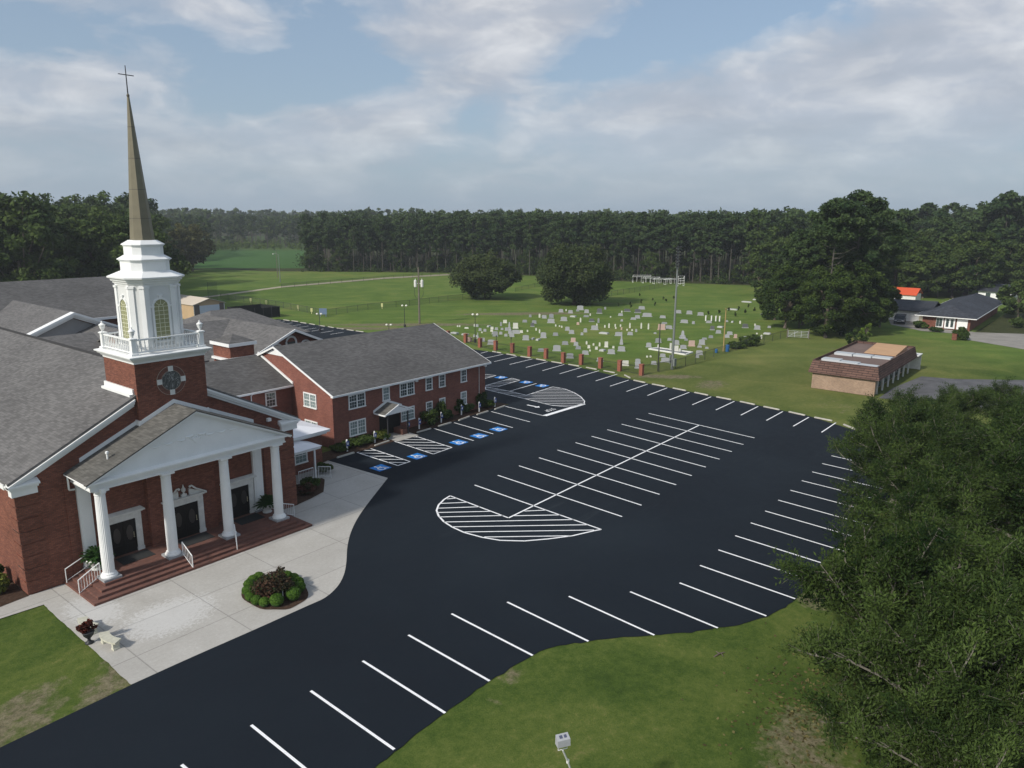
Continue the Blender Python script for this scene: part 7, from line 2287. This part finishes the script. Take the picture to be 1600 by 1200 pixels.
rz_ = math.atan2(rt[1], rt[0])
for s_ in (-1, 1):
    cx1, cy1 = rt[0] * s_ * .62, rt[1] * s_ * .62
    m_ = MB(); m_.lathe([(.20, 6.9), (.27, 7.0), (.28, 8.1), (.24, 8.2), (.08, 8.25), (.06, 8.5)], cx1, cy1, 12); m_.tube([(0, 0, 7.6), (cx1, cy1, 7.6)], .05, 5); m_.build('transformer', WHITE2, o)
    m_ = MB(); m_.tube([(cx1 * 1.3, cy1 * 1.3, 7.0), (cx1 * 1.35, cy1 * 1.35, 5.6), (cx1 * .8, cy1 * .8, 4.9), (0, 0, 4.7)], .035, 5); m_.build('cable_loop', DARKM, o)
m_ = MB(); m_.tube([(rt[0] * .3, rt[1] * .3, 9.0), (0, 0, 9.0), (-rt[0] * .3, -rt[1] * .3, 9.0)], .04, 5); m_.build('crossarm', PWOOD, o)
lp = None
for px, py, top, lab in ((500, 517.5, 491, 'in the rear lot'), (608, 512, 508, 'just showing over the annex ridge'), (632.5, 511, 478, 'left of the utility pole'), (742.5, 535, 492, 'behind the first brick pillars')):
    x, y = G2(px, py); h = 4.6 if py - top < 10 else max(2.8, CAMH + (ray(px, top)[2]) * math.hypot(x, y) / np.linalg.norm(ray(px, top)[:2]))
    if py - top < 10:
        x, y = G2(608, 523); h = CAMH + ray(608, 508)[2] * math.hypot(x, y) / np.linalg.norm(ray(608, 508)[:2])
    o = thing('double_lamp', 'black lamp post with two pale heads ' + lab, 'lamp post', (x, y, 0), group='double lamp posts')
    m_ = MB(); m_.tube([(0, 0, 0), (0, 0, h - .2)], [.07, .045], 7); m_.box(-.14, .14, -.14, .14, 0, .5); m_.build('pole', DARKM, o)
    m_ = MB(); m_.tube([(-rt[0] * .28, -rt[1] * .28, h - .1), (0, 0, h - .25), (rt[0] * .28, rt[1] * .28, h - .1)], .03, 5); m_.build('arm', DARKM, o)
    for s_ in (-1, 1):
        m_ = MB(); m_.lathe([(.10, h - .1), (.20, h), (.19, h + .14), (.05, h + .22)], rt[0] * s_ * .36, rt[1] * s_ * .36, 10); m_.build('lamp_head', mat('lamp_lens', (.85, .83, .72), .4), o)
m_ = MB(); m_.tube([(0, 0, 0), (0, 0, 6.5)], [.09, .06], 8)
tag(m_.build('plain_pole', DARKM, None, (*G2(1028, 580), 0)), 'plain black pole at the end of the brick pillars', 'pole')
x, y = G2(1130, 549)
m_ = MB(); m_.tube([(0, 0, 0), (0, 0, 6.6)], [.10, .07], 7); m_.box(-.35, .35, -.03, .03, 6.5, 6.58)
tag(m_.build('wooden_pole', mat('yellow_wood', (.36, .25, .11), .8), None, (x, y, 0)), 'thin yellowish wooden pole above the blue bin', 'pole')
m_ = MB(); m_.lathe([(.28, 0), (.32, .5), (.32, .95), (.30, 1.0), (.06, 1.08)], 0, 0, 12)
tag(m_.build('blue_bin', mat('blue_plastic', (.03, .13, .32), .5), None, (x + .3, y - .5, 0)), 'blue bin standing at the cemetery fence', 'bin')
m_ = MB(); m_.lathe([(.2, 0), (.22, .55), (.05, .6)], 0, 0, 10)
tag(m_.build('blue_bucket', mat('blue_plastic', (.03, .13, .32), .5), None, (*G2(1119, 551), 0)), 'small blue-green bucket left of the blue bin', 'bucket')
o = thing('street_light', 'grey street light with a curved arm on the far side of the sandy track', 'street light', (*G2(438, 441), 0))
m_ = MB(); m_.tube([(0, 0, 0), (0, 0, 8.4)], [.14, .09], 7); m_.build('pole', GALV, o)
m_ = MB(); m_.tube([(0, 0, 8.2), (-rt[0] * .8, -rt[1] * .8, 8.7), (-rt[0] * 1.6, -rt[1] * 1.6, 8.6)], .05, 5); m_.build('arm', GALV, o)
m_ = MB(); m_.lathe([(.2, 8.4), (.26, 8.55), (.1, 8.65)], -rt[0] * 1.7, -rt[1] * 1.7, 8); m_.build('lamp_head', WHITE2, o)
m_ = MB(); m_.tube([(0, 0, 0), (0, 0, 8.6)], [.12, .08], 6)
tag(m_.build('plain_pole', PWOOD, None, (*G2(434, 434), 0)), 'thin wooden pole just behind the street light', 'pole')
# goals and frames stacked at the wood's edge
for i, (px, py, w2, h2) in enumerate(((1003, 441.5, 5.6, 2.3), (1018, 442.5, 5.2, 1.9), (1036, 443.5, 5.6, 1.7), (1052, 444.5, 5.0, 1.8), (1064, 447, 2.2, 3.0))):
    x, y = G2(px, py)
    o = thing('goal_frame', 'white tubular sports goal, ' + ('leftmost and widest of the row by the pines', 'second from the left of the row by the pines', 'middle one of the row by the pines', 'fourth of the row by the pines', 'tall narrow ladder-like one at the right end')[i], 'goal', (x, y, 0), rz_ + .1 * i, 'white goals at the edge of the pines')
    m_ = MB(); a = w2 / 2
    for yy in (0, 1.6 if i < 4 else .6):
        hh = h2 if yy == 0 else h2 * .75
        m_.tube([(-a, yy, 0), (-a, yy, hh), (a, yy, hh), (a, yy, 0)], .05, 5)
    for s_ in (-a, a): m_.tube([(s_, 0, h2), (s_, 1.6 if i < 4 else .6, h2 * .75)], .06, 5); m_.tube([(s_, 0, .05), (s_, 1.6 if i < 4 else .6, .05)], .06, 5)
    if i == 4:
        for z in (.8, 1.6, 2.3): m_.tube([(-a, 0, z), (a, 0, z)], .06, 5)
    else:
        for s_ in (-.5, 0, .5): m_.tube([(s_ * a, 1.6, 0), (s_ * a, 1.6, h2 * .75)], .04, 4)
    m_.build('frame', WHITE, o)

# floodlight on a bent arm at the bottom of the frame
FX, FY = G2(893.5, 1207, 2.75)
o = thing('post_floodlight', 'grey boxy floodlight on a bent white arm above the near lawn', 'floodlight', (FX, FY, 0))
m_ = MB(); m_.tube([(0, 0, 0), (0, 0, 2.75)], [.09, .08], 8); m_.build('post', PWOOD, o)
hd = np.array(on_y(879.5, 1157, FY)) - np.array([FX, FY, 0])
el = np.array([hd[0] * .45, hd[1] * .45, 2.72 + (hd[2] - .33 - 2.72) * .5])
m_ = MB(); m_.tube([(0, 0, 2.72), tuple(el), (hd[0], hd[1], hd[2] - .33)], [.028, .032, .028], 7); m_.lathe([(.045, el[2] - .06), (.05, el[2]), (.045, el[2] + .06)], el[0], el[1], 8); m_.build('arm', WHITE2, o)
yk = MB(); ang = math.atan2(rt[1], rt[0]) + .35
ca, sa = math.cos(ang), math.sin(ang)
def loc_(u, v, z): return (hd[0] + ca * u - sa * v, hd[1] + sa * u + ca * v, z)
yk.tube([loc_(-.15, 0, hd[2] - .12), loc_(-.15, 0, hd[2] - .31), loc_(.15, 0, hd[2] - .31), loc_(.15, 0, hd[2] - .12)], .016, 5); yk.build('yoke', WHITE2, o)
hb = MB(); c0 = lambda u, v, z: loc_(u, v, hd[2] + z)
hb.hexa([c0(-.21, -.11, -.15), c0(.21, -.11, -.15), c0(.21, .10, -.13), c0(-.21, .10, -.13)], [c0(-.21, -.09, .07), c0(.21, -.09, .07), c0(.20, .11, .17), c0(-.20, .11, .17)])
hso = hb.build('housing', mat('lamp_housing', (.36, .37, .385), .5, noise=(8, .1)), o)
hb = MB()
for (u0, u1) in ((-.11, -.01), (.04, .13)):
    hb.face([c0(u0, -.03, .1035), c0(u1, -.03, .1035), c0(u1, .06, .1485), c0(u0, .06, .1485)])
hb.build('dark_label', mat('dark_label', (.08, .09, .14), .6), hso)

# parked dark car before the garage
def car(label, x, y, rz):
    o = thing('parked_car', label, 'car', (x, y, 0.01), rz)
    prof = [(-2.3, .35), (2.25, .35), (2.3, .62), (2.2, .88), (1.35, 1.0), (.75, 1.55), (-1.9, 1.62), (-2.25, 1.05), (-2.32, .7)]
    body = MB(); n_ = len(prof)
    def ring(yy, k): return [(p[0] * (1 - .03 * k), yy, p[1] - .02 * k) for p in prof]
    rr = [ring(-.90, 1), ring(-.93, 0), ring(.93, 0), ring(.90, 1)]
    b0 = []
    for r_ in rr: b0 += r_
    f_ = [tuple(range(n_)), tuple(range(4 * n_ - 1, 3 * n_ - 1, -1))]
    for j in range(3):
        for i in range(n_): f_.append((j * n_ + i, (j + 1) * n_ + i, (j + 1) * n_ + (i + 1) % n_, j * n_ + (i + 1) % n_))
    body.raw(b0, f_); body.build('body', mat('navy_car_paint', (.012, .018, .035), .25, spec=.7), o)
    g_ = MB()
    for s_ in (-1, 1):
        g_.prism_y([(1.15, 1.04), (.68, 1.48), (-.45, 1.5), (-.45, 1.04)], s_ * .935 - .012, s_ * .935 + .012); g_.prism_y([(-.55, 1.04), (-.55, 1.5), (-1.8, 1.5), (-2.05, 1.08)], s_ * .935 - .012, s_ * .935 + .012)
    g_.hexa([(1.36, -.8, 1.02), (1.36, .8, 1.02), (1.33, .8, 1.0), (1.33, -.8, 1.0)], [(.80, -.72, 1.53), (.80, .72, 1.53), (.76, .72, 1.50), (.76, -.72, 1.50)])
    g_.build('windows', glass_mat('car_glass', (.05, .06, .07)), o)
    for sx in (-1.45, 1.45):
        for s_ in (-1, 1):
            w3 = MB(); w3.prism_y([(sx + .36 * math.cos(2 * math.pi * k / 16), .36 + .36 * math.sin(2 * math.pi * k / 16)) for k in range(16)], s_ * .80, s_ * .96); wo_ = w3.build('wheel', DARKM, o)
            w3 = MB(); w3.prism_y([(sx + .2 * math.cos(2 * math.pi * k / 12), .36 + .2 * math.sin(2 * math.pi * k / 12)) for k in range(12)], s_ * .955, s_ * .97); w3.build('rim', GALV, wo_)
    for s_ in (-1, 1):
        h_ = MB(); h_.box(2.2, 2.32, s_ * .62 - .2, s_ * .62 + .2, .66, .80); h_.build('headlight', mat('headlight', (.8, .82, .85), .2), o)
        h_ = MB(); h_.box(.95, 1.12, s_ * 1.0 - .1, s_ * 1.0 + .1, 1.0, 1.14); h_.build('wing_mirror', MATS['navy_car_paint'], o)
    h_ = MB(); h_.box(2.27, 2.325, -.35, .35, .5, .64); h_.build('grille', GREYM, o)
x, y = G2(1406, 506)
car('dark blue estate car parked on the drive before the cream garage', x + 1.2, y + .3, math.pi + .15)
m_ = MB(); m_.box(-.35, .35, -.35, .35, 0, 1.0)
m_.box(-.4, .4, -.4, .4, 1.001, 1.08)
tag(m_.build('brick_pier', BRICK, None, (*G2(1491, 531), 0)), 'low square brick pier at the end of the ranch house drive', 'brick pier')
# fallen twig on the near lawn
m_ = MB(); m_.tube([(-.35, .1, .02), (0, 0, .06), (.3, -.12, .03)], [.03, .04, .02], 5); m_.tube([(0, 0, .05), (.1, .22, .05)], [.03, .01], 5); m_.tube([(.1, -.05, .05), (-.1, -.25, .04)], [.025, .01], 5)
tag(m_.build('fallen_branch', BARK, None, (*G2(1124, 1022), -.03)), 'small dark fallen branch lying on the near lawn', 'branch')

# ================================================================== haze
hz = MB(); hz.box(-450, 2050, -450, 2050, -1.5, 34)
def haze_mat():
    m_ = bpy.data.materials.new('haze'); m_.use_nodes = True
    t = m_.node_tree; t.nodes.clear()
    v = N(t, 'ShaderNodeVolumePrincipled'); v.inputs['Color'].default_value = (.90, .95, 1.0, 1); v.inputs['Density'].default_value = HAZE_DENSITY
    v.inputs['Anisotropy'].default_value = 0.2
    o_ = N(t, 'ShaderNodeOutputMaterial'); lnk(t, v.outputs[0], o_.inputs['Volume'])
    return m_
HAZE_DENSITY = 0.00028
tag(hz.build('haze', haze_mat()), 'thin bluish summer haze over the fields and woods', 'haze', kind='stuff')
